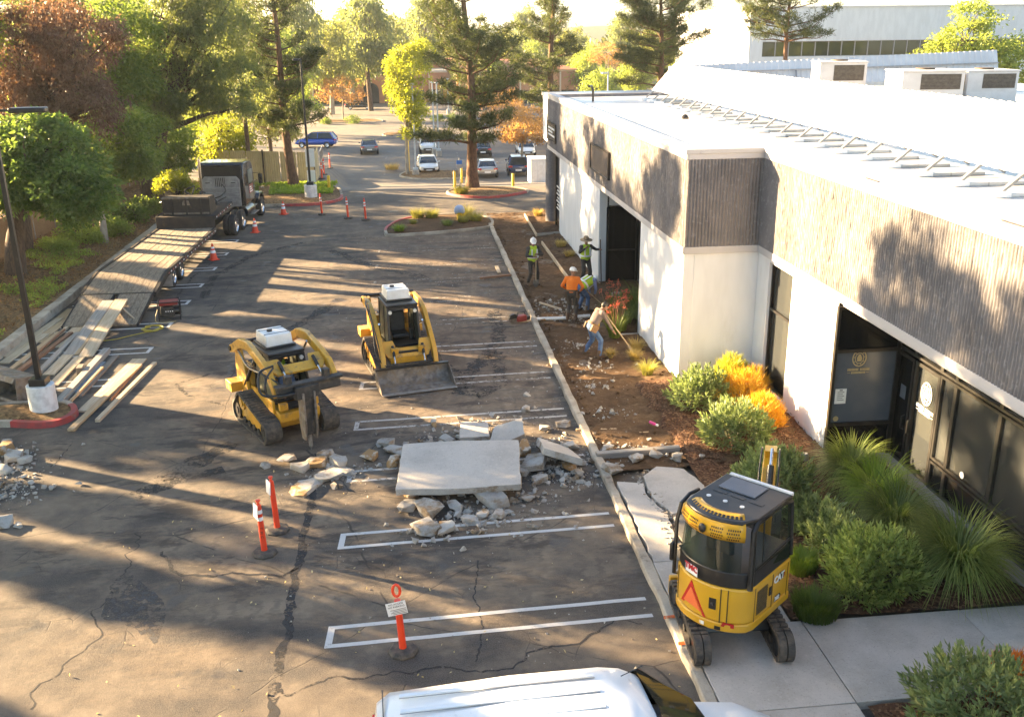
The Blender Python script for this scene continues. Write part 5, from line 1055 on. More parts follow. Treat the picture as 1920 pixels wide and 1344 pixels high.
def loader(label, loc, rz, lift, tool):
    t = thing('track_loader', label, 'loader', loc, rz, 'compact track loaders'); t.scale = (.92, .92, .94)
    for s in (-1, 1):
        a, b = sorted((s * .56, s * 1.0)); circ = [(.98, .29, .27), (-.98, .29, .27), (-.62, .6, .26), (.0, .13, .12)]
        track(t, a, b, circ, .028, .16, .045)
        fr = MB().prism([(.85, .17), (.9, .38), (.2, .5), (-.35, .62), (-.85, .45), (-.85, .17)], s * .66, s * .9).build('track_frame', M_cat, t, bevel=.02)
        for cy, cz, r in ((.98, .29, .215), (-.98, .29, .215)): MB().cyl((s * .62, cy, cz), (s * .95, cy, cz), r, 20).cyl((s * .95, cy, cz), (s * .97, cy, cz), r * .45, 12).build('idler', M_blk, t)
        for cy in (-.55, -.2, .15, .5): MB().cyl((s * .62, cy, .15), (s * .93, cy, .15), .085, 14).build('roller', M_iron, t)
        MB().cyl((s * .62, -.62, .6), (s * .94, -.62, .6), .2, 18).cyl((s * .94, -.62, .6), (s * .97, -.62, .6), .11, 12).build('sprocket', M_cat, t)
    MB().prism([(-1.4, .38), (.95, .3), (1.12, .5), (1.12, .72), (.62, .8), (-1.4, .98)], -.54, .54).build('chassis', M_cat, t, bevel=.02)
    MB().b2((-.4, .7, .78), (.4, 1.08, .86)).build('foot_step', M_blk, t, bevel=.01)
    MB().b2((.3, 1.0, .8), (.52, 1.13, .98)).b2((-.52, 1.0, .8), (-.3, 1.13, .98)).build('front_stop', M_cat, t, bevel=.015)['kind'] = 'stuff'
    hd = MB().prism([(-1.62, .55), (-.75, .55), (-.75, 1.5), (-1.45, 1.42), (-1.62, 1.2)], -.6, .6).build('engine_hood', M_cat, t, bevel=.03)
    for k in range(5): MB().b2((-.42, -1.35 + k * .12, 1.44), (.42, -1.29 + k * .12, 1.475)).build('louvre', M_blk, hd)
    for s in (-1, 1):
        MB().prism([(-1.5, .7), (-.7, .72), (-.78, 1.3), (-1.1, 1.98), (-1.42, 1.98), (-1.55, 1.5)], s * .62, s * .7).build('upright', M_cat, t, bevel=.015)
        MB().b2((s * .56, -1.62, .72), (s * 1.0, -1.15, .98)).build('rear_fender', M_cat, t, bevel=.02)
        MB().b2((s * .545, -.9, .66), (s * .6, .85, .98)).build('side_sill', M_cat, t, bevel=.01)
    MB().cyl((-.8, -1.4, 1.97), (.8, -1.4, 1.97), .055, 12).build('cross_tube', M_blk, t)
    # cab
    cab = MB()
    for s in (-1, 1):
        cab.bar((s * .47, .72, .85), (s * .44, .5, 2.02), .07).bar((s * .47, -.62, .85), (s * .45, -.6, 2.05), .07).bar((s * .45, -.6, 2.05), (s * .44, .5, 2.04), .07).bar((s * .47, .1, .85), (s * .45, .02, 2.02), .05)
    cab.bar((-.44, .5, 2.0), (.44, .5, 2.0), .09, .08).bar((-.45, -.6, 2.02), (.45, -.6, 2.02), .07); cab = cab.build('cab_frame', M_blk, t, bevel=.01)
    MB().box((0, -.05, 2.08), (.98, 1.2, .07)).build('cab_roof', M_blk, t, bevel=.02)
    for s in (-1, 1): MB().add([(s * .475, .66, .9), (s * .475, -.58, .9), (s * .455, -.56, 2.0), (s * .45, .45, 2.0)], [(0, 1, 2, 3)]).build('side_screen', M_screen, cab, smooth=0)
    MB().add([(-.44, -.6, 1.2), (.44, -.6, 1.2), (.44, -.58, 2.0), (-.44, -.58, 2.0)], [(0, 1, 2, 3)]).build('rear_window', M_cabglass, cab, smooth=0)
    for s in (-1, 1): MB().cyl((s * .38, .53, 1.9), (s * .38, .57, 1.89), .055, 14).build('work_light', M_lens, cab)
    st = MB().box((0, -.05, 1.05), (.5, .5, .14)).build('seat', M_seat, t, bevel=.04); MB().box((0, -.33, 1.38), (.48, .12, .62), (.12, 0, 0)).build('backrest', M_seat, st, bevel=.05)
    for s in (-1, 1): MB().bar((s * .33, .1, .9), (s * .33, .12, 1.22), .1, .12).cyl((s * .33, .14, 1.2), (s * .33, .18, 1.42), .02).build('joystick', M_seat, t)
    MB().box((0, .1, .9), (.9, 1.2, .05)).build('cab_floor', M_blk, t)
    # air conditioner box on the roof
    ac = MB().box((0, -.3, 2.3), (.72, .8, .3), None, (.68, .76)).build('roof_unit', M_plastic, t, bevel=.035, seg=3)
    MB().box((0, -.3, 2.14), (.82, .9, .05)).build('unit_tray', M_blk, ac, bevel=.01)
    for y in (-.5, -.08): MB().b2((-.33, y - .02, 2.44), (.33, y + .02, 2.455)).build('strap', M_blk, ac)
    MB().cyl((.1, -.32, 2.44), (.1, -.32, 2.5), .07, 14).build('vent_cap', M_seat, ac)
    # lift arms
    piv = (-1.32, 1.88); A = lambda p: rot_about(p, piv, lift)
    for s in (-1, 1):
        out = [A(p) for p in ((-1.48, 1.8), (-1.4, 1.98), (-.5, 1.98), (.1, 1.78), (.85, 1.18), (1.2, .85), (1.34, .42), (1.38, .16), (1.2, .16), (1.1, .45), (.98, .72), (.7, 1.0), (0, 1.56), (-.55, 1.74), (-1.2, 1.74))]
        arm = MB().prism(out, s * .72, s * .86).build('lift_arm', M_cat, t, bevel=.02)
        MB().cyl((s * .6, *piv), (s * .9, *piv), .07, 14).build('pivot_pin', M_iron, arm)
        p0 = (-.95, .95); p1 = A((.25, 1.5)); m = ((p0[0] + p1[0]) / 2, (p0[1] + p1[1]) / 2)
        MB().cyl((s * .67, *p0), (s * .67, *m), .05, 12).build('lift_cylinder', M_blk, t); MB().cyl((s * .67, *m), (s * .67, *p1), .03, 12).build('piston_rod', M_chrome, t)
        q0 = A((1.0, 1.02)); q1 = A((1.36, .48)); MB().cyl((s * .45, *q0), (s * .45, *((q0[0] + q1[0]) / 2, (q0[1] + q1[1]) / 2)), .045, 12).build('tilt_cylinder', M_blk, t); MB().cyl((s * .45, *((q0[0] + q1[0]) / 2, (q0[1] + q1[1]) / 2)), (s * .45, *q1), .025, 12).build('piston_rod', M_chrome, t)
    # cross member between the arms, notched at the top
    cm = [(-.72, 0), (-.6, -.2), (.6, -.2), (.72, 0), (.72, .34), (.4, .34), (.34, .1), (-.34, .1), (-.4, .34), (-.72, .34)]
    c0 = A((1.0, .84)); dirn = Vector((math.cos(lift + rad(128)), math.sin(lift + rad(128)))); nrm = Vector((-dirn.y, dirn.x)) * .035
    vs = [(x, c0[0] + dirn.x * u + k * nrm.x, c0[1] + dirn.y * u + k * nrm.y) for k in (-1, 1) for x, u in cm]; n = len(cm)
    MB().add(vs, [tuple(range(n))[::-1], tuple(range(n, 2 * n))] + [(i, (i + 1) % n, n + (i + 1) % n, n + i) for i in range(n)]).build('cross_member', M_cat, t, bevel=.012)
    hose(t, [(.8, -.9, 1.95), (.95, -.2, 2.0), (1.02, .5, 1.9) if lift > .2 else (.9, .4, 1.5), (.95, *A((1.1, .8))), (.6, *A((1.35, .4)))], .028)
    hose(t, [(.78, -.9, 1.9), (.9, .1, 1.85), (.84, *A((1.2, .8)))], .02)
    tipc = A((1.36, .3))
    if tool == 'bucket':
        cp = MB().b2((-.62, tipc[0], .14), (.62, tipc[0] + .08, .6)).build('coupler', M_iron, t, bevel=.01)
        y0 = tipc[0] + .09; prof = [(y0, .5), (y0 + .02, .26), (y0 + .1, .1), (y0 + .26, .03), (y0 + .95, .02)]
        o2 = [(y + .0, z) for y, z in prof]; inn = [(prof[0][0] + .025, .5), (prof[1][0] + .025, .27), (prof[2][0] + .03, .125), (prof[3][0] + .01, .055), (prof[4][0], .035)]
        bk = MB().prism(o2 + inn[::-1], -1.08, 1.08).build('bucket', M_worn, t)
        for s in (-1, 1): MB().prism([(y0, .5), (y0 + .02, .26), (y0 + .1, .1), (y0 + .26, .03), (y0 + .95, .02), (y0 + .6, .26), (y0 + .25, .46)], s * 1.08, s * 1.105).build('bucket_side', M_worn, bk)
        MB().b2((-1.1, y0 + .84, .036), (1.1, y0 + 1.0, .048)).build('cutting_edge', M_chrome if 0 else mat('polished_edge', (.42, .39, .35), (.3, .27, .24), 6, rough=.4, metal=.6), bk)
        MB().b2((-1.1, y0 - .01, .5), (1.1, y0 + .12, .54)).build('bucket_lip', M_blk, bk)
    else:
        y0 = tipc[0]; z0 = tipc[1]
        MB().prism([(y0 - .06, z0 + .12), (y0 + .1, z0 + .14), (y0 + .16, z0 - .12), (y0 + .0, z0 - .2)], -.82, .82).build('coupler', M_iron, t, bevel=.015)
        MB().b2((-.86, y0 - .02, z0 + .1), (.86, y0 + .22, z0 + .16)).build('coupler_top', M_iron, t, bevel=.01)
        for s in (-.5, .5): MB().b2((s - .08, y0 - .1, z0 + .1), (s + .08, y0 + .1, z0 + .34)).build('coupler_ear', M_iron, t, bevel=.015)
        br = thing_part('hammer', t)
        bx = .12; ya = y0 + .2
        MB().prism([(ya - .2, z0 + .1), (ya + .12, z0 + .1), (ya + .14, z0 - .2), (ya - .1, z0 - .25)], bx - .3, bx + .3).build('bracket', M_iron, br, bevel=.015)
        MB().b2((bx - .11, ya - .09, .42), (bx + .11, ya + .11, z0 - .02)).build('hammer_body', M_iron, br, bevel=.02)
        for s in (-1, 1): MB().prism([(ya - .16, z0 - .05), (ya + .18, z0 - .05), (ya + .2, .62), (ya + .1, .3), (ya - .08, .3), (ya - .18, .65)], bx + s * .12, bx + s * .17).build('side_plate', M_worn, br, bevel=.01)
        MB().cyl((bx, ya + .01, .45), (bx, ya + .01, .1), .05, 12).cyl((bx, ya + .01, .1), (bx, ya + .01, .0), .05, 12, .008).build('chisel', mat('polished_edge', (.42, .39, .35), (.3, .27, .24), 6, rough=.4, metal=.6), br)
        hose(t, [(.72, y0 - .3, z0 + .55), (1.15, y0 - .1, z0 + .5), (1.2, y0 + .1, z0 + .05), (.7, y0 + .18, z0 - .05), (.25, ya, z0 - .02)], .03)
        hose(t, [(.72, y0 - .3, z0 + .5), (1.05, y0 + .05, z0 + .35), (1.05, y0 + .15, z0 + .0), (.3, ya + .05, z0 - .06)], .026)
    return t
def thing_part(name, parent):
    o = bpy.data.objects.new(name, None); COL.objects.link(o); o.parent = parent; o.empty_display_size = .1; return o
LA = loader('yellow track loader with a hydraulic hammer, its roof box white, breaking concrete', (-3.28, 22.2, 0), rad(208), rad(25), 'hammer')
LB = loader('yellow track loader with a wide lowered bucket and open cab', (-.47, 26.0, 0), rad(193.2), 0, 'bucket')

# ---- mini excavator
def excavator(label, loc, rz, house):
    t = thing('mini_excavator', label, 'excavator', loc, rz)
    for s in (-1, 1):
        a, b = sorted((s * .5, s * .74)); track(t, a, b, [(.72, .22, .2), (-.72, .22, .2)], .03, .105, .04, lugw=.55, chevron=True)
        MB().prism([(.62, .1), (.7, .3), (-.7, .3), (-.62, .1)], s * .56, s * .68).build('track_frame', M_blk, t, bevel=.02)
        for cy in (-.72, .72): MB().cyl((s * .53, cy, .22), (s * .71, cy, .22), .155, 16).build('sprocket', M_blk, t)
        for cy in (-.36, 0, .36): MB().cyl((s * .54, cy, .1), (s * .7, cy, .1), .06, 12).build('roller', M_iron, t)
        MB().prism([(-.3, .18), (.3, .18), (.2, .42), (-.2, .42)], s * .12, s * .56).build('axle_beam', M_blk, t, bevel=.02)
    MB().cyl((0, 0, .38), (0, 0, .52), .34, 24).build('slew_ring', M_blk, t)
    bl = MB().b2((-.72, .98, .06), (.72, 1.06, .4)).build('dozer_blade', M_catclean, t, bevel=.02); MB().bar((-.35, .2, .25), (-.4, 1.0, .2), .08).bar((.35, .2, .25), (.4, 1.0, .2), .08).build('blade_arm', M_blk, bl)
    h = thing_part('house', t); h.rotation_euler = (0, 0, house - rz)
    rear = lambda r, a0, a1, n, cx=0, cy=0: [(cx + r * math.sin(a), cy - r * math.cos(a)) for a in np.linspace(a0, a1, n)]
    foot = [(.62, .7), (.64, -.42)] + [(.60, -.56)] + rear(.86, rad(36), rad(-48), 10, 0, .04) + [(-.66, -.2), (-.64, .7)]
    MB().prism(foot, .52, .66, 'z').build('base_pan', M_catclean, h, bevel=.02)
    up = [(x * .985, y * .985) for x, y in foot]; body = MB().prism(up, .66, 1.24, 'z').build('engine_cover', M_catclean, h, bevel=.03, seg=3)
    # panel joints, vent, lock plates, triangle, lamp, lettering
    def onrear(a, z, r=.862): return Vector((r * math.sin(a), .04 - r * math.cos(a), z))
    def rear_patch(name, pts, m, off, parent=body):
        vs = [onrear(a, z, .85 + off) for a, z in pts]; n = len(vs); vs += [onrear(a, z, .84) for a, z in pts]
        return MB().add(vs, [tuple(range(n)), tuple(range(n, 2 * n))[::-1]] + [(i, (i + 1) % n, n + (i + 1) % n, n + i) for i in range(n)]).build(name, m, parent, smooth=0)
    tri = rear_patch('warning_triangle', [(rad(-30), .74), (rad(4), .68), (rad(-15), 1.18)], mat('red_reflector', (.6, .02, .015), (.5, .02, .02), 4, rough=.3), .012)
    rear_patch('triangle_centre', [(rad(-24.5), .79), (rad(-1.5), .75), (rad(-14.5), 1.08)], mat('orange_reflector', (.85, .2, .06), (.8, .16, .05), 4, rough=.35), .017, tri)
    rear_patch('latch_plate', [(rad(7), .86), (rad(14), .86), (rad(14), 1.04), (rad(7), 1.04)], M_blk, .008); rear_patch('latch', [(rad(9.5), .93), (rad(11.5), .93), (rad(11.5), .97), (rad(9.5), .97)], M_chrome, .014)
    for a in (-42, 18, 25): rear_patch('panel_joint', [(rad(a), .66), (rad(a + .9), .66), (rad(a + .9), 1.22), (rad(a), 1.22)], M_blk, .0025)
    rear_patch('tail_lamp', [(rad(20), .615), (rad(33), .60), (rad(33), .66), (rad(22), .68)], mat('red_lamp', (.5, .02, .02), (.4, .02, .02), 5, rough=.2), .012, body)
    rear_patch('tie_hole', [(rad(14), .54), (rad(20), .54), (rad(20), .6), (rad(14), .6)], M_blk, .012); rear_patch('sticker', [(rad(-2), .55), (rad(3), .55), (rad(3), .61), (rad(-2), .61)], M_white, .01)
    X = .632
    vent = MB().b2((X, -.36, .74), (X + .006, -.06, 1.14)).build('vent', mat('vent_mesh', (.2, .13, .04), (.12, .08, .03), 20, rough=.7), body)
    mb = MB()
    for k in range(13): mb.b2((X + .006, -.36, .75 + k * .03), (X + .011, -.06, .757 + k * .03))
    mb.build('vent_wire', M_blk, vent)['kind'] = 'stuff'
    MB().b2((X, .0, .9), (X + .008, .07, 1.04)).build('latch_plate', M_blk, body); MB().b2((X + .008, .025, .96), (X + .012, .045, .98)).build('latch', M_chrome, body)
    for y in (-.42, .1, .56): MB().b2((X - .004, y, .66), (X + .002, y + .008, 1.22)).build('panel_joint', M_blk, body)
    # badge: white letters on a black lozenge
    MB().add([(X, .15, 1.0), (X, .41, 1.0), (X, .41, 1.15), (X, .15, 1.15)], [(0, 1, 2, 3)]).build('badge_space', M_catclean, body) if 0 else None
    bd = MB().prism([(.28, 1.02), (.42, 1.03), (.45, 1.09), (.42, 1.15), (.3, 1.15)], X, X + .004, 'x').build('badge', M_black, body); MB().prism([(.425, 1.03), (.438, 1.03), (.465, 1.09), (.438, 1.15), (.425, 1.15), (.452, 1.09)], X, X + .005, 'x').build('badge_edge', mat('red_lamp', (.5, .02, .02), (.4, .02, .02), 5, rough=.2), body)
    text('lettering', 'CAT', .155, M_white, body, (X + .006, .285, 1.085), (PI / 2, 0, PI / 2), .003, bold=.006)
    MB().prism([(.2, .7), (.36, .71), (.385, .75), (.36, .79), (.22, .79)], X, X + .004, 'x').build('badge', M_black, body); text('lettering', '302', .1, M_white, body, (X + .006, .26, .748), (PI / 2, 0, PI / 2), .003, bold=.003)
    # cab
    cf = [(x * .96, y * .96) for x, y in foot]
    lower = MB().prism(cf, 1.24, 1.5, 'z').build('cab_base', M_blk, h, bevel=.02)
    def onr(a, z, r): return (r * math.sin(a) * .96, (.04 - r * math.cos(a)) * .96, z)
    rw = MB()
    vs = [onr(a, z, .86 if z < 1.6 else .8) for z in (1.5, 2.06) for a in np.linspace(rad(-44), rad(36), 9)]; MB().add(vs, [(i, i + 1, 10 + i, 9 + i) for i in range(8)]).build('rear_window', M_cabglass, lower)
    MB().add([(.6, -.5, 1.5), (.61, .64, 1.28), (.58, .58, 2.2), (.56, -.46, 2.2)], [(0, 1, 2, 3)]).build('side_window', M_cabglass, lower, smooth=0)
    fr = MB().tube([(.6, -.54, 1.24), (.59, -.52, 1.9), (.565, -.48, 2.14), (.55, -.36, 2.24), (.55, .4, 2.26), (.56, .62, 2.2), (.59, .68, 1.3)], .045, 8).tube([(.6, -.52, 1.5), (.61, .66, 1.62)], .022, 6).tube([(-.6, -.36, 1.24), (-.58, -.33, 1.9), (-.54, -.3, 2.18)], .045, 8).tube([(-.6, .68, 1.24), (-.56, .62, 2.2)], .045, 8).tube([(-.54, -.3, 2.2), (-.55, .62, 2.2)], .04, 8).tube([(-.56, .62, 2.2), (.56, .62, 2.2)], .035, 8).tube([(.59, -.2, 1.5), (.57, -.2, 2.2)], .012, 6)
    fr.build('cab_frame', M_blk, h)
    rf = [(.57, .66), (.57, -.36)] + [(.5, -.5)] + rear(.8, rad(34), rad(-40), 8, 0, .05) + [(-.57, -.3), (-.57, .66)]
    roof = MB().prism(rf, 2.22, 2.3, 'z').build('cab_roof', M_blk, h, bevel=.025, seg=3)
    MB().box((-.1, .36, 2.31), (.62, .42, .025)).build('roof_hatch', mat('grey_hatch', (.12, .135, .16), (.1, .115, .14), 3, rough=.4), roof, bevel=.01)
    for x in (-.36, -.08, .2): MB().cyl((x, -.2, 2.295), (x, -.2, 2.312), .035, 14).build('roof_knob', M_plastic, roof)
    for x in (-.3, 0, .3): MB().b2((x - .11, .0, 2.299), (x + .11, .08, 2.306)).build('roof_rib', M_blk, roof)
    MB().bar((-.5, .66, 2.3), (.56, .66, 2.3), .06, .05).build('roof_front_bar', M_plastic, roof)
    # yellow visor round the back of the roof
    A1 = np.linspace(rad(-44), rad(38), 11); vs = []
    for r, z in ((.84, 1.99), (.88, 2.1), (.855, 2.24), (.66, 2.335), (.58, 2.325)): vs += [onr(a, z, r) for a in A1]
    vis = MB().add(vs, [(q * 11 + i, q * 11 + i + 1, (q + 1) * 11 + i + 1, (q + 1) * 11 + i) for q in range(4) for i in range(10)]).build('visor', M_catclean, h, smooth=50)
    sm = vis.modifiers.new('thickness', 'SOLIDIFY'); sm.thickness = .015
    def vpatch(name, a0, a1, z0, z1, m, r0=.851, r1=.872, nx=6, nz=4, hole=.55):
        mb = MB()
        for i in range(nx):
            for k in range(nz):
                aa = a0 + (a1 - a0) * (i + .5 * (k % 2)) / nx; zz = z0 + (z1 - z0) * k / nz; da = (a1 - a0) / nx * hole; dz = (z1 - z0) / nz * hole; rr = lambda z: .846 + .042 * (z - 1.99) / .11 if z < 2.1 else .888 - .026 * (z - 2.1) / .14
                mb.quad(onr(aa, zz, rr(zz)), onr(aa + da, zz, rr(zz)), onr(aa + da, zz + dz, rr(zz + dz)), onr(aa, zz + dz, rr(zz + dz)))
        o = mb.build(name, m, vis, smooth=0); o['kind'] = 'stuff'
    for a0, a1 in ((-40, -27), (-25, -12), (3, 16), (20, 33)): vpatch('grille_holes', rad(a0), rad(a1), 2.02, 2.22, M_blk)
    mb = MB()
    for a in np.linspace(rad(-40), rad(32), 15): mb.quad(onr(a, 2.268, .812), onr(a + .055, 2.268, .812), onr(a + .055, 2.328, .69), onr(a, 2.328, .69))
    mb.build('vent_slots', M_blk, vis, smooth=0)['kind'] = 'stuff'
    MB().ball((0, 0, 0), (.06, .03, .075), 14, 8).build('camera_pod', M_blk, vis, loc=onr(rad(-5), 2.12, .9))
    rear_patch2 = [onr(a, z, .862) for a, z in ((rad(-34), 1.3), (rad(-6), 1.3), (rad(-6), 1.42), (rad(-34), 1.42))]
    for k, (s, sz, m, z) in enumerate((('TMC', .13, mat('red_vinyl', (.6, .03, .03), (.5, .03, .03), 4, rough=.4), 1.38),)):
        a = rad(-17); p = onr(a, z, .885); MB().box((0, 0, 0), (.26, .004, .15)).build('decal', M_white, lower, loc=onr(a, z - .03, .872), rot=(0, 0, a)); text('lettering', s, sz, m, lower, p, (PI / 2, 0, a), .002, bold=.005)
    # open door latched back on the left
    dr = MB().tube([(-.69, .1, 1.0), (-.69, .1, 2.1), (-.69, .05, 2.2), (-.69, -.2, 2.22), (-.69, -.42, 2.15), (-.7, -.5, 1.9), (-.7, -.52, 1.0), (-.7, -.4, .94), (-.69, .1, 1.0)], .03, 8).build('door', M_blk, h)
    MB().add([(-.69, .08, 1.02), (-.7, -.5, 1.02), (-.7, -.48, 1.9), (-.69, -.4, 2.13), (-.69, .05, 2.18)], [(0, 1, 2, 3, 4)]).build('pane', M_cabglass, dr, smooth=0)
    MB().box((-.74, -.5, 1.36), (.06, .14, .3)).build('mirror', M_blk, dr, bevel=.02)
    st = MB().box((-.1, .05, 1.3), (.48, .45, .12)).build('seat', M_seat, h, bevel=.03); MB().box((-.1, -.22, 1.65), (.46, .12, .62)).build('backrest', M_seat, st, bevel=.05)
    for x in (-.42, .22): MB().b2((x - .06, -.1, 1.3), (x + .06, .35, 1.48)).build('console', M_seat, h, bevel=.02)
    MB().box((-.1, .45, 1.26), (1.0, .4, .03)).build('floor_mat', M_blk, h)
    # boom, stick, bucket
    bm = thing_part('boom', h); bm.location = (.1, .72, 0); bm.rotation_euler = (0, 0, rad(26))
    MB().b2((-.13, -.05, .5), (.13, .22, .95)).build('swing_post', M_catclean, bm, bevel=.02)
    MB().prism([(.1, .7), (.25, .62), (.6, 1.2), (1.05, 1.8), (1.5, 2.02), (1.5, 2.2), (.95, 2.1), (.35, 1.4)], -.11, .11).build('boom_arm', M_catclean, bm, bevel=.015)
    sk = MB().prism([(1.2, 2.32), (1.5, 2.3), (1.78, 1.95), (1.97, 1.1), (1.84, 1.05), (1.58, 1.8), (1.35, 2.1)], -.1, .1).build('stick', M_catclean, bm, bevel=.012)
    MB().cyl((.02, .5, 1.72), (.02, .9, 2.2), .055, 12).build('stick_cylinder', M_blk, bm); MB().cyl((.02, .9, 2.2), (.02, 1.25, 2.34), .03, 12).build('piston_rod', M_chrome, bm)
    MB().cyl((0, .22, .8), (0, .7, 1.45), .055, 12).build('boom_cylinder', M_blk, bm); MB().cyl((0, .7, 1.45), (0, .95, 1.95), .03, 12).build('piston_rod', M_chrome, bm)
    for x in (-.1, .1): hose(bm, [(x * 1.5, .3, 1.5), (x * 1.5, .8, 2.1), (x * 1.4, 1.2, 2.35), (x * 1.4, 1.6, 2.15)], .016)
    bp = [(1.86, 1.1), (1.7, .9), (1.62, .6), (1.75, .38), (2.05, .32), (2.0, .42), (1.82, .5), (1.78, .7), (1.88, .95)]
    bk = MB().prism(bp, -.24, .24).build('bucket', M_iron, bm); 
    for s in (-1, 1): MB().prism([(1.86, 1.1), (1.7, .9), (1.62, .6), (1.75, .38), (2.05, .32), (2.12, .75)], s * .24, s * .26).build('bucket_side', M_iron, bk)
    return t
EX = excavator('yellow mini excavator with black cab standing on the walk at the kerb', (4.62, 12.35, .13), rad(-3), rad(-49))
# ================================================================== TRUCK AND TRAILER
M_tyre = mat('tyre_rubber', (.022, .021, .021), (.035, .033, .032), 6, rough=.85, dirt=(.1, .085, .07), dlo=.58, dhi=.8)
M_rim = mat('polished_rim', (.75, .75, .76), (.6, .6, .62), 5, rough=.2, metal=.9)
M_gloss = mat('gloss_black_paint', (.012, .012, .014), (.018, .018, .02), 3, rough=.15, coat=.6)
M_rack = mat('aluminium_rack', (.42, .42, .425), (.3, .3, .305), 4, rough=.35, metal=.6)
M_deck = mat('weathered_deck_wood', (.3, .235, .165), (.19, .145, .1), 2.5, rough=.9, bump=.5, bscale=18, stretch=(9, .7, 9), dirt=(.1, .075, .055), dlo=.6, dhi=.75)
M_rust = mat('rusty_dark_steel', (.03, .027, .025), (.05, .04, .034), 4, rough=.7, metal=.3, dirt=(.13, .09, .06), dlo=.56, dhi=.72, dscale=3)
M_red = mat('red_paint', (.28, .03, .026), (.22, .028, .024), 4, rough=.4)
def wheel(parent, c, r, w, side, rim=M_rim, n=20):
    """tyre with rounded shoulders plus dished rim; side +1 shows its face to +x"""
    prof = [(r * .62, -w / 2), (r * .9, -w / 2), (r, -w * .36), (r, w * .36), (r * .9, w / 2), (r * .62, w / 2)]
    ty = MB().lathe(prof, n, cap=False).build('wheel', M_tyre, parent, loc=c, rot=(0, PI / 2, 0))
    f = side; MB().lathe([(r * .62, f * w * .46), (r * .56, f * w * .3), (r * .34, f * w * .22), (r * .2, f * w * .36), (r * .01, f * w * .4)], n, cap=False).build('rim', rim, ty); return ty
T = thing('semi_truck', 'black tractor truck with bare aluminium rack behind the cab, parked by the trees', 'truck', (-9.42, 47.1, 0), rad(-5.5))
MB().b2((-.45, -1.4, .62), (-.33, 6.2, .86)).b2((.33, -1.4, .62), (.45, 6.2, .86)).build('chassis_rail', M_blk, T)['kind'] = 'stuff'
for y in (-.65, .65):
    for s in (-1, 1):
        wheel(T, (s * 1.1, y, .5), .5, .26, s); wheel(T, (s * .8, y, .5), .5, .26, s)
for s in (-1, 1): wheel(T, (s * 1.08, 4.6, .5), .5, .3, s)
for s in (-1, 1):
    MB().cyl((s * .95, .95 + .55, .72), (s * .95, 2.9, .72), .3, 18).build('fuel_tank', M_gloss, T)
    st = MB().b2((s * .85, 2.6, .42), (s * 1.25, 3.7, .47)).build('step', M_rack, T, bevel=.01); MB().b2((s * .85, 2.6, .75), (s * 1.2, 3.6, .8)).build('upper_step', M_rack, st, bevel=.01)
cab = MB().prism([(1.95, 1.0), (3.95, 1.0), (3.95, 1.95), (3.72, 2.85), (3.4, 3.1), (2.05, 3.1), (1.95, 2.98)], -1.08, 1.08).build('cab', M_gloss, T, bevel=.06, seg=3)
MB().prism([(3.95, .85), (6.1, .85), (6.25, 1.2), (6.1, 1.72), (3.95, 1.98)], -.72, .72).build('hood', M_gloss, T, bevel=.08, seg=3)
for s in (-1, 1):
    MB().prism([(4.02, .75), (4.05, 1.05), (4.3, 1.25), (4.9, 1.25), (5.2, 1.0), (5.3, .7), (5.12, .7), (4.98, .98), (4.75, 1.12), (4.4, 1.12), (4.16, .95)], s * .7, s * 1.2).build('fender', M_gloss, T, bevel=.03)
    w = MB().b2((s * 1.081, 2.75, 1.98), (s * 1.09, 3.6, 2.62)).build('side_window', M_cabglass if 0 else glass('truck_glass', (.25, .27, .22), .05, .3), cab)
    MB().b2((s * 1.082, 2.75, 1.45), (s * 1.088, 3.5, 1.88)).build('door_decal', M_red, cab) if s > 0 else None
    if s > 0:
        for k in range(3): MB().b2((1.0885, 2.85, 1.5 + k * .11), (1.092, 3.4 - .1 * k, 1.56 + k * .11)).build('decal_line', M_white, cab)
    MB().b2((s * 1.08, 3.62, 1.05), (s * 1.086, 3.63, 2.7)).b2((s * 1.08, 2.68, 1.05), (s * 1.086, 2.69, 2.7)).build('door_joint', M_blk, cab)['kind'] = 'stuff'
    m = MB().tube([(s * 1.08, 3.75, 2.35), (s * 1.42, 3.85, 2.35), (s * 1.42, 3.85, 1.75), (s * 1.08, 3.75, 1.75)], .018, 6).build('mirror_bracket', M_blk, T); MB().box((s * 1.42, 3.84, 2.05), (.2, .08, .5)).build('mirror', M_gloss, m, bevel=.02)
    MB().box((s * 1.3, 4.5, 1.5), (.18, .1, .1)).build('hood_mirror', M_chrome, T)
for x in (-.55, -.2, .2, .55): MB().box((x, 3.25, 3.02), (.16, .1, .06)).build('marker_lamp', mat('amber_lens', (.8, .35, .05), (.7, .3, .05), 4, rough=.2), cab)
for x in (-.42, .32): MB().b2((x - .16, 1.935, 2.68), (x + .16, 1.949, 2.75)).build('rear_lamp', M_lens, cab)
MB().b2((-.95, 1.92, 1.05), (.95, 1.949, 2.9)).build('cab_rear_panel', M_blk, cab, bevel=.01)
rk = thing_part('headache_rack', T)
out = [(-.92, .98), (.92, .98), (.92, 2.3), (.78, 2.46), (-.78, 2.46), (-.92, 2.3)]; inn = [(-.35, 1.95), (.2, 1.95), (.2, 2.38), (.2, 2.4), (-.35, 2.4), (-.35, 2.38)]
MB().ring(out, inn, 1.66, 1.72, 'y').build('rack_plate', M_rack, rk, bevel=.01)
for k in range(6): MB().b2((-.33 + k * .09, 1.67, 1.95), (-.29 + k * .09, 1.71, 2.4)).build('rack_bar', M_rack, rk)
for z in (1.2, 1.42, 1.64, 1.86): MB().b2((-.9, 1.64, z), (.9, 1.659, z + .05)).build('rack_rib', M_rack, rk, bevel=.008)
for x in (-.8, .45): MB().b2((x, 1.64, 2.1), (x + .36, 1.659, 2.22)).build('rack_panel', M_rack, rk, bevel=.008)
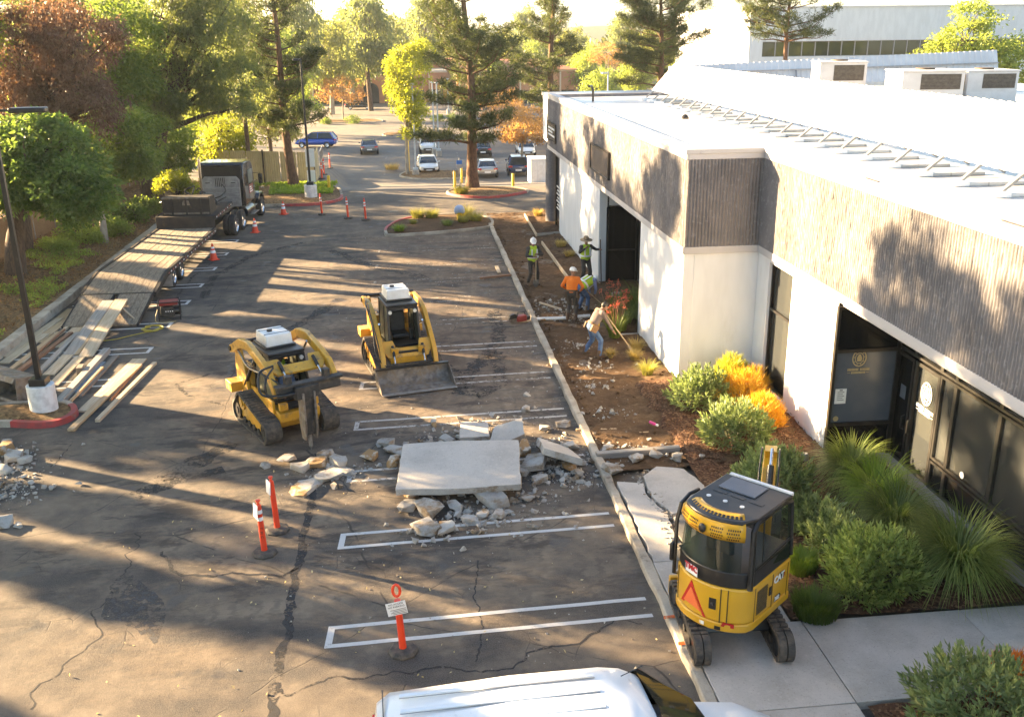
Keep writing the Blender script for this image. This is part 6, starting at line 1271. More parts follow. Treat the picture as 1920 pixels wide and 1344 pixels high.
for x in (-.75, .5): MB().b2((x, 1.635, 2.14), (x + .22, 1.639, 2.18)).build('rack_plate_text', M_blk, rk)
MB().cyl((-1.0, 1.8, .9), (-1.0, 1.8, 3.3), .075, 12).build('exhaust_stack', M_chrome, T)
MB().prism([(5.1, 1.2), (5.1, 2.0)], 0, 0) if 0 else None
# trailer
R = thing('lowboy_trailer', 'long flat plank-decked equipment trailer with ramps down, shadows striping its deck', 'trailer', (-10.15, 37.1, 0), rad(-1.6))
ZD = .93
for s in (-1, 1):
    MB().prism([(-3.6, .42), (-1.9, .74), (6.4, .74), (6.4, .95), (-1.9, .95), (-3.6, .6)], s * 1.2, s * 1.3).build('side_rail', M_rust, R)
    for k in range(26):
        y = -1.8 + k * .315; MB().b2((s * 1.3, y, .8), (s * 1.304, y + .15, .85)).build('reflector_strip', M_reflect if k % 2 else M_red, R)
for x in (-.5, .5): MB().b2((x - .06, -1.9, .5), (x + .06, 6.4, .86)).build('main_beam', M_rust, R)
nb = 9
for i in range(nb):
    x0 = -1.18 + 2.36 * i / nb; x1 = x0 + 2.36 / nb - .012; ya = -1.9
    for seg in ((-1.9, 2.1), (2.11, 6.38)):
        dz = rnd.uniform(-.006, .008); MB().b2((x0, seg[0], .89 + dz), (x1, seg[1], ZD + dz)).build('deck_plank', M_deck, R, bevel=.006)
    MB().prism([(-3.6, .56), (-1.91, .89), (-1.91, .935), (-3.6, .605)], x0, x1).build('tail_plank', M_deck, R)
MB().b2((-.42, -3.1, .735), (.3, -2.75, .76)).build('steel_plate', M_worn, R, rot=(rad(11) * 0, 0, 0)) if 0 else None
MB().b2((-1.22, -3.68, .5), (1.22, -3.6, .6)).build('tail_bar', M_rust, R)
MB().prism([(6.4, .7), (6.52, .7), (6.52, 1.45), (6.4, 1.45)], -1.28, 1.28).build('gooseneck_face', M_rust, R, bevel=.01)
MB().b2((-1.28, 6.52, 1.28), (1.28, 10.4, 1.44)).build('gooseneck_deck', M_rust, R, bevel=.015)
for s in (-1, 1): MB().b2((s * 1.28, 6.5, 1.3), (s * 1.32, 10.3, 1.46)).build('gooseneck_rail', M_rust, R)
for k in range(9): MB().b2((1.32, 6.6 + k * .4, 1.34), (1.324, 6.78 + k * .4, 1.39)).build('reflector_strip', M_red if k % 2 else M_reflect, R)
for y in (-.5, .62):
    for s in (-1, 1): wheel(R, (s * 1.02, y, .4), .4, .24, s); wheel(R, (s * .76, y, .4), .4, .24, s)
    MB().cyl((-1, y, .4), (1, y, .4), .06).build('axle', M_blk, R)
for s in (-1, 1): MB().b2((s * .86, -1.25, .2), (s * 1.24, -1.21, .72)).build('mud_flap', mat('grey_flap', (.35, .33, .31), (.25, .24, .22), 4, rough=.7), R)
MB().cyl((1.1, -3.69, .5), (1.1, -3.72, .5), .06, 12).build('tail_lamp', MATS['red_lamp'], R)
for s, xa, xb in ((0, -1.2, -.1), (1, .08, 1.2)):
    rp = thing_part('ramp', R)
    for k in range(5):
        x0 = xa + (xb - xa) * k / 5; x1 = xa + (xb - xa) * (k + 1) / 5 - .012; MB().prism([(-5.75, .02), (-3.7, .53), (-3.7, .59), (-5.75, .07)], x0, x1).build('ramp_plank', M_deck, rp)
    for x in (xa, xb): MB().prism([(-5.75, .0), (-3.7, .42), (-3.7, .6), (-5.8, .08)], x - .02, x + .02).build('ramp_rail', M_rust, rp)
# rusty bucket standing on the gooseneck, with chains heaped on it
BKT = thing('loader_bucket', 'dark rusty steel bucket riding on the neck of the trailer behind the rack', 'bucket', (-9.95, 44.55, 1.45), rad(-1.6))
MB().prism([(-.55, 0), (.55, 0), (.5, .72), (-.5, .76)], -1.02, 1.0, 'x').build('bucket_shell', M_rust, BKT, bevel=.03)
MB().b2((-1.06, -.58, .7), (1.04, -.46, .78)).build('bucket_lip', M_worn, BKT, bevel=.01)
for s in (-1.03, 1.01): MB().prism([(-.6, -.01), (.6, -.01), (.55, .7), (-.56, .8)], s - .015, s + .015).build('bucket_side', M_rust, BKT)
for x in (-.62, .0, .62): MB().b2((x - .04, -.6, .02), (x + .04, -.54, .72)).build('bucket_rib', M_rust, BKT, bevel=.01)
MB().prism([(-.18, .42), (.18, .42), (.12, .64), (-.12, .64)], -.58, -.555, 'y').build('hook_plate', M_worn, BKT, bevel=.01); MB().b2((-1.0, -.59, .02), (.98, -.56, .1)).build('wear_bar', M_worn, BKT, bevel=.01)
CH = thing('chain_heap', 'tangled heap of black chains and straps in front of the truck rack', 'chains', (-9.95, 45.9, 1.45)); rg = random.Random(4)
for k in range(16):
    p = Vector((rg.uniform(-.8, .6), rg.uniform(-.3, .3), .05)); pts = [p]
    for j in range(7): p = p + Vector((rg.uniform(-.35, .35), rg.uniform(-.25, .25), rg.uniform(-.15, .22))); p.z = max(.04, min(.95, p.z + .03)); pts.append(p.copy())
    hose(CH, pts, .03, M_blk, 'chain')

# ================================================================== CARS
def car(label, loc, rz, paint, kind='sedan', group='cars parked in the far lot', name='parked_car', scale=1.0):
    loc = FT(loc[0], loc[1]) if loc[2] == 0 else loc; t = thing(name, label, 'car', loc, rz, group); m = paint; t.scale = (scale,) * 3
    suv = kind == 'suv'; Z = 1.68 if suv else 1.42; belt = 1.02 if suv else .92; hood = .98 if suv else .82; W2 = .92
    # lower body sections along the length (rear to front)
    rear_z = belt if suv else .98
    S = [(-2.28, .72, .42, rear_z - .12), (-2.2, .86, .3, rear_z), (-1.5, W2, .24, rear_z + .01), (-.6, W2, .24, belt), (.6, W2, .24, belt - .02), (1.05, W2 - .01, .24, hood + .07), (1.8, .87, .26, hood - .04), (2.15, .78, .3, hood - .16), (2.28, .6, .4, hood - .3)]
    secs = []
    for y, w, zb, zt in S: secs.append([(-w * .92, y, zb), (-w, y, zb + (zt - zb) * .35), (-w * .98, y, zb + (zt - zb) * .72), (-w * .86, y, zt), (0, y, zt + .03), (w * .86, y, zt), (w * .98, y, zb + (zt - zb) * .72), (w, y, zb + (zt - zb) * .35), (w * .92, y, zb)])
    MB().loft(secs).build('body', m, t, smooth=60, subsurf=1)
    ra, rb, fa, fb = ((-2.18, -1.75, 1.15, .35) if suv else (-1.85, -1.05, 1.2, .3))
    lo = [(-.8, ra, belt - .02), (.8, ra, belt - .02), (.8, fa, belt - .04), (-.8, fa, belt - .04)]; hi = [(-.6, rb, Z - .05), (.6, rb, Z - .05), (.6, fb, Z - .05), (-.6, fb, Z - .05)]
    g = MB().add(lo + hi, [(0, 1, 5, 4), (1, 2, 6, 5), (2, 3, 7, 6), (3, 0, 4, 7), (4, 5, 6, 7)]).build('window', M_cabglass if 0 else mat('car_glass', (.02, .024, .028), (.03, .034, .04), 2, rough=.06), t, bevel=.05)
    rf = MB(); rf.loft([[(-.6, rb - .04, Z - .06), (0, rb - .04, Z - .03), (.6, rb - .04, Z - .06), (.6, rb - .04, Z - .09), (-.6, rb - .04, Z - .09)], [(-.63, (rb + fb) / 2, Z - .03), (0, (rb + fb) / 2, Z), (.63, (rb + fb) / 2, Z - .03), (.63, (rb + fb) / 2, Z - .09), (-.63, (rb + fb) / 2, Z - .09)], [(-.6, fb + .06, Z - .06), (0, fb + .06, Z - .03), (.6, fb + .06, Z - .06), (.6, fb + .06, Z - .09), (-.6, fb + .06, Z - .09)]]); rf.build('roof', m, t, smooth=50)
    for s in (-1, 1):
        MB().bar((s * .8, fa, belt - .03), (s * .61, fb, Z - .06), .06).build('pillar', m, t); MB().bar((s * .8, ra, belt - .02), (s * .61, rb, Z - .06), .12, .08).build('pillar', m, t); MB().bar((s * .81, -.35, belt - .02), (s * .62, -.4, Z - .06), .06).build('pillar', m, t)
        MB().box((s * .98, .85, belt + .05), (.16, .1, .12)).build('mirror', m, t, bevel=.02)
        MB().box((s * .62, 2.16, hood - .2), (.36, .14, .12), (0, 0, -s * .35)).build('headlight', M_lens, t, bevel=.02); MB().box((s * .68, -2.22, rear_z - .16), (.34, .1, .14), (0, 0, s * .25)).build('tail_lamp', mat('red_lamp', (.5, .02, .02), (.4, .02, .02), 5, rough=.2), t, bevel=.02)
        for y in (-1.4, 1.42): wheel(t, (s * .82, y, .34), .34, .22, s, n=18)
    MB().b2((-.5, 2.26, .38), (.5, 2.3, .56)).build('grille', M_blk, t); MB().b2((-.26, -2.33, .5), (.26, -2.3, .64)).build('number_plate', M_white, t); MB().b2((-.26, 2.3, .36), (.26, 2.32, .46)).build('number_plate', M_white, t)
    return t
def paint(name, c, met=.0): return mat('car_paint_' + name, c, tuple(x * .92 for x in c), 2, rough=.25, metal=met, coat=.6)
P_w = paint('white', (.8, .79, .77)); P_b = paint('blue', (.02, .08, .42), .2); P_s = paint('silver', (.5, .48, .45), .5); P_d = paint('dark_blue', (.03, .05, .12), .3); P_k = paint('charcoal', (.04, .04, .042), .3); P_g = paint('grey', (.2, .2, .22), .4); P_r = paint('red', (.45, .02, .02))
car('blue sport utility car turning out behind the enclosure', (-7.7, 84.0, 0), rad(80), P_b, 'suv', name='moving_car')
car('grey sedan driving up the aisle seen from behind', (-3.1, 79.0, 0), rad(3), P_g, 'sedan', name='moving_car')
car('white sport utility car facing the camera, behind the white sedan', (1.6, 79.0, 0), rad(180), P_w, 'suv')
car('white sedan with black windscreen facing the camera under the lamp posts', (1.3, 67.1, 0), rad(182), P_w)
car('pale silver sedan seen from behind right of the pine trunk', (5.15, 64.4, 0), rad(-2), P_s)
car('dark blue sport utility car next to the silver sedan', (7.3, 65.0, 0), rad(-4), P_d, 'suv')
car('white sedan parked farthest right, facing the camera', (9.1, 75.3, 0), rad(178), P_w)
car('charcoal car half hidden behind the pine trunk', (5.6, 75.5, 0), rad(2), P_k)
car('dark grey car behind the lime tree trunk', (.7, 90, 0), rad(178), P_k, 'suv')
car('white van-like car at the edge of the building corner', (12.4, 80.5, 0), rad(176), P_w, 'suv', scale=1.12)
q = G(680, 205); car('black sedan crossing in front of the orange building', (-6.0, q.y, 0), rad(-85), P_k, name='moving_car')
car('red car glimpsed through the fence and leaves at the left', (-20.5, 53.5, .2), rad(60), P_r, 'sedan'); car('white car glimpsed behind the big trunks', (-21.5, 68, .2), rad(75), P_w, 'suv')

# ================================================================== VAN at the bottom edge
VN = thing('cargo_van', 'white cargo van cut off by the bottom edge of the photo', 'van', (1.4, 8.4, 0), rad(-90 + 2.5))
M_van = mat('van_white', (.78, .78, .77), (.7, .7, .69), 1, rough=.3, coat=.4, dirt=(.55, .53, .5), dlo=.58, dhi=.75, dscale=5)
secs = []
for y, w, zb, zt in ((-2.05, .78, .6, 1.75), (-2.0, .88, .4, 1.98), (-1.85, .94, .36, 2.06), (-.5, .97, .34, 2.1), (.55, .96, .34, 2.09), (.8, .95, .34, 2.05), (1.0, .94, .34, 1.95)):
    secs.append([(-w, y, zb), (-w * 1.02, y, zb + .4), (-w, y, 1.15), (-w * .93, y, zt - .3), (-w * .84, y, zt - .08), (-w * .66, y, zt - .01), (0, y, zt + .03), (w * .66, y, zt - .01), (w * .84, y, zt - .08), (w * .93, y, zt - .3), (w, y, 1.15), (w * 1.02, y, zb + .4), (w, y, zb)])
vb = MB().loft(secs).build('body', M_van, VN, smooth=45)
hs = []
for y, w, zb, zt in ((1.0, 1.0, .34, 1.36), (1.5, 1.02, .34, 1.36), (2.3, 1.0, .36, 1.26), (2.75, .9, .4, 1.08), (2.9, .76, .45, .86)):
    hs.append([(-w, y, zb), (-w * 1.01, y, zb + .35), (-w * .95, y, zt - .08), (-w * .7, y, zt), (0, y, zt + .04), (w * .7, y, zt), (w * .95, y, zt - .08), (w * 1.01, y, zb + .35), (w, y, zb)])
hd = MB().loft(hs).build('hood', M_van, VN, smooth=45)
MB().add([(-.9, 1.75, 1.35), (0, 1.86, 1.39), (.9, 1.75, 1.35), (.74, .98, 1.97), (0, 1.05, 2.02), (-.74, .98, 1.97)], [(0, 1, 4, 5), (1, 2, 3, 4)]).build('windscreen', mat('van_glass', (.03, .028, .02), (.05, .04, .025), 2, rough=.06), VN, smooth=60)
for s in (-1, 1):
    MB().add([(s * .945, 1.7, 1.24), (s * .95, .4, 1.24), (s * .86, .45, 1.86), (s * .79, 1.0, 1.92)], [(0, 1, 2, 3)]).build('side_window', MATS['van_glass'], VN, smooth=0)
    MB().bar((s * .9, 1.78, 1.26), (s * .77, 1.0, 1.97), .03).build('pillar', M_blk, VN)
    MB().box((s * .9, -2.03, 1.3), (.14, .08, .55)).build('tail_lamp', MATS['red_lamp'], VN, bevel=.02)
    for y in (-1.3, 2.0): wheel(VN, (s * .86, y, .36), .36, .24, s)
for x in (-.55, -.28, 0, .28, .55): MB().box((x, -.65, 2.125 - abs(x) * .03), (.05, 2.2, .012)).build('roof_rib', M_van, VN, bevel=.004)
for x in (-.55, -.28, 0, .28, .55): MB().box((x + .036, -.65, 2.118 - abs(x) * .035), (.008, 2.2, .006)).build('roof_groove_shade', mat('groove_shadow', (.3, .3, .3), (.25, .25, .25), 3), VN)  # thin grey strips paint the shade beside each roof rib
MB().box((0, -1.93, 2.045), (1.5, .012, .02)).build('door_seam', M_blk, VN); MB().tube([(-.5, .75, 2.09), (-.5, 1.0, 2.2)], .006, 6).build('antenna', M_blk, VN); MB().bar((.2, 1.62, 1.4), (-.35, 1.7, 1.36), .025).bar((.75, 1.6, 1.36), (.3, 1.68, 1.36), .025).build('wiper', M_blk, VN)['kind'] = 'stuff'
MB().b2((-.05, 1.98, 2.1), (.05, 2.0, 2.12)).build('x', M_blk, VN) if 0 else None
# ================================================================== PEOPLE
def cap(mb, p, q, r0, r1, n=10):
    p = Vector(p); q = Vector(q); mb.tube([p, q], [r0, r1], n); mb.ball(p, r0, n, 6); mb.ball(q, r1, n, 6)
def fuse(mb, name, m, parent, vox=.016, smooth=4):
    o = mb.build(name, m, parent, smooth=0); r = o.modifiers.new('fuse', 'REMESH'); r.mode = 'VOXEL'; r.voxel_size = vox; r.use_smooth_shade = True
    s = o.modifiers.new('soften', 'SMOOTH'); s.iterations = smooth; s.factor = .5; return o
M_skin = mat('skin', (.3, .16, .1), (.26, .135, .085), 6, rough=.55)
M_hivis = mat('hi_vis_yellow', (.5, .68, .04), (.42, .6, .03), 5, rough=.7, bump=.9, bscale=13, dirt=(.14, .1, .065), dlo=.6, dhi=.8, dscale=7)
M_orange = mat('orange_shirt', (.8, .2, .01), (.72, .16, .01), 5, rough=.8, bump=.9, bscale=13, dirt=(.14, .1, .065), dlo=.6, dhi=.8, dscale=7)
M_denim = mat('blue_denim', (.07, .13, .26), (.045, .085, .18), 7, rough=.9, bump=.9, bscale=13, dirt=(.14, .1, .065), dlo=.6, dhi=.8, dscale=7)
M_darkcloth = mat('dark_work_cloth', (.035, .032, .03), (.055, .05, .046), 7, rough=.9, bump=.9, bscale=13, dirt=(.14, .1, .065), dlo=.6, dhi=.8, dscale=7)
M_greyshirt = mat('grey_brown_shirt', (.17, .13, .12), (.13, .1, .09), 7, rough=.9, bump=.9, bscale=13, dirt=(.14, .1, .065), dlo=.6, dhi=.8, dscale=7)
M_blueshirt = mat('pale_blue_shirt', (.25, .28, .46), (.2, .23, .4), 7, rough=.9, bump=.9, bscale=13, dirt=(.14, .1, .065), dlo=.6, dhi=.8, dscale=7)
M_boot = mat('work_boot', (.12, .07, .04), (.07, .045, .03), 6, rough=.8)
M_hair = mat('black_hair', (.012, .01, .009), (.02, .016, .013), 12, rough=.6)
M_hat = mat('white_hard_hat', (.8, .8, .78), (.75, .75, .73), 4, rough=.3)
M_straw = mat('straw_hat', (.36, .26, .15), (.28, .2, .11), 12, rough=.85)
M_handle = mat('ash_handle', (.45, .33, .19), (.36, .25, .14), 5, rough=.6)
def lim(a, b, l1, l2, bend):
    """elbow or knee between a and b for two limb lengths, bowed along bend"""
    a = Vector(a); b = Vector(b); d = b - a; D = min(d.length, (l1 + l2) * .998); d.normalize(); x = (l1 * l1 - l2 * l2 + D * D) / (2 * D); h = math.sqrt(max(0, l1 * l1 - x * x)); w = Vector(bend); w = (w - d * w.dot(d)).normalized(); return a + d * x + w * h
def person(label, loc, rz, pel, chest, head, hands, feet, shirt, pants, vest=None, hat='hard', face=(0, 1, 0), sleeves=True, elb=((-1, -.6, -.3), (1, -.6, -.3)), belt=None, group='workers digging the strip', kneeb=(0, 1, 0)):
    t = thing('person', label, 'person', loc, rz, group); pel = Vector(pel); chest = Vector(chest); head = Vector(head); fc = Vector(face).normalized(); sp = (chest - pel).normalized()
    side = Vector((1, 0, 0)); neck = chest + sp * .17; sh = [chest + sp * .1 + side * s * .185 for s in (-1, 1)]; hp = [pel + side * s * .095 - sp * .03 for s in (-1, 1)]
    el = [lim(sh[i], hands[i], .3, .27, elb[i]) for i in (0, 1)]; kn = [lim(hp[i], Vector(feet[i]) + Vector((0, 0, .09)), .44, .43, kneeb) for i in (0, 1)]; an = [Vector(f) + Vector((0, 0, .09)) for f in feet]
    b = MB(); cap(b, pel, chest, .125, .135); cap(b, chest, neck, .1, .055); cap(b, neck, head - Vector((0, 0, .03)), .055, .058); b.ball(head, (.076, .092, .115), 14, 10); cap(b, head - Vector((0, 0, .06)) + fc * .03, head - Vector((0, 0, .07)) + fc * .045, .045, .04)
    b.ball(head + fc * .098 - Vector((0, 0, .015)), (.014, .02, .022), 8, 6)
    for s in (-1, 1): b.ball(head + side * s * .076, (.014, .022, .03), 8, 6)
    for i in (0, 1):
        cap(b, sh[i], el[i], .048, .04); cap(b, el[i], hands[i], .04, .028); cap(b, hp[i], kn[i], .075, .055); cap(b, kn[i], an[i], .052, .036); s = (-1, 1)[i]
        d = (Vector(hands[i]) - el[i]).normalized(); h = Vector(hands[i]); w = d.cross(fc); w = w.normalized() if w.length > .1 else side; cap(b, h, h + d * .06, .033, .03)
        for k in range(4): q = h + d * .075 + w * (k - 1.5) * .019; q2 = q + d * (.036 + .006 * (k in (1, 2))) + fc * .012; cap(b, q, q2, .0105, .0095, 6); cap(b, q2, q2 + fc * .022 - d * .004, .0095, .0085, 6)
        q = h + d * .03 + w * .034 * -s; cap(b, q, q + d * .035 + fc * .028, .011, .0095, 6)
        f = Vector(feet[i]); cap(b, f + Vector((0, -.02, .045)), f + Vector((s * .02, .15, .04)), .04, .036)
    fuse(b, 'body', M_skin, t, .014, 2)
    for s in (-1, 1): MB().ball(head + fc * .084 + side * s * .03 + Vector((0, 0, .008)), .009, 8, 6).build('eye', M_hair, t)
    MB().box(head + fc * .09 - Vector((0, 0, .058)), (.04, .008, .008)).build('mouth', mat('lips', (.2, .08, .06), (.18, .07, .05), 5), t)
    c = MB(); cap(c, pel + sp * .02, chest, .15, .165, 12); cap(c, pel + side * .05, chest + side * .07, .125, .13, 12); cap(c, pel - side * .05, chest - side * .07, .125, .13, 12); cap(c, sh[0], sh[1], .085, .085, 10); cap(c, chest, chest + sp * .15, .12, .07)
    for i in (0, 1):
        cap(c, sh[i], el[i], .07, .056); 
        if sleeves: cap(c, el[i], Vector(hands[i]).lerp(el[i], .18), .056, .042)
    fuse(c, 'shirt', shirt, t, .018)
    p = MB(); cap(p, pel - side * .05, pel + side * .05, .145, .145); cap(p, pel, pel + sp * .08, .15, .148)
    for i in (0, 1): cap(p, hp[i], kn[i], .1, .076); cap(p, kn[i], an[i] + Vector((0, 0, .02)), .076, .068)
    fuse(p, 'trousers', pants, t, .018)
    for i in (0, 1):
        f = Vector(feet[i]); s = (-1, 1)[i]; bt = MB(); cap(bt, f + Vector((0, -.03, .06)), f + Vector((s * .02, .16, .045)), .058, .048); cap(bt, f + Vector((0, -.02, .07)), f + Vector((0, -.01, .2)), .058, .06); o = fuse(bt, 'boot', M_boot, t, .016)
    if vest:
        v = MB(); cap(v, pel + sp * .06, chest, .166, .178, 12); cap(v, pel + sp * .06 + side * .05, chest + side * .075, .14, .142, 12); cap(v, pel + sp * .06 - side * .05, chest - side * .075, .14, .142, 12); cap(v, sh[0] * .72 + sh[1] * .28, sh[1] * .72 + sh[0] * .28, .1, .1); o = fuse(v, 'vest', vest, t, .018)
        q = pel.lerp(chest, .42); ax = sp.to_track_quat('Z', 'Y'); M = Matrix.Translation(q) @ ax.to_matrix().to_4x4(); MB(M).ring([(.225 * math.cos(a), .195 * math.sin(a)) for a in np.linspace(0, 2 * PI, 24, False)], [(.2 * math.cos(a), .17 * math.sin(a)) for a in np.linspace(0, 2 * PI, 24, False)], -.028, .028, 'z').build('reflective_band', M_reflect, o)
        for s in (-1, 1):
            for k in (-1, 1):
                fr = ax @ Vector((0, k * .185, 0)); MB().bar(q + fr + side * s * .1, chest + sp * .1 + ax @ Vector((0, k * .16, 0)) + side * s * .1, .05, .02, fr).build('reflective_band', M_reflect, o)
    up = Vector((0, 0, 1)) if abs(fc.z) < .5 else (Vector((0, 0, 1)) - fc * fc.z).normalized(); rm = Matrix((up.cross(fc) * -1, fc, up)).transposed().to_4x4(); HM = Matrix.Translation(head) @ rm
    if hat == 'hard':
        h = MB(HM).lathe([(.128, .035), (.126, .075), (.112, .12), (.075, .155), (.02, .168), (.001, .168)], 18).build('hard_hat', M_hat, t, smooth=60); MB(HM).prism([(-.1, .06), (.1, .06), (.075, .2), (-.075, .2)], .04, .052, 'z').build('peak', M_hat, h, bevel=.004); MB(HM).box((0, 0, .165), (.03, .18, .02)).build('ridge', M_hat, h, bevel=.006)
    elif hat == 'straw':
        h = MB(HM).lathe([(.235, .03), (.2, .045), (.1, .055), (.098, .12), (.08, .16), (.001, .165)], 20).build('sun_hat', M_straw, t, smooth=60); MB(HM).lathe([(.102, .056), (.102, .08)], 18, cap=False).build('hat_band', M_boot, h)
    else:
        h = MB(HM); h.ball((0, -.015, .03), (.085, .1, .105), 14, 10); fuse(h, 'hair', M_hair, t, .014, 2)
    if belt:
        q = pel + sp * .08; bt = MB(); ax = sp.to_track_quat('Z', 'Y'); M = Matrix.Translation(q) @ ax.to_matrix().to_4x4(); o = MB(M).ring([(.2 * math.cos(a), .18 * math.sin(a)) for a in np.linspace(0, 2 * PI, 20, False)], [(.17 * math.cos(a), .15 * math.sin(a)) for a in np.linspace(0, 2 * PI, 20, False)], -.03, .03, 'z').build('tool_belt', belt, t)
        for s in (-1, 1): MB(M).box((s * .2, .02, -.12), (.07, .2, .2), None, (.09, .24)).build('pouch', belt, o, bevel=.02)
    return t
def shovel(label, grip, tip, cat='shovel', name='shovel', head=True, m=None, rake=False):
    g = Vector(grip); q = Vector(tip); d = (q - g).normalized(); L = (q - g).length; t = thing(name, label, cat, q); g = g - q
    MB().tube([g, -d * (.24 if head else 0)], .019, 8).build('handle', m or M_handle, t)
    if head:
        z = d; x = Vector((0, 0, 1)).cross(z); x = x.normalized() if x.length > .05 else Vector((1, 0, 0)); y = z.cross(x); M = Matrix((x, y, z)).transposed().to_4x4(); M.translation = -d * .28
        MB(M).prism([(-.1, 0), (.1, 0), (.11, .16), (.05, .26), (0, .29), (-.05, .26), (-.11, .16)], -.006, .006, 'y').build('blade', M_worn, t, bevel=.003)
    return t
F0 = lambda w=.12, s=0.0: [(-w, s, 0), (w, -s, 0)]
# man in white hard hat leaning on a shovel, dark clothes
person('worker in white hard hat, hi-vis vest and dark clothes leaning on a shovel', (4.42, 34.6, .05), rad(195), (0, 0, .93), (0, .03, 1.3), (0, .08, 1.62), [(-.05, .3, 1.22), (.07, .3, 1.14)], F0(.17, .03), M_darkcloth, M_darkcloth, M_hivis, 'hard', (.25, .9, -.3), elb=((-1, -.2, -.4), (1, -.2, -.4)))
_a = Matrix.Rotation(rad(195), 4, 'Z'); w1 = lambda p: Vector((4.42, 34.6, .05)) + _a @ Vector(p)
shovel('shovel held upright by the man in the white hard hat', w1((.0, .34, 1.28)), w1((.02, .36, .0)))
person('worker in straw sun hat and bright hi-vis vest standing by the white wall', (6.35, 34.2, .12), rad(190), (0, 0, .93), (0, .01, 1.3), (0, .03, 1.63), [(.12, .18, 1.36), (-.5, .15, 1.34)] if 0 else [(-.48, .18, 1.3), (.1, .24, 1.4)], F0(.15, .02), M_darkcloth, M_darkcloth, M_hivis, 'straw', (.1, 1, -.15), elb=((-1, -.3, -.6), (1, -.3, -.6)))
_b = Matrix.Rotation(rad(190), 4, 'Z'); w2 = lambda p: Vector((6.35, 34.2, .12)) + _b @ Vector(p)
shovel('long dark pole held out by the man in the straw hat', w2((-.48, .22, 1.68)), w2((-.54, .24, -.02)), 'pole', 'digging_bar', False, M_boot)
person('worker in orange shirt and white helmet with a tool belt, seen from behind', (5.08, 29.75, .05), rad(-20), (0, 0, .93), (0, .06, 1.29), (.02, .12, 1.6), [(-.22, .28, .98), (.24, .2, .95)], F0(.14, .06), M_orange, M_darkcloth, None, 'hard', (.3, .9, -.25), belt=M_boot)
person('worker bending over in hi-vis vest, pale blue shirt and jeans', (5.62, 30.75, .05), rad(-62), (0, -.12, .86), (0, .26, 1.03), (0, .5, 1.0), [(-.12, .42, .5), (.1, .45, .55)], [(-.16, -.05, 0), (.16, .08, 0)], M_blueshirt, M_denim, M_hivis, 'hard', (0, .75, -.66), elb=((-1, -.3, 0), (1, -.3, 0)))
_c = Matrix.Rotation(rad(-62), 4, 'Z'); w4 = lambda p: Vector((5.62, 30.75, .05)) + _c @ Vector(p)
shovel('shovel in the hands of the bending man', w4((-.3, .2, .78)), w4((.35, .85, .0)))
person('worker in grey shirt and jeans with a yellow strap, stooping over a shovel', (5.05, 26.05, .06), rad(-78), (0, 0, .9), (-.02, .2, 1.22), (0, .38, 1.46), [(-.16, .42, 1.16), (.12, .62, .72)], [(-.24, -.12, 0), (.26, .14, 0)], M_greyshirt, M_denim, None, 'none', (.1, .85, -.5), belt=mat('tan_leather', (.22, .12, .055), (.16, .09, .04), 6, rough=.7))
_d = Matrix.Rotation(rad(-78), 4, 'Z'); w5 = lambda p: Vector((5.05, 26.05, .06)) + _d @ Vector(p)
shovel('shovel of the man in the grey shirt, its blade in the soil', w5((-.2, .38, 1.34)), w5((.3, 1.2, .06)))
o = [c for c in COL.objects if c.name.startswith('person')][-1]; MB().bar((-.14, .17, 1.36), (.16, -.02, .98), .06, .02, (0, -1, .3)).bar((-.16, .24, 1.38), (.17, .14, .95), .05, .02, (0, 1, 0)).build('shoulder_strap', mat('yellow_webbing', (.62, .42, .03), (.55, .36, .03), 5, rough=.7), o)

person('operator in hi-vis vest seated in the cab of the loader with the hammer', (-3.28, 22.2, 0), rad(208), (0, -.08, 1.1), (0, -.1, 1.42), (0, -.04, 1.68), [(-.28, .2, 1.28), (.28, .2, 1.28)], [(-.15, .42, .84), (.15, .42, .84)], M_darkcloth, M_denim, M_hivis, 'none', (0, 1, -.1), group='workers digging the strip', kneeb=(0, .3, 1))
# ================================================================== LOOSE THINGS
# ---- lumber
WOODS_ = {}
def wood(key):
    c = {'pale': ((.56, .45, .31), (.45, .34, .22)), 'grey': ((.36, .33, .29), (.27, .245, .215)), 'brown': ((.3, .16, .085), (.22, .11, .06)), 'tan': ((.5, .36, .21), (.4, .27, .15)), 'blue': ((.3, .32, .33), (.24, .26, .27)), 'dark': ((.22, .185, .15), (.15, .125, .1))}[key]
    return mat('lumber_' + key, c[0], c[1], 3, rough=.85, bump=.35, bscale=20, stretch=(10, .5, 10), dirt=tuple(x * .6 for x in c[1]), dlo=.6, dhi=.75)
def plank(label, a, b, w, th, key, za=None, zb=None, name='plank', group='lumber lying by the trailer', cat='plank', lift=.0):
    za = lift if za is None else za; zb = lift if zb is None else zb
    p = G(*a, za + th); q = G(*b, zb + th); p.z = za + th / 2; q.z = zb + th / 2; d = q - p; L = d.length; o = MB().box((0, 0, 0), (w, L, th)).build(name, wood(key), bevel=.006)
    o.location = (p + q) / 2; o.rotation_euler = d.to_track_quat('Y', 'Z').to_euler(); return tag(o, label, cat, group)
plank('wide pale board nearest the left kerb', (6, 680), (84, 625), .32, .04, 'pale'); plank('long orange-brown joist second from the left kerb', (0, 706), (111, 621), .16, .1, 'tan'); plank('red-brown joist third from the left kerb', (25, 700), (133, 622), .14, .1, 'brown')
plank('grey joist beside the red-brown one', (70, 698), (146, 622), .16, .09, 'grey'); plank('bright wide board under the lamp post pole', (90, 702), (150, 642), .34, .04, 'pale'); plank('pale joist lying against the joists by the kerb', (40, 680), (125, 612), .1, .09, 'pale')
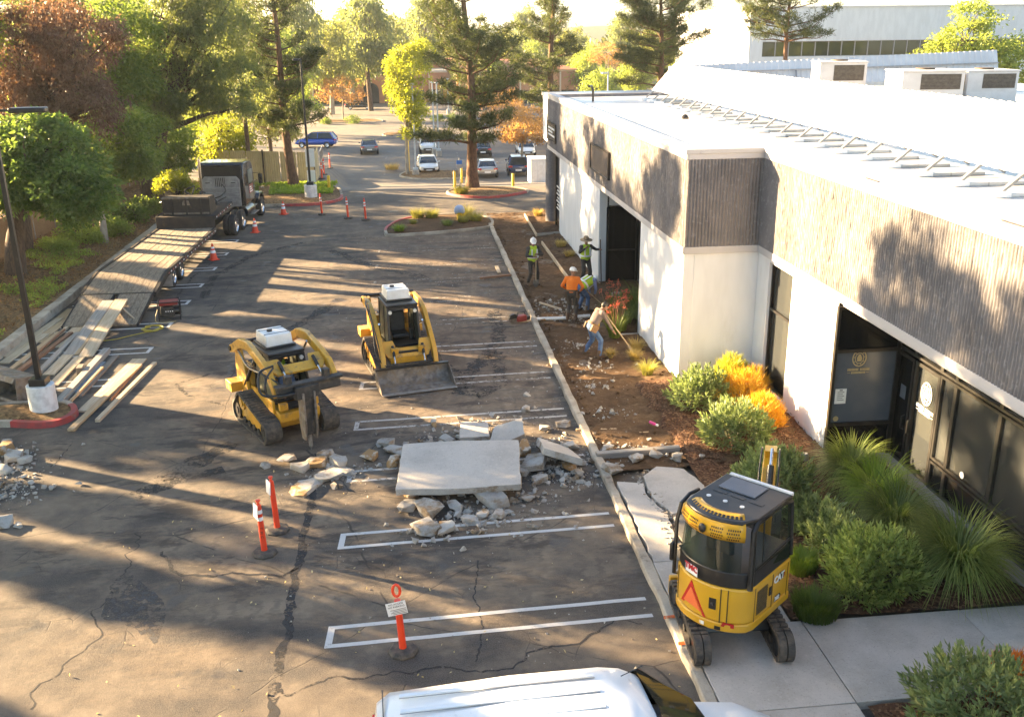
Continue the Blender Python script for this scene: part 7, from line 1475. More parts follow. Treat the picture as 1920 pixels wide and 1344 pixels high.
plank('left of two broad boards leaning from the ramp to the ground', (130, 664), (203, 563), .38, .05, 'grey', 0, .5); plank('right of two broad boards leaning from the ramp to the ground', (160, 668), (228, 560), .42, .05, 'pale', 0, .52); plank('thin board between the two leaning boards', (143, 664), (215, 566), .12, .05, 'tan', 0, .46)
plank('long thick grey beam right of the lamp post', (108, 752), (200, 652), .2, .16, 'grey'); plank('flat blue-grey board beside the thick beam', (134, 735), (187, 678), .34, .04, 'blue'); plank('short pale block at the upper end of the thick beam', (186, 670), (202, 652), .12, .14, 'tan')
plank('thin pale stick on the dark board', (132, 750), (192, 687), .07, .06, 'tan', .05, .05); plank('dark weathered board right of the blue-grey one', (146, 742), (217, 666), .2, .05, 'dark')
plank('widest pale board in the lumber on open asphalt', (160, 770), (262, 672), .42, .045, 'pale'); plank('long pale plank ending nearest the camera', (132, 804), (262, 682), .16, .06, 'tan', .04, .04); plank('red-brown stick beside the widest pale board', (206, 748), (256, 690), .06, .07, 'brown'); plank('rightmost narrow plank of the lumber', (182, 786), (290, 678), .12, .08, 'pale')
plank('short pale stick leaning on the right ramp', (262, 606), (227, 574), .05, .04, 'pale', .0, .45)
plank('splintered brown stub by the lamp post island', (108, 757), (122, 748), .1, .07, 'brown', name='timber_stub', cat='timber'); plank('small wood block standing alone on the asphalt', (148, 690), (152, 682), .16, .22, 'dark', name='wood_block', cat='block')
plank('broad sandy sheet lying between the left kerb and the left ramp', (62, 642), (142, 578), .55, .02, 'tan'); plank('long pale plank along the left kerb', (4, 668), (112, 596), .26, .05, 'pale'); plank('bleached plank under the leaning boards', (108, 650), (168, 592), .36, .04, 'pale'); plank('narrow red-brown stick on the boards by the kerb', (60, 668), (120, 616), .07, .06, 'brown', .1, .1); plank('bleached board ending at the lamp post base', (98, 722), (150, 668), .3, .04, 'pale')
# form boards in the dug strip
for a, b, w, h, k, lb in (((1016, 452), (1068, 522), .06, .14, 'pale', 'long pale form board edging the straw bed'), ((984, 400), (1006, 438), .06, .14, 'pale', 'pale form board near the round column'), ((1006, 438), (1050, 434), .06, .12, 'grey', 'grey form board across the strip by the column'), ((1080, 804), (1232, 802), .07, .05, 'tan', 'long orange-brown stake lying across the kerb'), ((1122, 814), (1232, 808), .05, .04, 'tan', 'short yellowish stake beside the long one'), ((1118, 848), (1274, 836), .16, .14, 'grey', 'grey concrete-stained beam across the broken walk'), ((1012, 566), (1052, 578), .06, .06, 'pale', 'pale stick on the soil beside the man in orange'), ((931, 498), (936, 510), .14, .05, 'pale', 'short pale offcut by the parking lines'), ((900, 520), (958, 514), .12, .07, 'brown', 'curved brown root-like timber on the far stalls'), ((1150, 800), (1180, 792), .03, .03, 'grey', 'thin grey stake end by the kerb stakes')):
    plank(lb, a, b, w, h, k, .05, .05, 'form_board' if h > .1 else 'stake', 'timber in the dug strip', 'board' if h > .1 else 'stake')
def pipe(label, a, b, r, m, name='pipe', z=.08):
    p = G(*a, z); q = G(*b, z); o = MB().cyl(Vector((0, 0, 0)), q - p, r, 12).build(name, m, loc=p); return tag(o, label, 'pipe', 'white pipes in the dug strip')
pipe('white pipe running from the kerb to the man in orange', (1006, 598), (1062, 596), .055, M_plastic); pipe('white pipe between the men and the flowering plants', (1078, 594), (1106, 592), .055, M_plastic); pipe('thin grey drain pipe in the shrub bed trench', (1146, 628), (1196, 626), .04, M_galv)
# ---- old bucket on its side at the left edge
OB = thing('loader_bucket', 'grey rusty bucket lying at the left edge behind the lamp post', 'bucket', G(30, 735, 0), rad(-38))
MB().prism([(-.55, 0), (.5, 0), (.55, .12), (.1, .62), (-.5, .72), (-.6, .6), (-.05, .5), (.38, .1), (-.5, .06)], -.95, .95).build('bucket_shell', M_worn, OB, bevel=.01)
for s in (-.96, 0, .96): MB().prism([(-.55, 0), (.5, 0), (.55, .12), (.1, .62), (-.5, .72)], s - .012, s + .012).build('bucket_side', M_worn, OB)
# ---- lamp posts
def lamppost(label, loc, h, head, base_h=.72, r=.33, w=.13, m=M_blk, group='black lamp posts', bm=None):
    t = thing('lamp_post', label, 'lamp post', loc, 0, group); MB().lathe([(r, 0), (r, base_h)], 24).build('concrete_base', bm or mat('white_painted_concrete', (.78, .77, .74), (.6, .58, .55), 5, rough=.8, dirt=(.3, .26, .22), dlo=.64, dhi=.76), t, bevel=.015)
    MB().box((0, 0, base_h + .09), (w * 3.0, w * 3.0, .18)).build('base_cover', m, t, bevel=.01); MB().box((0, 0, base_h + .18 + (h - base_h) / 2), (w, w, h - base_h), None, (w * .75, w * .75)).build('pole', m, t, bevel=.01)
    MB().bar((0, 0, h + .1), (head[0] * .4, head[1] * .4, h + .1), .06).build('arm', m, t); MB().box((head[0] * .7, head[1] * .7, h + .1), (max(.35, abs(head[0]) * .7), max(.3, abs(head[1]) * .7), .12)).build('lamp_head', m, t, bevel=.03); return t
lamppost('tall black lamp post on white base at the left edge', (-9.42, 23.6, .1), 7.25, (1.15, .1), m=M_blk); lamppost('far black lamp post on white base beside the delineators', (-5.68, 56.2, .12), 7.5, (-.35, 0), .75, .36)
M_pole = mat('pale_grey_pole', (.5, .54, .56), (.42, .46, .48), 3, rough=.5)
for px, py, top, lb in ((780, 331, 160, 'nearest pale grey lamp post beside the white sedan'), (823, 293, 158, 'pale grey lamp post right of the white sport utility car'), (815, 290, 157, 'thin pale lamp post farther back beside the second one'), (841, 214, 150, 'farthest pale lamp post behind the big pine')):
    g = GT(px, py); z = GY(px - 9, top, g.y).z - g.z; lamppost(lb, g, z, (0, .0), .55, .3, .15, M_pole, 'pale lamp posts in the far lot', M_conc)
for px, py, y, lb in ((1140, 160, 70, 'grey lamp post head above the corner of the roof'), (1482 / 1.0, 0, 0, '')):
    if y: q = GY(px, py, y); lamppost(lb, (q.x, y, 0), GY(px, 140, y).z, (-.4, 0), .6, .3, .12, M_pole, 'pale lamp posts in the far lot', M_conc)
# ---- cones and delineators
def cone(label, px, py):
    t = thing('traffic_cone', label, 'cone', G(px, py), rnd.random() * 6, 'orange traffic cones'); MB().lathe([(.165, .03), (.03, .7), (.022, .7)], 18).build('cone_body', M_orangered, t); MB().box((0, 0, .018), (.38, .38, .036)).build('cone_base', M_orangered, t, bevel=.01)
    for z0, z1 in ((.3, .42), (.49, .57)): f = lambda z: .165 - .135 * (z - .03) / .67 + .004; MB().lathe([(f(z0), z0), (f(z1), z1)], 18, cap=False).build('white_collar', M_reflect, t)
cone('orange cone beside the drive wheels of the truck', 479, 436); cone('orange cone with two white collars beside the trailer deck', 401, 487); cone('orange cone ahead of the truck by the red kerb', 532, 402); 
def delineator(label, loc, h=1.08, bands=True, loop=False, tilt=0, sign=None, letters=None, small=False):
    t = thing('delineator_post', label, 'delineator', loc, 0, 'orange delineator posts'); b = MB().lathe([(.23, 0), (.235, .03), (.2, .07), (.07, .085)], 8).build('rubber_base', M_rubber, t)
    p = thing_part('post', t); p.rotation_euler = (tilt * .3, tilt, 0); MB().lathe([(.062, .06), (.056, .1), (.05, h - .12), (.05, h - .1)], 18).build('tube', M_orangered, p)
    if loop: MB().tube([(math.cos(a) * .055, 0, h + .06 + math.sin(a) * .1) for a in np.linspace(0, 2 * PI, 20)], .022, 8).build('loop_handle', M_orangered, p)
    else: MB().lathe([(.05, h - .1), (.048, h - .06), (.025, h - .04), (.022, h), (.045, h + .02), (.04, h + .045), (.001, h + .05)], 16).build('knob', M_orangered, p)
    if bands:
        for z in (h - .22, h - .36): MB().lathe([(.0535, z), (.0535, z + .075)], 18, cap=False).build('white_band', M_reflect, p)
    if sign:
        s = MB().box((0, 0, 0), (.3, .006, .22)).build('placard', M_white, p, loc=(-.02, -.075, h - .2), rot=(0, rad(-7), 0))
        if letters:
            for k, (tx, sz, zz) in enumerate((('NO ACCESS', .042, .078), ('NO PARKING', .042, .032))): text('lettering', tx, sz, M_black, s, (0, -.0045, zz), (PI / 2, 0, 0), .001)
            for k in range(4): MB().b2((-.1 + .03 * (k % 2), -.006, -.02 - k * .025), (.14, -.0035, -.012 - k * .025)).build('small_print', M_alu, s)
    elif sign is not None: MB().box((-.06, -.03, h - .16), (.012, .2, .26), (0, .1, .5)).build('placard', M_white, p)
    if letters == 'TMC':
        for k, ch in enumerate('TMC'): text('lettering', ch, .07, M_black, p, (0, -.058, h - .5 - k * .09), (PI / 2, PI / 2, 0), .001)
    return t
delineator('orange delineator with loop top and a no parking notice, nearest the van', (-.42, 12.62, 0), 1.02, False, True, rad(-3), True, 'N'); delineator('red-orange delineator with white bands and black letters, nearer of the pair', (-2.95, 15.9, 0), 1.05, True, False, rad(-1.5), False, 'TMC'); delineator('plain orange delineator with round knob, farther of the pair', (-2.82, 16.75, 0), 1.1, False, False, rad(-2), False)
for px, py, lb in ((604, 403, 'leftmost of three delineators across the drive'), (653, 410, 'middle of three delineators across the drive'), (686, 413, 'rightmost of three delineators across the drive')): delineator(lb, G(px, py), 1.08, tilt=rad(-2))
for px, py, lb in ((604, 336, 'nearest delineator along the enclosure gate'), (608, 328, 'middle delineator along the enclosure gate'), (619, 316, 'farthest delineator along the enclosure gate')): delineator(lb, G(px, py), 1.05)
# ---- yellow bollards
M_yel = mat('yellow_post_paint', (.75, .5, .02), (.65, .42, .02), 4, rough=.5)
def bollard(label, px, py, h=1.0, r=.09):
    t = thing('bollard', label, 'bollard', GT(px, py), 0, 'yellow bollards'); MB().lathe([(r, 0), (r, h), (r * .8, h + .04), (.01, h + .06)], 16).build('post', M_yel, t); return t
for a in (('bollard on the far left island by the lamp post', 618, 362), ('left of two bollards by the pine trunk', 853, 351), ('right of two bollards by the pine trunk', 866, 343, 1.25), ('bollard in front of the dark blue car', 962, 349, .75, .1), ('tall yellow post under the lime tree', 767, 320, 2.6, .09)): bollard(*a)
# ---- signs, valve, cabinets
S = thing('road_sign', 'blue and white parking sign behind the pine trunk bollards', 'sign', GT(862, 347)); MB().cyl((0, 0, 0), (0, 0, 2.05), .03, 8).build('post', M_galv, S); MB().box((0, -.04, 1.55), (.42, .02, .62)).build('sign_plate', M_rack, S); MB().box((0, -.053, 1.72), (.42, .006, .28)).build('sign_face', mat('blue_sign', (.02, .16, .5), (.02, .14, .45), 3, rough=.4), S)
for lb, px, py, dz, w, h in (('tall white board on the corner of the enclosure', 584, 346, 1.3, .55, 1.1), ('lower white board on the corner of the enclosure', 584, 346, .35, .5, .75)):
    g = G(583, 352); b_ = MB().box((0, 0, 0), (w, .03, h)).build('sign_board', M_white, loc=(g.x + .1, g.y - .2, dz + h / 2), bevel=.004); tag(b_, lb, 'sign', 'white boards on the enclosure')
V_ = thing('covered_valve', 'water valve under a pale blue bag on a yellow stand on the island', 'valve', G(862, 414, .13)); MB().lathe([(.14, 0), (.14, .42)], 12).build('stand', M_yel, V_); vv = MB(); vv.ball((0, 0, .58), (.26, .2, .22), 14, 10); vv.ball((.14, 0, .48), (.14, .14, .14), 10, 8); vv.ball((-.15, 0, .5), (.13, .14, .16), 10, 8); o = fuse(vv, 'insulation_bag', mat('pale_blue_bag', (.45, .52, .68), (.38, .45, .62), 6, rough=.7), V_, .03)
UC = thing('utility_enclosure', 'white box enclosure beside the far corner of the building', 'enclosure', FT(8.5, 60.6)); MB().b2((-1.2, -1.1, 0), (1.2, 1.1, 1.9)).build('wall', M_wall, UC); MB().b2((-1.25, -1.15, 1.9), (1.25, 1.15, 1.98)).build('lid', M_wall, UC, bevel=.01)
for k in range(5): MB().b2((-1.1 + k * .44, -1.13, .1), (-.7 + k * .44, -1.1, 1.8)).build('door_panel', M_plastic, UC)
# ---- beige enclosure
EN = thing('enclosure', 'beige metal panel enclosure behind the far lamp post', 'enclosure', (0, 0, 0)); M_beige = mat('beige_panel', (.46, .4, .24), (.4, .345, .2), 2, rough=.7)
def corr_wall(a, b, h, m, parent, name='panel', z0=.02):
    A_ = Vector((*a, 0)); B_ = Vector((*b, 0)); n = max(1, int((B_ - A_).length / 1.15))
    for k in range(n):
        p = A_.lerp(B_, k / n); q = A_.lerp(B_, (k + 1) / n - .008); d = (q - p).normalized(); nn = (-d.y, d.x, 0); corrugated((p.x, p.y, z0), (q.x, q.y, z0), (p.x, p.y, h), (q.x, q.y, h), .16, .025, nn).build(name, m, parent, smooth=20)
corr_wall((-12.6, 65.0), (-5.95, 62.4), 2.0, M_beige, EN); corr_wall((-5.95, 62.4), (-6.05, 66.5), 1.9, M_beige, EN)
for p in ((-12.6, 65), (-9.3, 63.7), (-5.95, 62.4)): MB().box((p[0], p[1] - .05, 1.05), (.09, .09, 2.1)).build('post', M_bronze, EN)
MB().b2((-11.3, 64.2, .1), (-10.2, 64.25, 1.7)).build('hatch', M_beige, EN, rot=(0, 0, 0)) if 0 else None
gt = thing_part('gate', EN)
for z in (.12, .8, 1.55): MB().bar((-5.95, 66.6, z), (-6.1, 71.0, z), .05).build('gate_rail', M_galv, gt)
for k in range(19): MB().bar((-5.95 - k * .008, 66.6 + k * .24, .12), (-5.95 - k * .008, 66.6 + k * .24, 1.55), .022).build('gate_bar', M_galv, gt)
# ---- chain link fence on the left, with brown privacy fabric
FN = thing('chain_link_fence', 'brown screened chain link fence behind the trees at the left', 'fence', (-16.7, 40, .3))
def fabric():
    g = NT('fence_fabric'); P = g.tc.outputs['Object']; w1 = g.N('TexWave'); w1.inputs['Scale'].default_value = 7; w1.bands_direction = 'DIAGONAL'; g.L(P, w1.inputs[0])
    g.base(g.mix(g.noise(P, 2, 4), (.3, .21, .12), (.22, .15, .085))); g.setp(.9, 0, .2); tr = g.N('BsdfTransparent'); mx = g.N('MixShader'); g.L(g.ramp(g.noise(P, 60, 2), .35, .45, .45, .9), mx.inputs[0]); g.L(tr.outputs[0], mx.inputs[1]); g.L(g.p.outputs[0], mx.inputs[2]); g.L(mx.outputs[0], g.out.inputs[0]); return g.m
M_fab = fabric()
for k in range(14):
    y = -14 + k * 2.6; MB().cyl((0, y, 0), (0, y, 1.85), .035, 8).build('post', M_galv, FN); MB().b2((-.01, y + .04, .05), (.004, y + 2.56, 1.75)).build('screen_panel', M_fab, FN)
MB().bar((0, -14, 1.82), (0, 22.4, 1.82), .045).build('top_rail', M_galv, FN)
# ---- generator, hose coil, saw
GN = thing('generator', 'red topped generator standing beside the trailer ramp', 'generator', G(320, 597), rad(10)); fr = MB()
for x in (-.34, .34):
    for y in (-.26, .26): fr.tube([(x, y, .0), (x, y, .62)], .018, 6)
for z in (.08, .62): fr.tube([(-.34, -.26, z), (.34, -.26, z), (.34, .26, z), (-.34, .26, z), (-.34, -.26, z)], .018, 6)
fr.build('frame', M_blk, GN); MB().box((0, 0, .56), (.6, .44, .13)).build('fuel_tank', M_red, GN, bevel=.03); MB().box((-.08, 0, .28), (.4, .38, .36)).build('engine', M_iron, GN, bevel=.03); MB().cyl((.14, 0, .27), (.32, 0, .27), .15, 16).build('alternator', M_blk, GN); MB().box((0, -.25, .3), (.34, .03, .26)).build('control_panel', M_iron, GN)
for k in range(4): MB().cyl((-.1 + k * .07, -.265, .32), (-.1 + k * .07, -.275, .32), .02, 8).build('socket', M_plastic, GN)
hose(GN, [(-.36, -.2, .4), (-.45, -.3, .15), (-.42, -.4, .02), (-.2, -.5, .015), (.2, -.45, .015)], .012, mat('tan_cord', (.5, .38, .15), (.45, .33, .12), 5), 'cord')
HC = thing('hose_coil', 'yellow hose coiled on the asphalt near the generator', 'hose', G(286, 618)); pts = []
for k in range(90): a = k * .36; r = .26 + .05 * math.sin(k * .7); pts.append((r * math.cos(a) * 1.2, r * math.sin(a), .02 + .012 * (k % 6)))
MB().tube(pts, .016, 6).build('coil', mat('yellow_hose', (.5, .4, .05), (.42, .33, .05), 5, rough=.6), HC); hose(HC, [(.3, 0, .02), (-.5, -.6, .015), (-1.0, -1.0, .015), (-1.9, -1.1, .015)], .014, MATS['yellow_hose'], 'loose_end')
SW = thing('cutoff_saw', 'red handheld saw lying on the lot beside the kerb', 'saw', G(977, 604), rad(20)); MB().box((0, 0, .14), (.36, .22, .2)).build('motor', M_red, SW, bevel=.04); MB().cyl((-.3, -.03, .16), (-.3, .02, .16), .15, 20).build('blade', M_worn, SW); MB().prism([(-.46, .16), (-.4, .3), (-.25, .33), (-.13, .25), (-.13, .17)], -.06, .05, 'y').build('guard', M_blk, SW, bevel=.01); MB().tube([(.15, 0, .22), (.12, 0, .34), (-.12, 0, .34), (-.15, 0, .2)], .018, 8).build('handle', M_blk, SW); MB().box((.24, 0, .12), (.16, .14, .12)).build('grip', M_blk, SW, bevel=.03)
TP = thing('spray_can', 'pink marking paint can lying in the mulch by the stakes', 'can', G(1224, 797, .15), rad(30)); MB().lathe([(.035, -.1), (.035, .07), (.02, .1), (.02, .12)], 14).build('can', mat('pink_paint', (.8, .05, .25), (.75, .05, .22), 4, rough=.4), TP, rot=(PI / 2, 0, 0), loc=(0, 0, .05)); MB().lathe([(.028, 0), (.028, .05)], 12).build('can_cap', M_white, TP, loc=(0, -.12, .05), rot=(PI / 2, 0, 0))
PO = thing('planter_pot', 'grey upturned pot between the flowering plants and the grass mound', 'pot', G(1155, 565, .1), rad(30)); MB().lathe([(.2, 0), (.16, .3), (.13, .32)], 16).build('pot', M_conc, PO)
LT = thing('garden_light', 'grey dome light at the foot of the wall by the entrance', 'light', G(1508, 862, .15)); MB().lathe([(.09, 0), (.09, .1), (.06, .16), (.001, .18)], 14).build('housing', M_galv, LT)

# ---- broken concrete
rc = random.Random(21)
def rubble(label, px, py, sx, sy, sz, yaw=None, tilt=(0, 0), z=0, m=None, n=16, group='broken concrete on the lot', name='concrete_chunk', flat=.65):
    V, F = chunk(rc, sx, sy, sz, n, flat); R_ = Euler((tilt[0], tilt[1], rc.uniform(0, 6.28) if yaw is None else yaw)).to_matrix(); V = [R_ @ v for v in V]; lo = min(v.z for v in V); p = G(px, py, z)
    mb_ = bmesh.new(); bv_ = [mb_.verts.new((v.x, v.y, v.z - lo)) for v in V]
    for f_ in F:
        try: mb_.faces.new([bv_[k] for k in f_])
        except ValueError: pass
    bmesh.ops.subdivide_edges(mb_, edges=mb_.edges[:], cuts=2, use_grid_fill=True); amp = .07 * min(sx, sy)
    for v in mb_.verts: v.co += Vector((noise.noise(v.co * 9 + Vector((px, 0, 0))), noise.noise(v.co * 9 + Vector((0, px, 0))), noise.noise(v.co * 9 + Vector((0, 0, px))))) * amp
    mb_.verts.index_update(); o = MB().add([v.co for v in mb_.verts], [[v.index for v in f.verts] for f in mb_.faces]).build(name, m or M_rubble, smooth=28); mb_.free(); o.location = (p.x, p.y, z - .01); return tag(o, label, 'concrete', group)
def slabthing(label, pts, z, th, m, name='concrete_slab', tilt=None):
    P = [G(*p, z + th) for p in pts]; c = sum(P, Vector()) / len(P); c.z = z; Q = []
    for i in range(len(P)):
        a, b = P[i], P[(i + 1) % len(P)]; k = max(1, int((b - a).length / .16))
        for j in range(k): q = a.lerp(b, j / k); Q.append(Vector((q.x - c.x + (rc.uniform(-.014, .014) if j else 0), q.y - c.y + (rc.uniform(-.014, .014) if j else 0), 0)))
    n = len(Q); vs = [(q.x + rc.uniform(-.02, .02), q.y + rc.uniform(-.02, .02), 0) for q in Q] + [(q.x, q.y, th) for q in Q]; o = MB().add(vs, [tuple(range(n))[::-1], tuple(range(n, 2 * n))] + [(i, (i + 1) % n, n + (i + 1) % n, n + i) for i in range(n)]); o.mi = [1] + [0] + [1] * n; o = o.build(name, [m, M_rubble], bevel=.014, smooth=0)
    o.location = c; o.rotation_euler = tilt or (0, 0, 0); return tag(o, label, 'slab', 'lifted walk slabs')
slabthing('largest lifted walk slab lying flat on the rubble heap', [(741, 916), (860, 912), (977, 902), (972, 825), (860, 828), (756, 836)], .27, .14, M_slab, tilt=(rad(2), rad(1), 0))
slabthing('pale slab tipped steeply at the right end of the heap', [(1012, 862), (1086, 872), (1066, 822), (1010, 806)], .14, .15, M_slab, tilt=(rad(-14), rad(17), 0)); slabthing('slab with dark soiled edge leaning behind the largest slab', [(905, 828), (985, 812), (982, 795), (930, 800)], .15, .13, M_slab, tilt=(rad(20), rad(-10), 0)); slabthing('small square slab behind the left half of the heap', [(862, 818), (918, 815), (914, 792), (863, 794)], .1, .12, M_slab, tilt=(rad(4), 0, 0)); slabthing('dark slab edge wedged between the largest slab and the tipped one', [(978, 872), (1020, 876), (1026, 850), (990, 846)], .08, .14, M_rubble, tilt=(rad(-5), rad(-12), 0))
for i, (px, py, sx, sy, sz, lb) in enumerate(((537, 866, .42, .26, .2, 'brown-faced chunk just right of the lone block by the loader track'), (497, 876, .22, .18, .13, 'small lone block left of the row by the loader track'), (563, 880, .26, .36, .22, 'upright pale lump under the hammer, left side'), (595, 872, .42, .3, .22, 'rounded pale lump directly under the hammer'), (612, 856, .4, .28, .16, 'flat pale piece right behind the hammer point'), (637, 872, .4, .3, .24, 'brown-topped lump right of the hammer'), (575, 914, .85, .42, .12, 'long brown-faced flat piece nearest the delineators'), (625, 893, .85, .34, .14, 'long pale flat piece lying across the brown-faced one'), (652, 890, .26, .18, .14, 'small lump at the right end of the long pale piece'), (692, 862, .34, .3, .24, 'bright wedge-shaped lump standing apart left of the largest slab'), (724, 836, .38, .24, .2, 'lump perched at the upper left corner of the largest slab'), (746, 850, .6, .34, .14, 'flat piece under the upper left corner of the largest slab'), (737, 872, .28, .3, .24, 'lump touching the left edge of the largest slab'), (765, 955, .45, .3, .2, 'pale lump at the lower left of the heap'), (808, 962, .55, .45, .3, 'big brown-topped lump in front of the largest slab'), (770, 932, .35, .25, .22, 'lump tucked under the near left corner of the largest slab'), (850, 955, .36, .3, .2, 'pale lump right of the big brown-topped one'), (915, 938, 1.0, .42, .22, 'long pale piece along the near edge of the largest slab'), (905, 966, .3, .22, .13, 'small lump below the long pale piece'), (936, 968, .34, .2, .14, 'flat lump at the right below the long pale piece'), (795, 993, .75, .4, .22, 'brown-topped broken piece lowest in the heap, on the painted line'), (838, 1000, .4, .3, .18, 'crumbly pale lump lowest in the heap'), (880, 978, .3, .25, .15, 'lump right of the lowest crumbly one'), (988, 938, .25, .2, .12, 'lone pale lump right of the long pale piece'), (982, 850, .25, .5, .3, 'upright piece at the right edge of the largest slab'), (985, 888, .35, .3, .2, 'lump below the wedged dark slab'), (1012, 902, .25, .35, .16, 'narrow piece in the debris below the tipped slab'), (1066, 880, .3, .22, .16, 'lump at the foot of the tipped slab'), (1085, 890, .26, .2, .14, 'lump between the tipped slab and the kerb'), (1072, 842, .3, .25, .2, 'lump on the far side of the tipped slab by the kerb'), (870, 822, .4, .3, .16, 'soil-caked lump behind the small square slab'), (840, 828, .35, .25, .14, 'low brown lump left of the small square slab'), (935, 815, .3, .3, .2, 'lump between the two slabs behind the heap'), (813, 797, .4, .14, .1, 'flat sliver on the worn line left of the heap'), (1020, 806, .25, .2, .15, 'lump behind the tipped slab'), (986, 770, .22, .18, .14, 'lone lump on the stall behind the heap'), (988, 742, .18, .15, .1, 'small lump farther behind the heap near the kerb'), (1055, 800, .32, .24, .18, 'lump on the near stall beside the kerb'), (1148, 884, .4, .32, .2, 'pale lump on the broken walk by the kerb'), (1190, 862, .35, .28, .16, 'lump in front of the grey beam on the walk'), (1230, 855, .3, .25, .15, 'lump at the middle of the grey beam'), (1268, 862, .28, .24, .16, 'lump at the right end of the grey beam'), (1140, 845, .3, .25, .15, 'lump at the left end of the grey beam'), (1316, 862, .14, .14, .16, 'small white lump on the mulch right of the walk'), (28, 862, .5, .34, .24, 'biggest pale lump of the pile at the left edge'), (10, 848, .4, .35, .26, 'lump at the very left of the left pile'), (12, 832, .26, .2, .16, 'top lump of the left pile'), (48, 868, .3, .25, .18, 'right lump of the left pile'), (8, 885, .3, .3, .18, 'lower lump of the left pile'), (4, 985, .42, .35, .25, 'pale lump alone at the left edge below the pile'), (36, 988, .16, .12, .1, 'tiny pale lump beside the lone one at the left edge'))):
    sx *= 1.12; sy *= 1.12; sz *= .8; rubble(lb, px, py, sx, sy, sz, z=0 if px < 1100 else .1, tilt=(rc.uniform(-.15, .15), rc.uniform(-.15, .15)), n=18, m=None if i % 3 else concrete_mat('soiled_concrete', (.5, .46, .4), (.38, .33, .28), (.33, .2, .09), .46, .56) if 'soiled_concrete' not in MATS else MATS['soiled_concrete'])
# gravel sized rubble
def scatter(name, label, n, sampler, smin, smax, m, seed, zf=lambda x, y: 0):
    rs = random.Random(seed); mb = MB(); protos = [chunk(rs, 1, 1, .75, 9, .3) for _ in range(14)]
    for _ in range(n):
        x, y = sampler(rs); s = smin + (smax - smin) * rs.random() ** 3.2; V, F = protos[rs.randrange(14)]; R_ = Euler((rs.uniform(-.5, .5), rs.uniform(-.5, .5), rs.uniform(0, 6.3))).to_matrix(); mb.add([Vector((x, y, zf(x, y) + s * .22)) + (R_ @ v) * s for v in V], F)
    o = mb.build(name, m, smooth=0); return tag(o, label, 'rubble', kind='stuff')
def around(pts):
    def f(rs):
        px, py, r = rs.choice(pts); q = G(px, py); a = rs.uniform(0, 6.3); d = abs(rs.gauss(0, r)); return q.x + d * math.cos(a), q.y + d * math.sin(a) * .8
    return f
scatter('rubble_scatter', 'fine concrete rubble strewn round the heap of slabs', 1500, around([(860, 965, .8), (1010, 890, .7), (1060, 870, .5), (940, 965, .6), (620, 890, .6), (800, 830, .7), (900, 800, .8), (1040, 830, .6), (820, 995, .5), (990, 930, .8), (1080, 900, .35)]), .02, .16, M_rubble, 5)
scatter('rubble_scatter', 'crumbs of concrete scattered over the parking stalls', 900, lambda rs: (rs.uniform(-3, 3.75), 12 + 33 * rs.random()), .012, .05, M_rubble, 6)
scatter('rubble_scatter', 'crumbled concrete on the soil of the dug strip', 900, around([(1040, 590, .8), (1080, 600, .5), (1120, 690, .7), (1110, 730, .7), (1090, 650, .8), (1150, 780, .7), (1030, 570, .5), (1150, 850, .5), (1200, 850, .5), (1090, 580, .4)]), .02, .13, M_rubble, 7, lambda x, y: dirt_z(x, y) if x > 3.95 else 0)
scatter('rubble_scatter', 'gravel spilled along the crack of the broken walk', 500, lambda rs: (4.62 + rs.gauss(0, .12) + .1 * math.sin(rs.random() * 5), rs.uniform(14.3, 18.2)), .015, .09, M_rubble, 8, lambda x, y: .1)
scatter('rubble_scatter', 'gravel of the pile at the left edge', 500, around([(20, 880, .5), (25, 910, .5), (5, 930, .5), (20, 850, .4)]), .02, .14, M_rubble, 9)
scatter('soil_clods', 'brown clods along the edge of the dug soil', 900, lambda rs: (rs.choice((4.05 + abs(rs.gauss(0, .1)), rs.uniform(4.2, 6.8))), rs.uniform(18.5, 46)), .02, .12, M_dirt, 10, dirt_z)
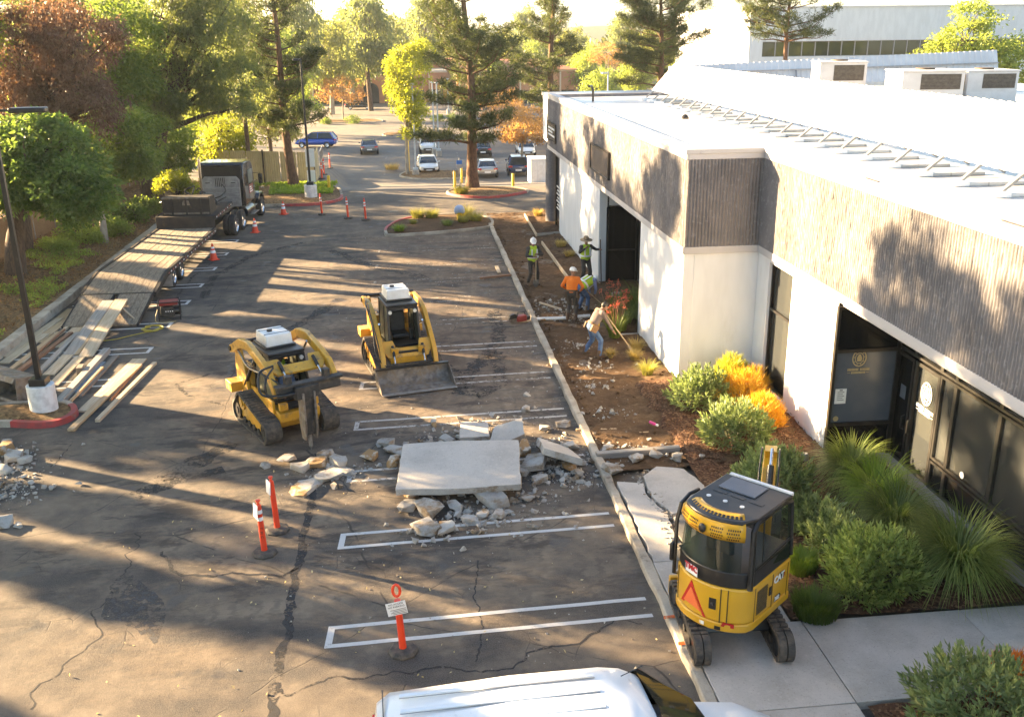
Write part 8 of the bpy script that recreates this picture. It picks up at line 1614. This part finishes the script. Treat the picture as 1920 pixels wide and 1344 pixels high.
# ================================================================== FAR BUILDINGS
M_terra = mat('terracotta_wall', (.5, .25, .13), (.44, .21, .11), 1, rough=.85); M_tile = mat('clay_roof_tile', (.42, .17, .09), (.33, .13, .07), 3, rough=.85, bump=.6, bscale=6, stretch=(1, 8, 1)); M_cream = mat('cream_wall', (.62, .5, .36), (.55, .44, .31), 1, rough=.85)
def shop(label, loc, w, d, h, gable=False, arch=None, rz=0):
    t = thing('shop_building', label, 'building', loc, rz, 'low shops beyond the far lot'); MB().b2((-w / 2, 0, -.5), (w / 2, d, h)).build('wall', M_terra, t); MB().b2((-w / 2 - .15, -.15, h), (w / 2 + .15, d, h + .3)).build('cornice', M_cream, t)
    n = int(w / 3.2)
    for k in range(n):
        x = -w / 2 + (k + .5) * w / n; f = MB().b2((x - 1.1, -.08, .1), (x + 1.1, -.01, 2.5)).build('window', M_bronze, t); MB().b2((x - 1.02, -.1, .2), (x + 1.02, -.081, 2.4)).build('pane', MATS['reflecting_glass'], f); MB().b2((x - 1.45, -.4, -.2), (x - 1.2, -.05, h)).build('pilaster', M_cream, t)
    if gable:
        MB().add([(-w / 2 - .4, -.6, h + .3), (w / 2 + .4, -.6, h + .3), (w / 2 + .4, d + .5, h + .3), (-w / 2 - .4, d + .5, h + .3), (-w * .18, d / 2, h + 2.0), (w * .18, d / 2, h + 2.0)], [(0, 1, 5, 4), (1, 2, 5), (2, 3, 4, 5), (3, 0, 4), (3, 2, 1, 0)]).build('roof', M_tile, t, smooth=0)
    if arch is not None:
        MB().prism([(arch + 1.4 * math.cos(a), 2.6 + 1.2 * math.sin(a)) for a in np.linspace(0, PI, 14)] + [(arch - 1.4, .1), (arch + 1.4, .1)], -.5, -.12, 'y').build('archway', M_dark, t); MB().b2((arch - 2.4, -.11, -.2), (arch + 2.4, .3, h + .9)).build('arch_front', M_terra, t)
    return t
q = GY(675, 180, 138); shop('orange shop front with a dark archway seen left of the lime tree', (q.x * 1.3, 179, TERR - .3), 31, 14, 5.4, False, 2.0)
q = GY(970, 160, 132); shop('orange shop with clay tile roof seen between the two pines', (q.x * 1.3, 171, TERR - .3), 21, 14, 5.6, True); q = GY(850, 170, 150); shop('long low orange shop behind the big pine', (q.x * 1.3, 195, TERR - .3), 26, 12, 5.4, True)
for i, (px, py, r, lb) in enumerate(((662, 232, .9, 'round dark bush on the far island'), (612, 233, .7, 'round bush left of the far island'), (690, 190, 1.6, 'low dark hedge in front of the orange shop'), (640, 190, 1.6, 'hedge at the left of the orange shop'), (820, 228, .8, 'round bush behind the pale lamp posts'), (850, 228, .8, 'round bush right of the pale lamp posts'), (990, 250, 1.0, 'straw coloured bush by the far white car'), (970, 252, .8, 'golden bush beside the straw coloured one'))):
    g = GT(px, py); r *= 1.2; tree(lb, g, [(0, 0, 0, .05), (0, 0, r * .4, .03)], [(0, 0, r * .5, r, r, r * .55)], 1300, .16, L_gold if i > 5 else L_oak, clumps=40, cr=.35 * r, seed=300 + i, name='bush', cat='bush', group='bushes around the far lot', limbs=4)
# ================================================================== HAZE
def haze():
    g = bpy.data.materials.new('haze'); g.use_nodes = True; n = g.node_tree.nodes; n.remove(n['Principled BSDF']); v = n.new('ShaderNodeVolumePrincipled'); v.inputs['Color'].default_value = (.82, .91, 1.0, 1); v.inputs['Density'].default_value = .0002; v.inputs['Anisotropy'].default_value = .35
    g.node_tree.links.new(v.outputs[0], n['Material Output'].inputs['Volume']); MB().b2((-3000, -420, -30), (3000, 4600, 46)).build('haze', g, smooth=0)['kind'] = 'stuff'
haze()
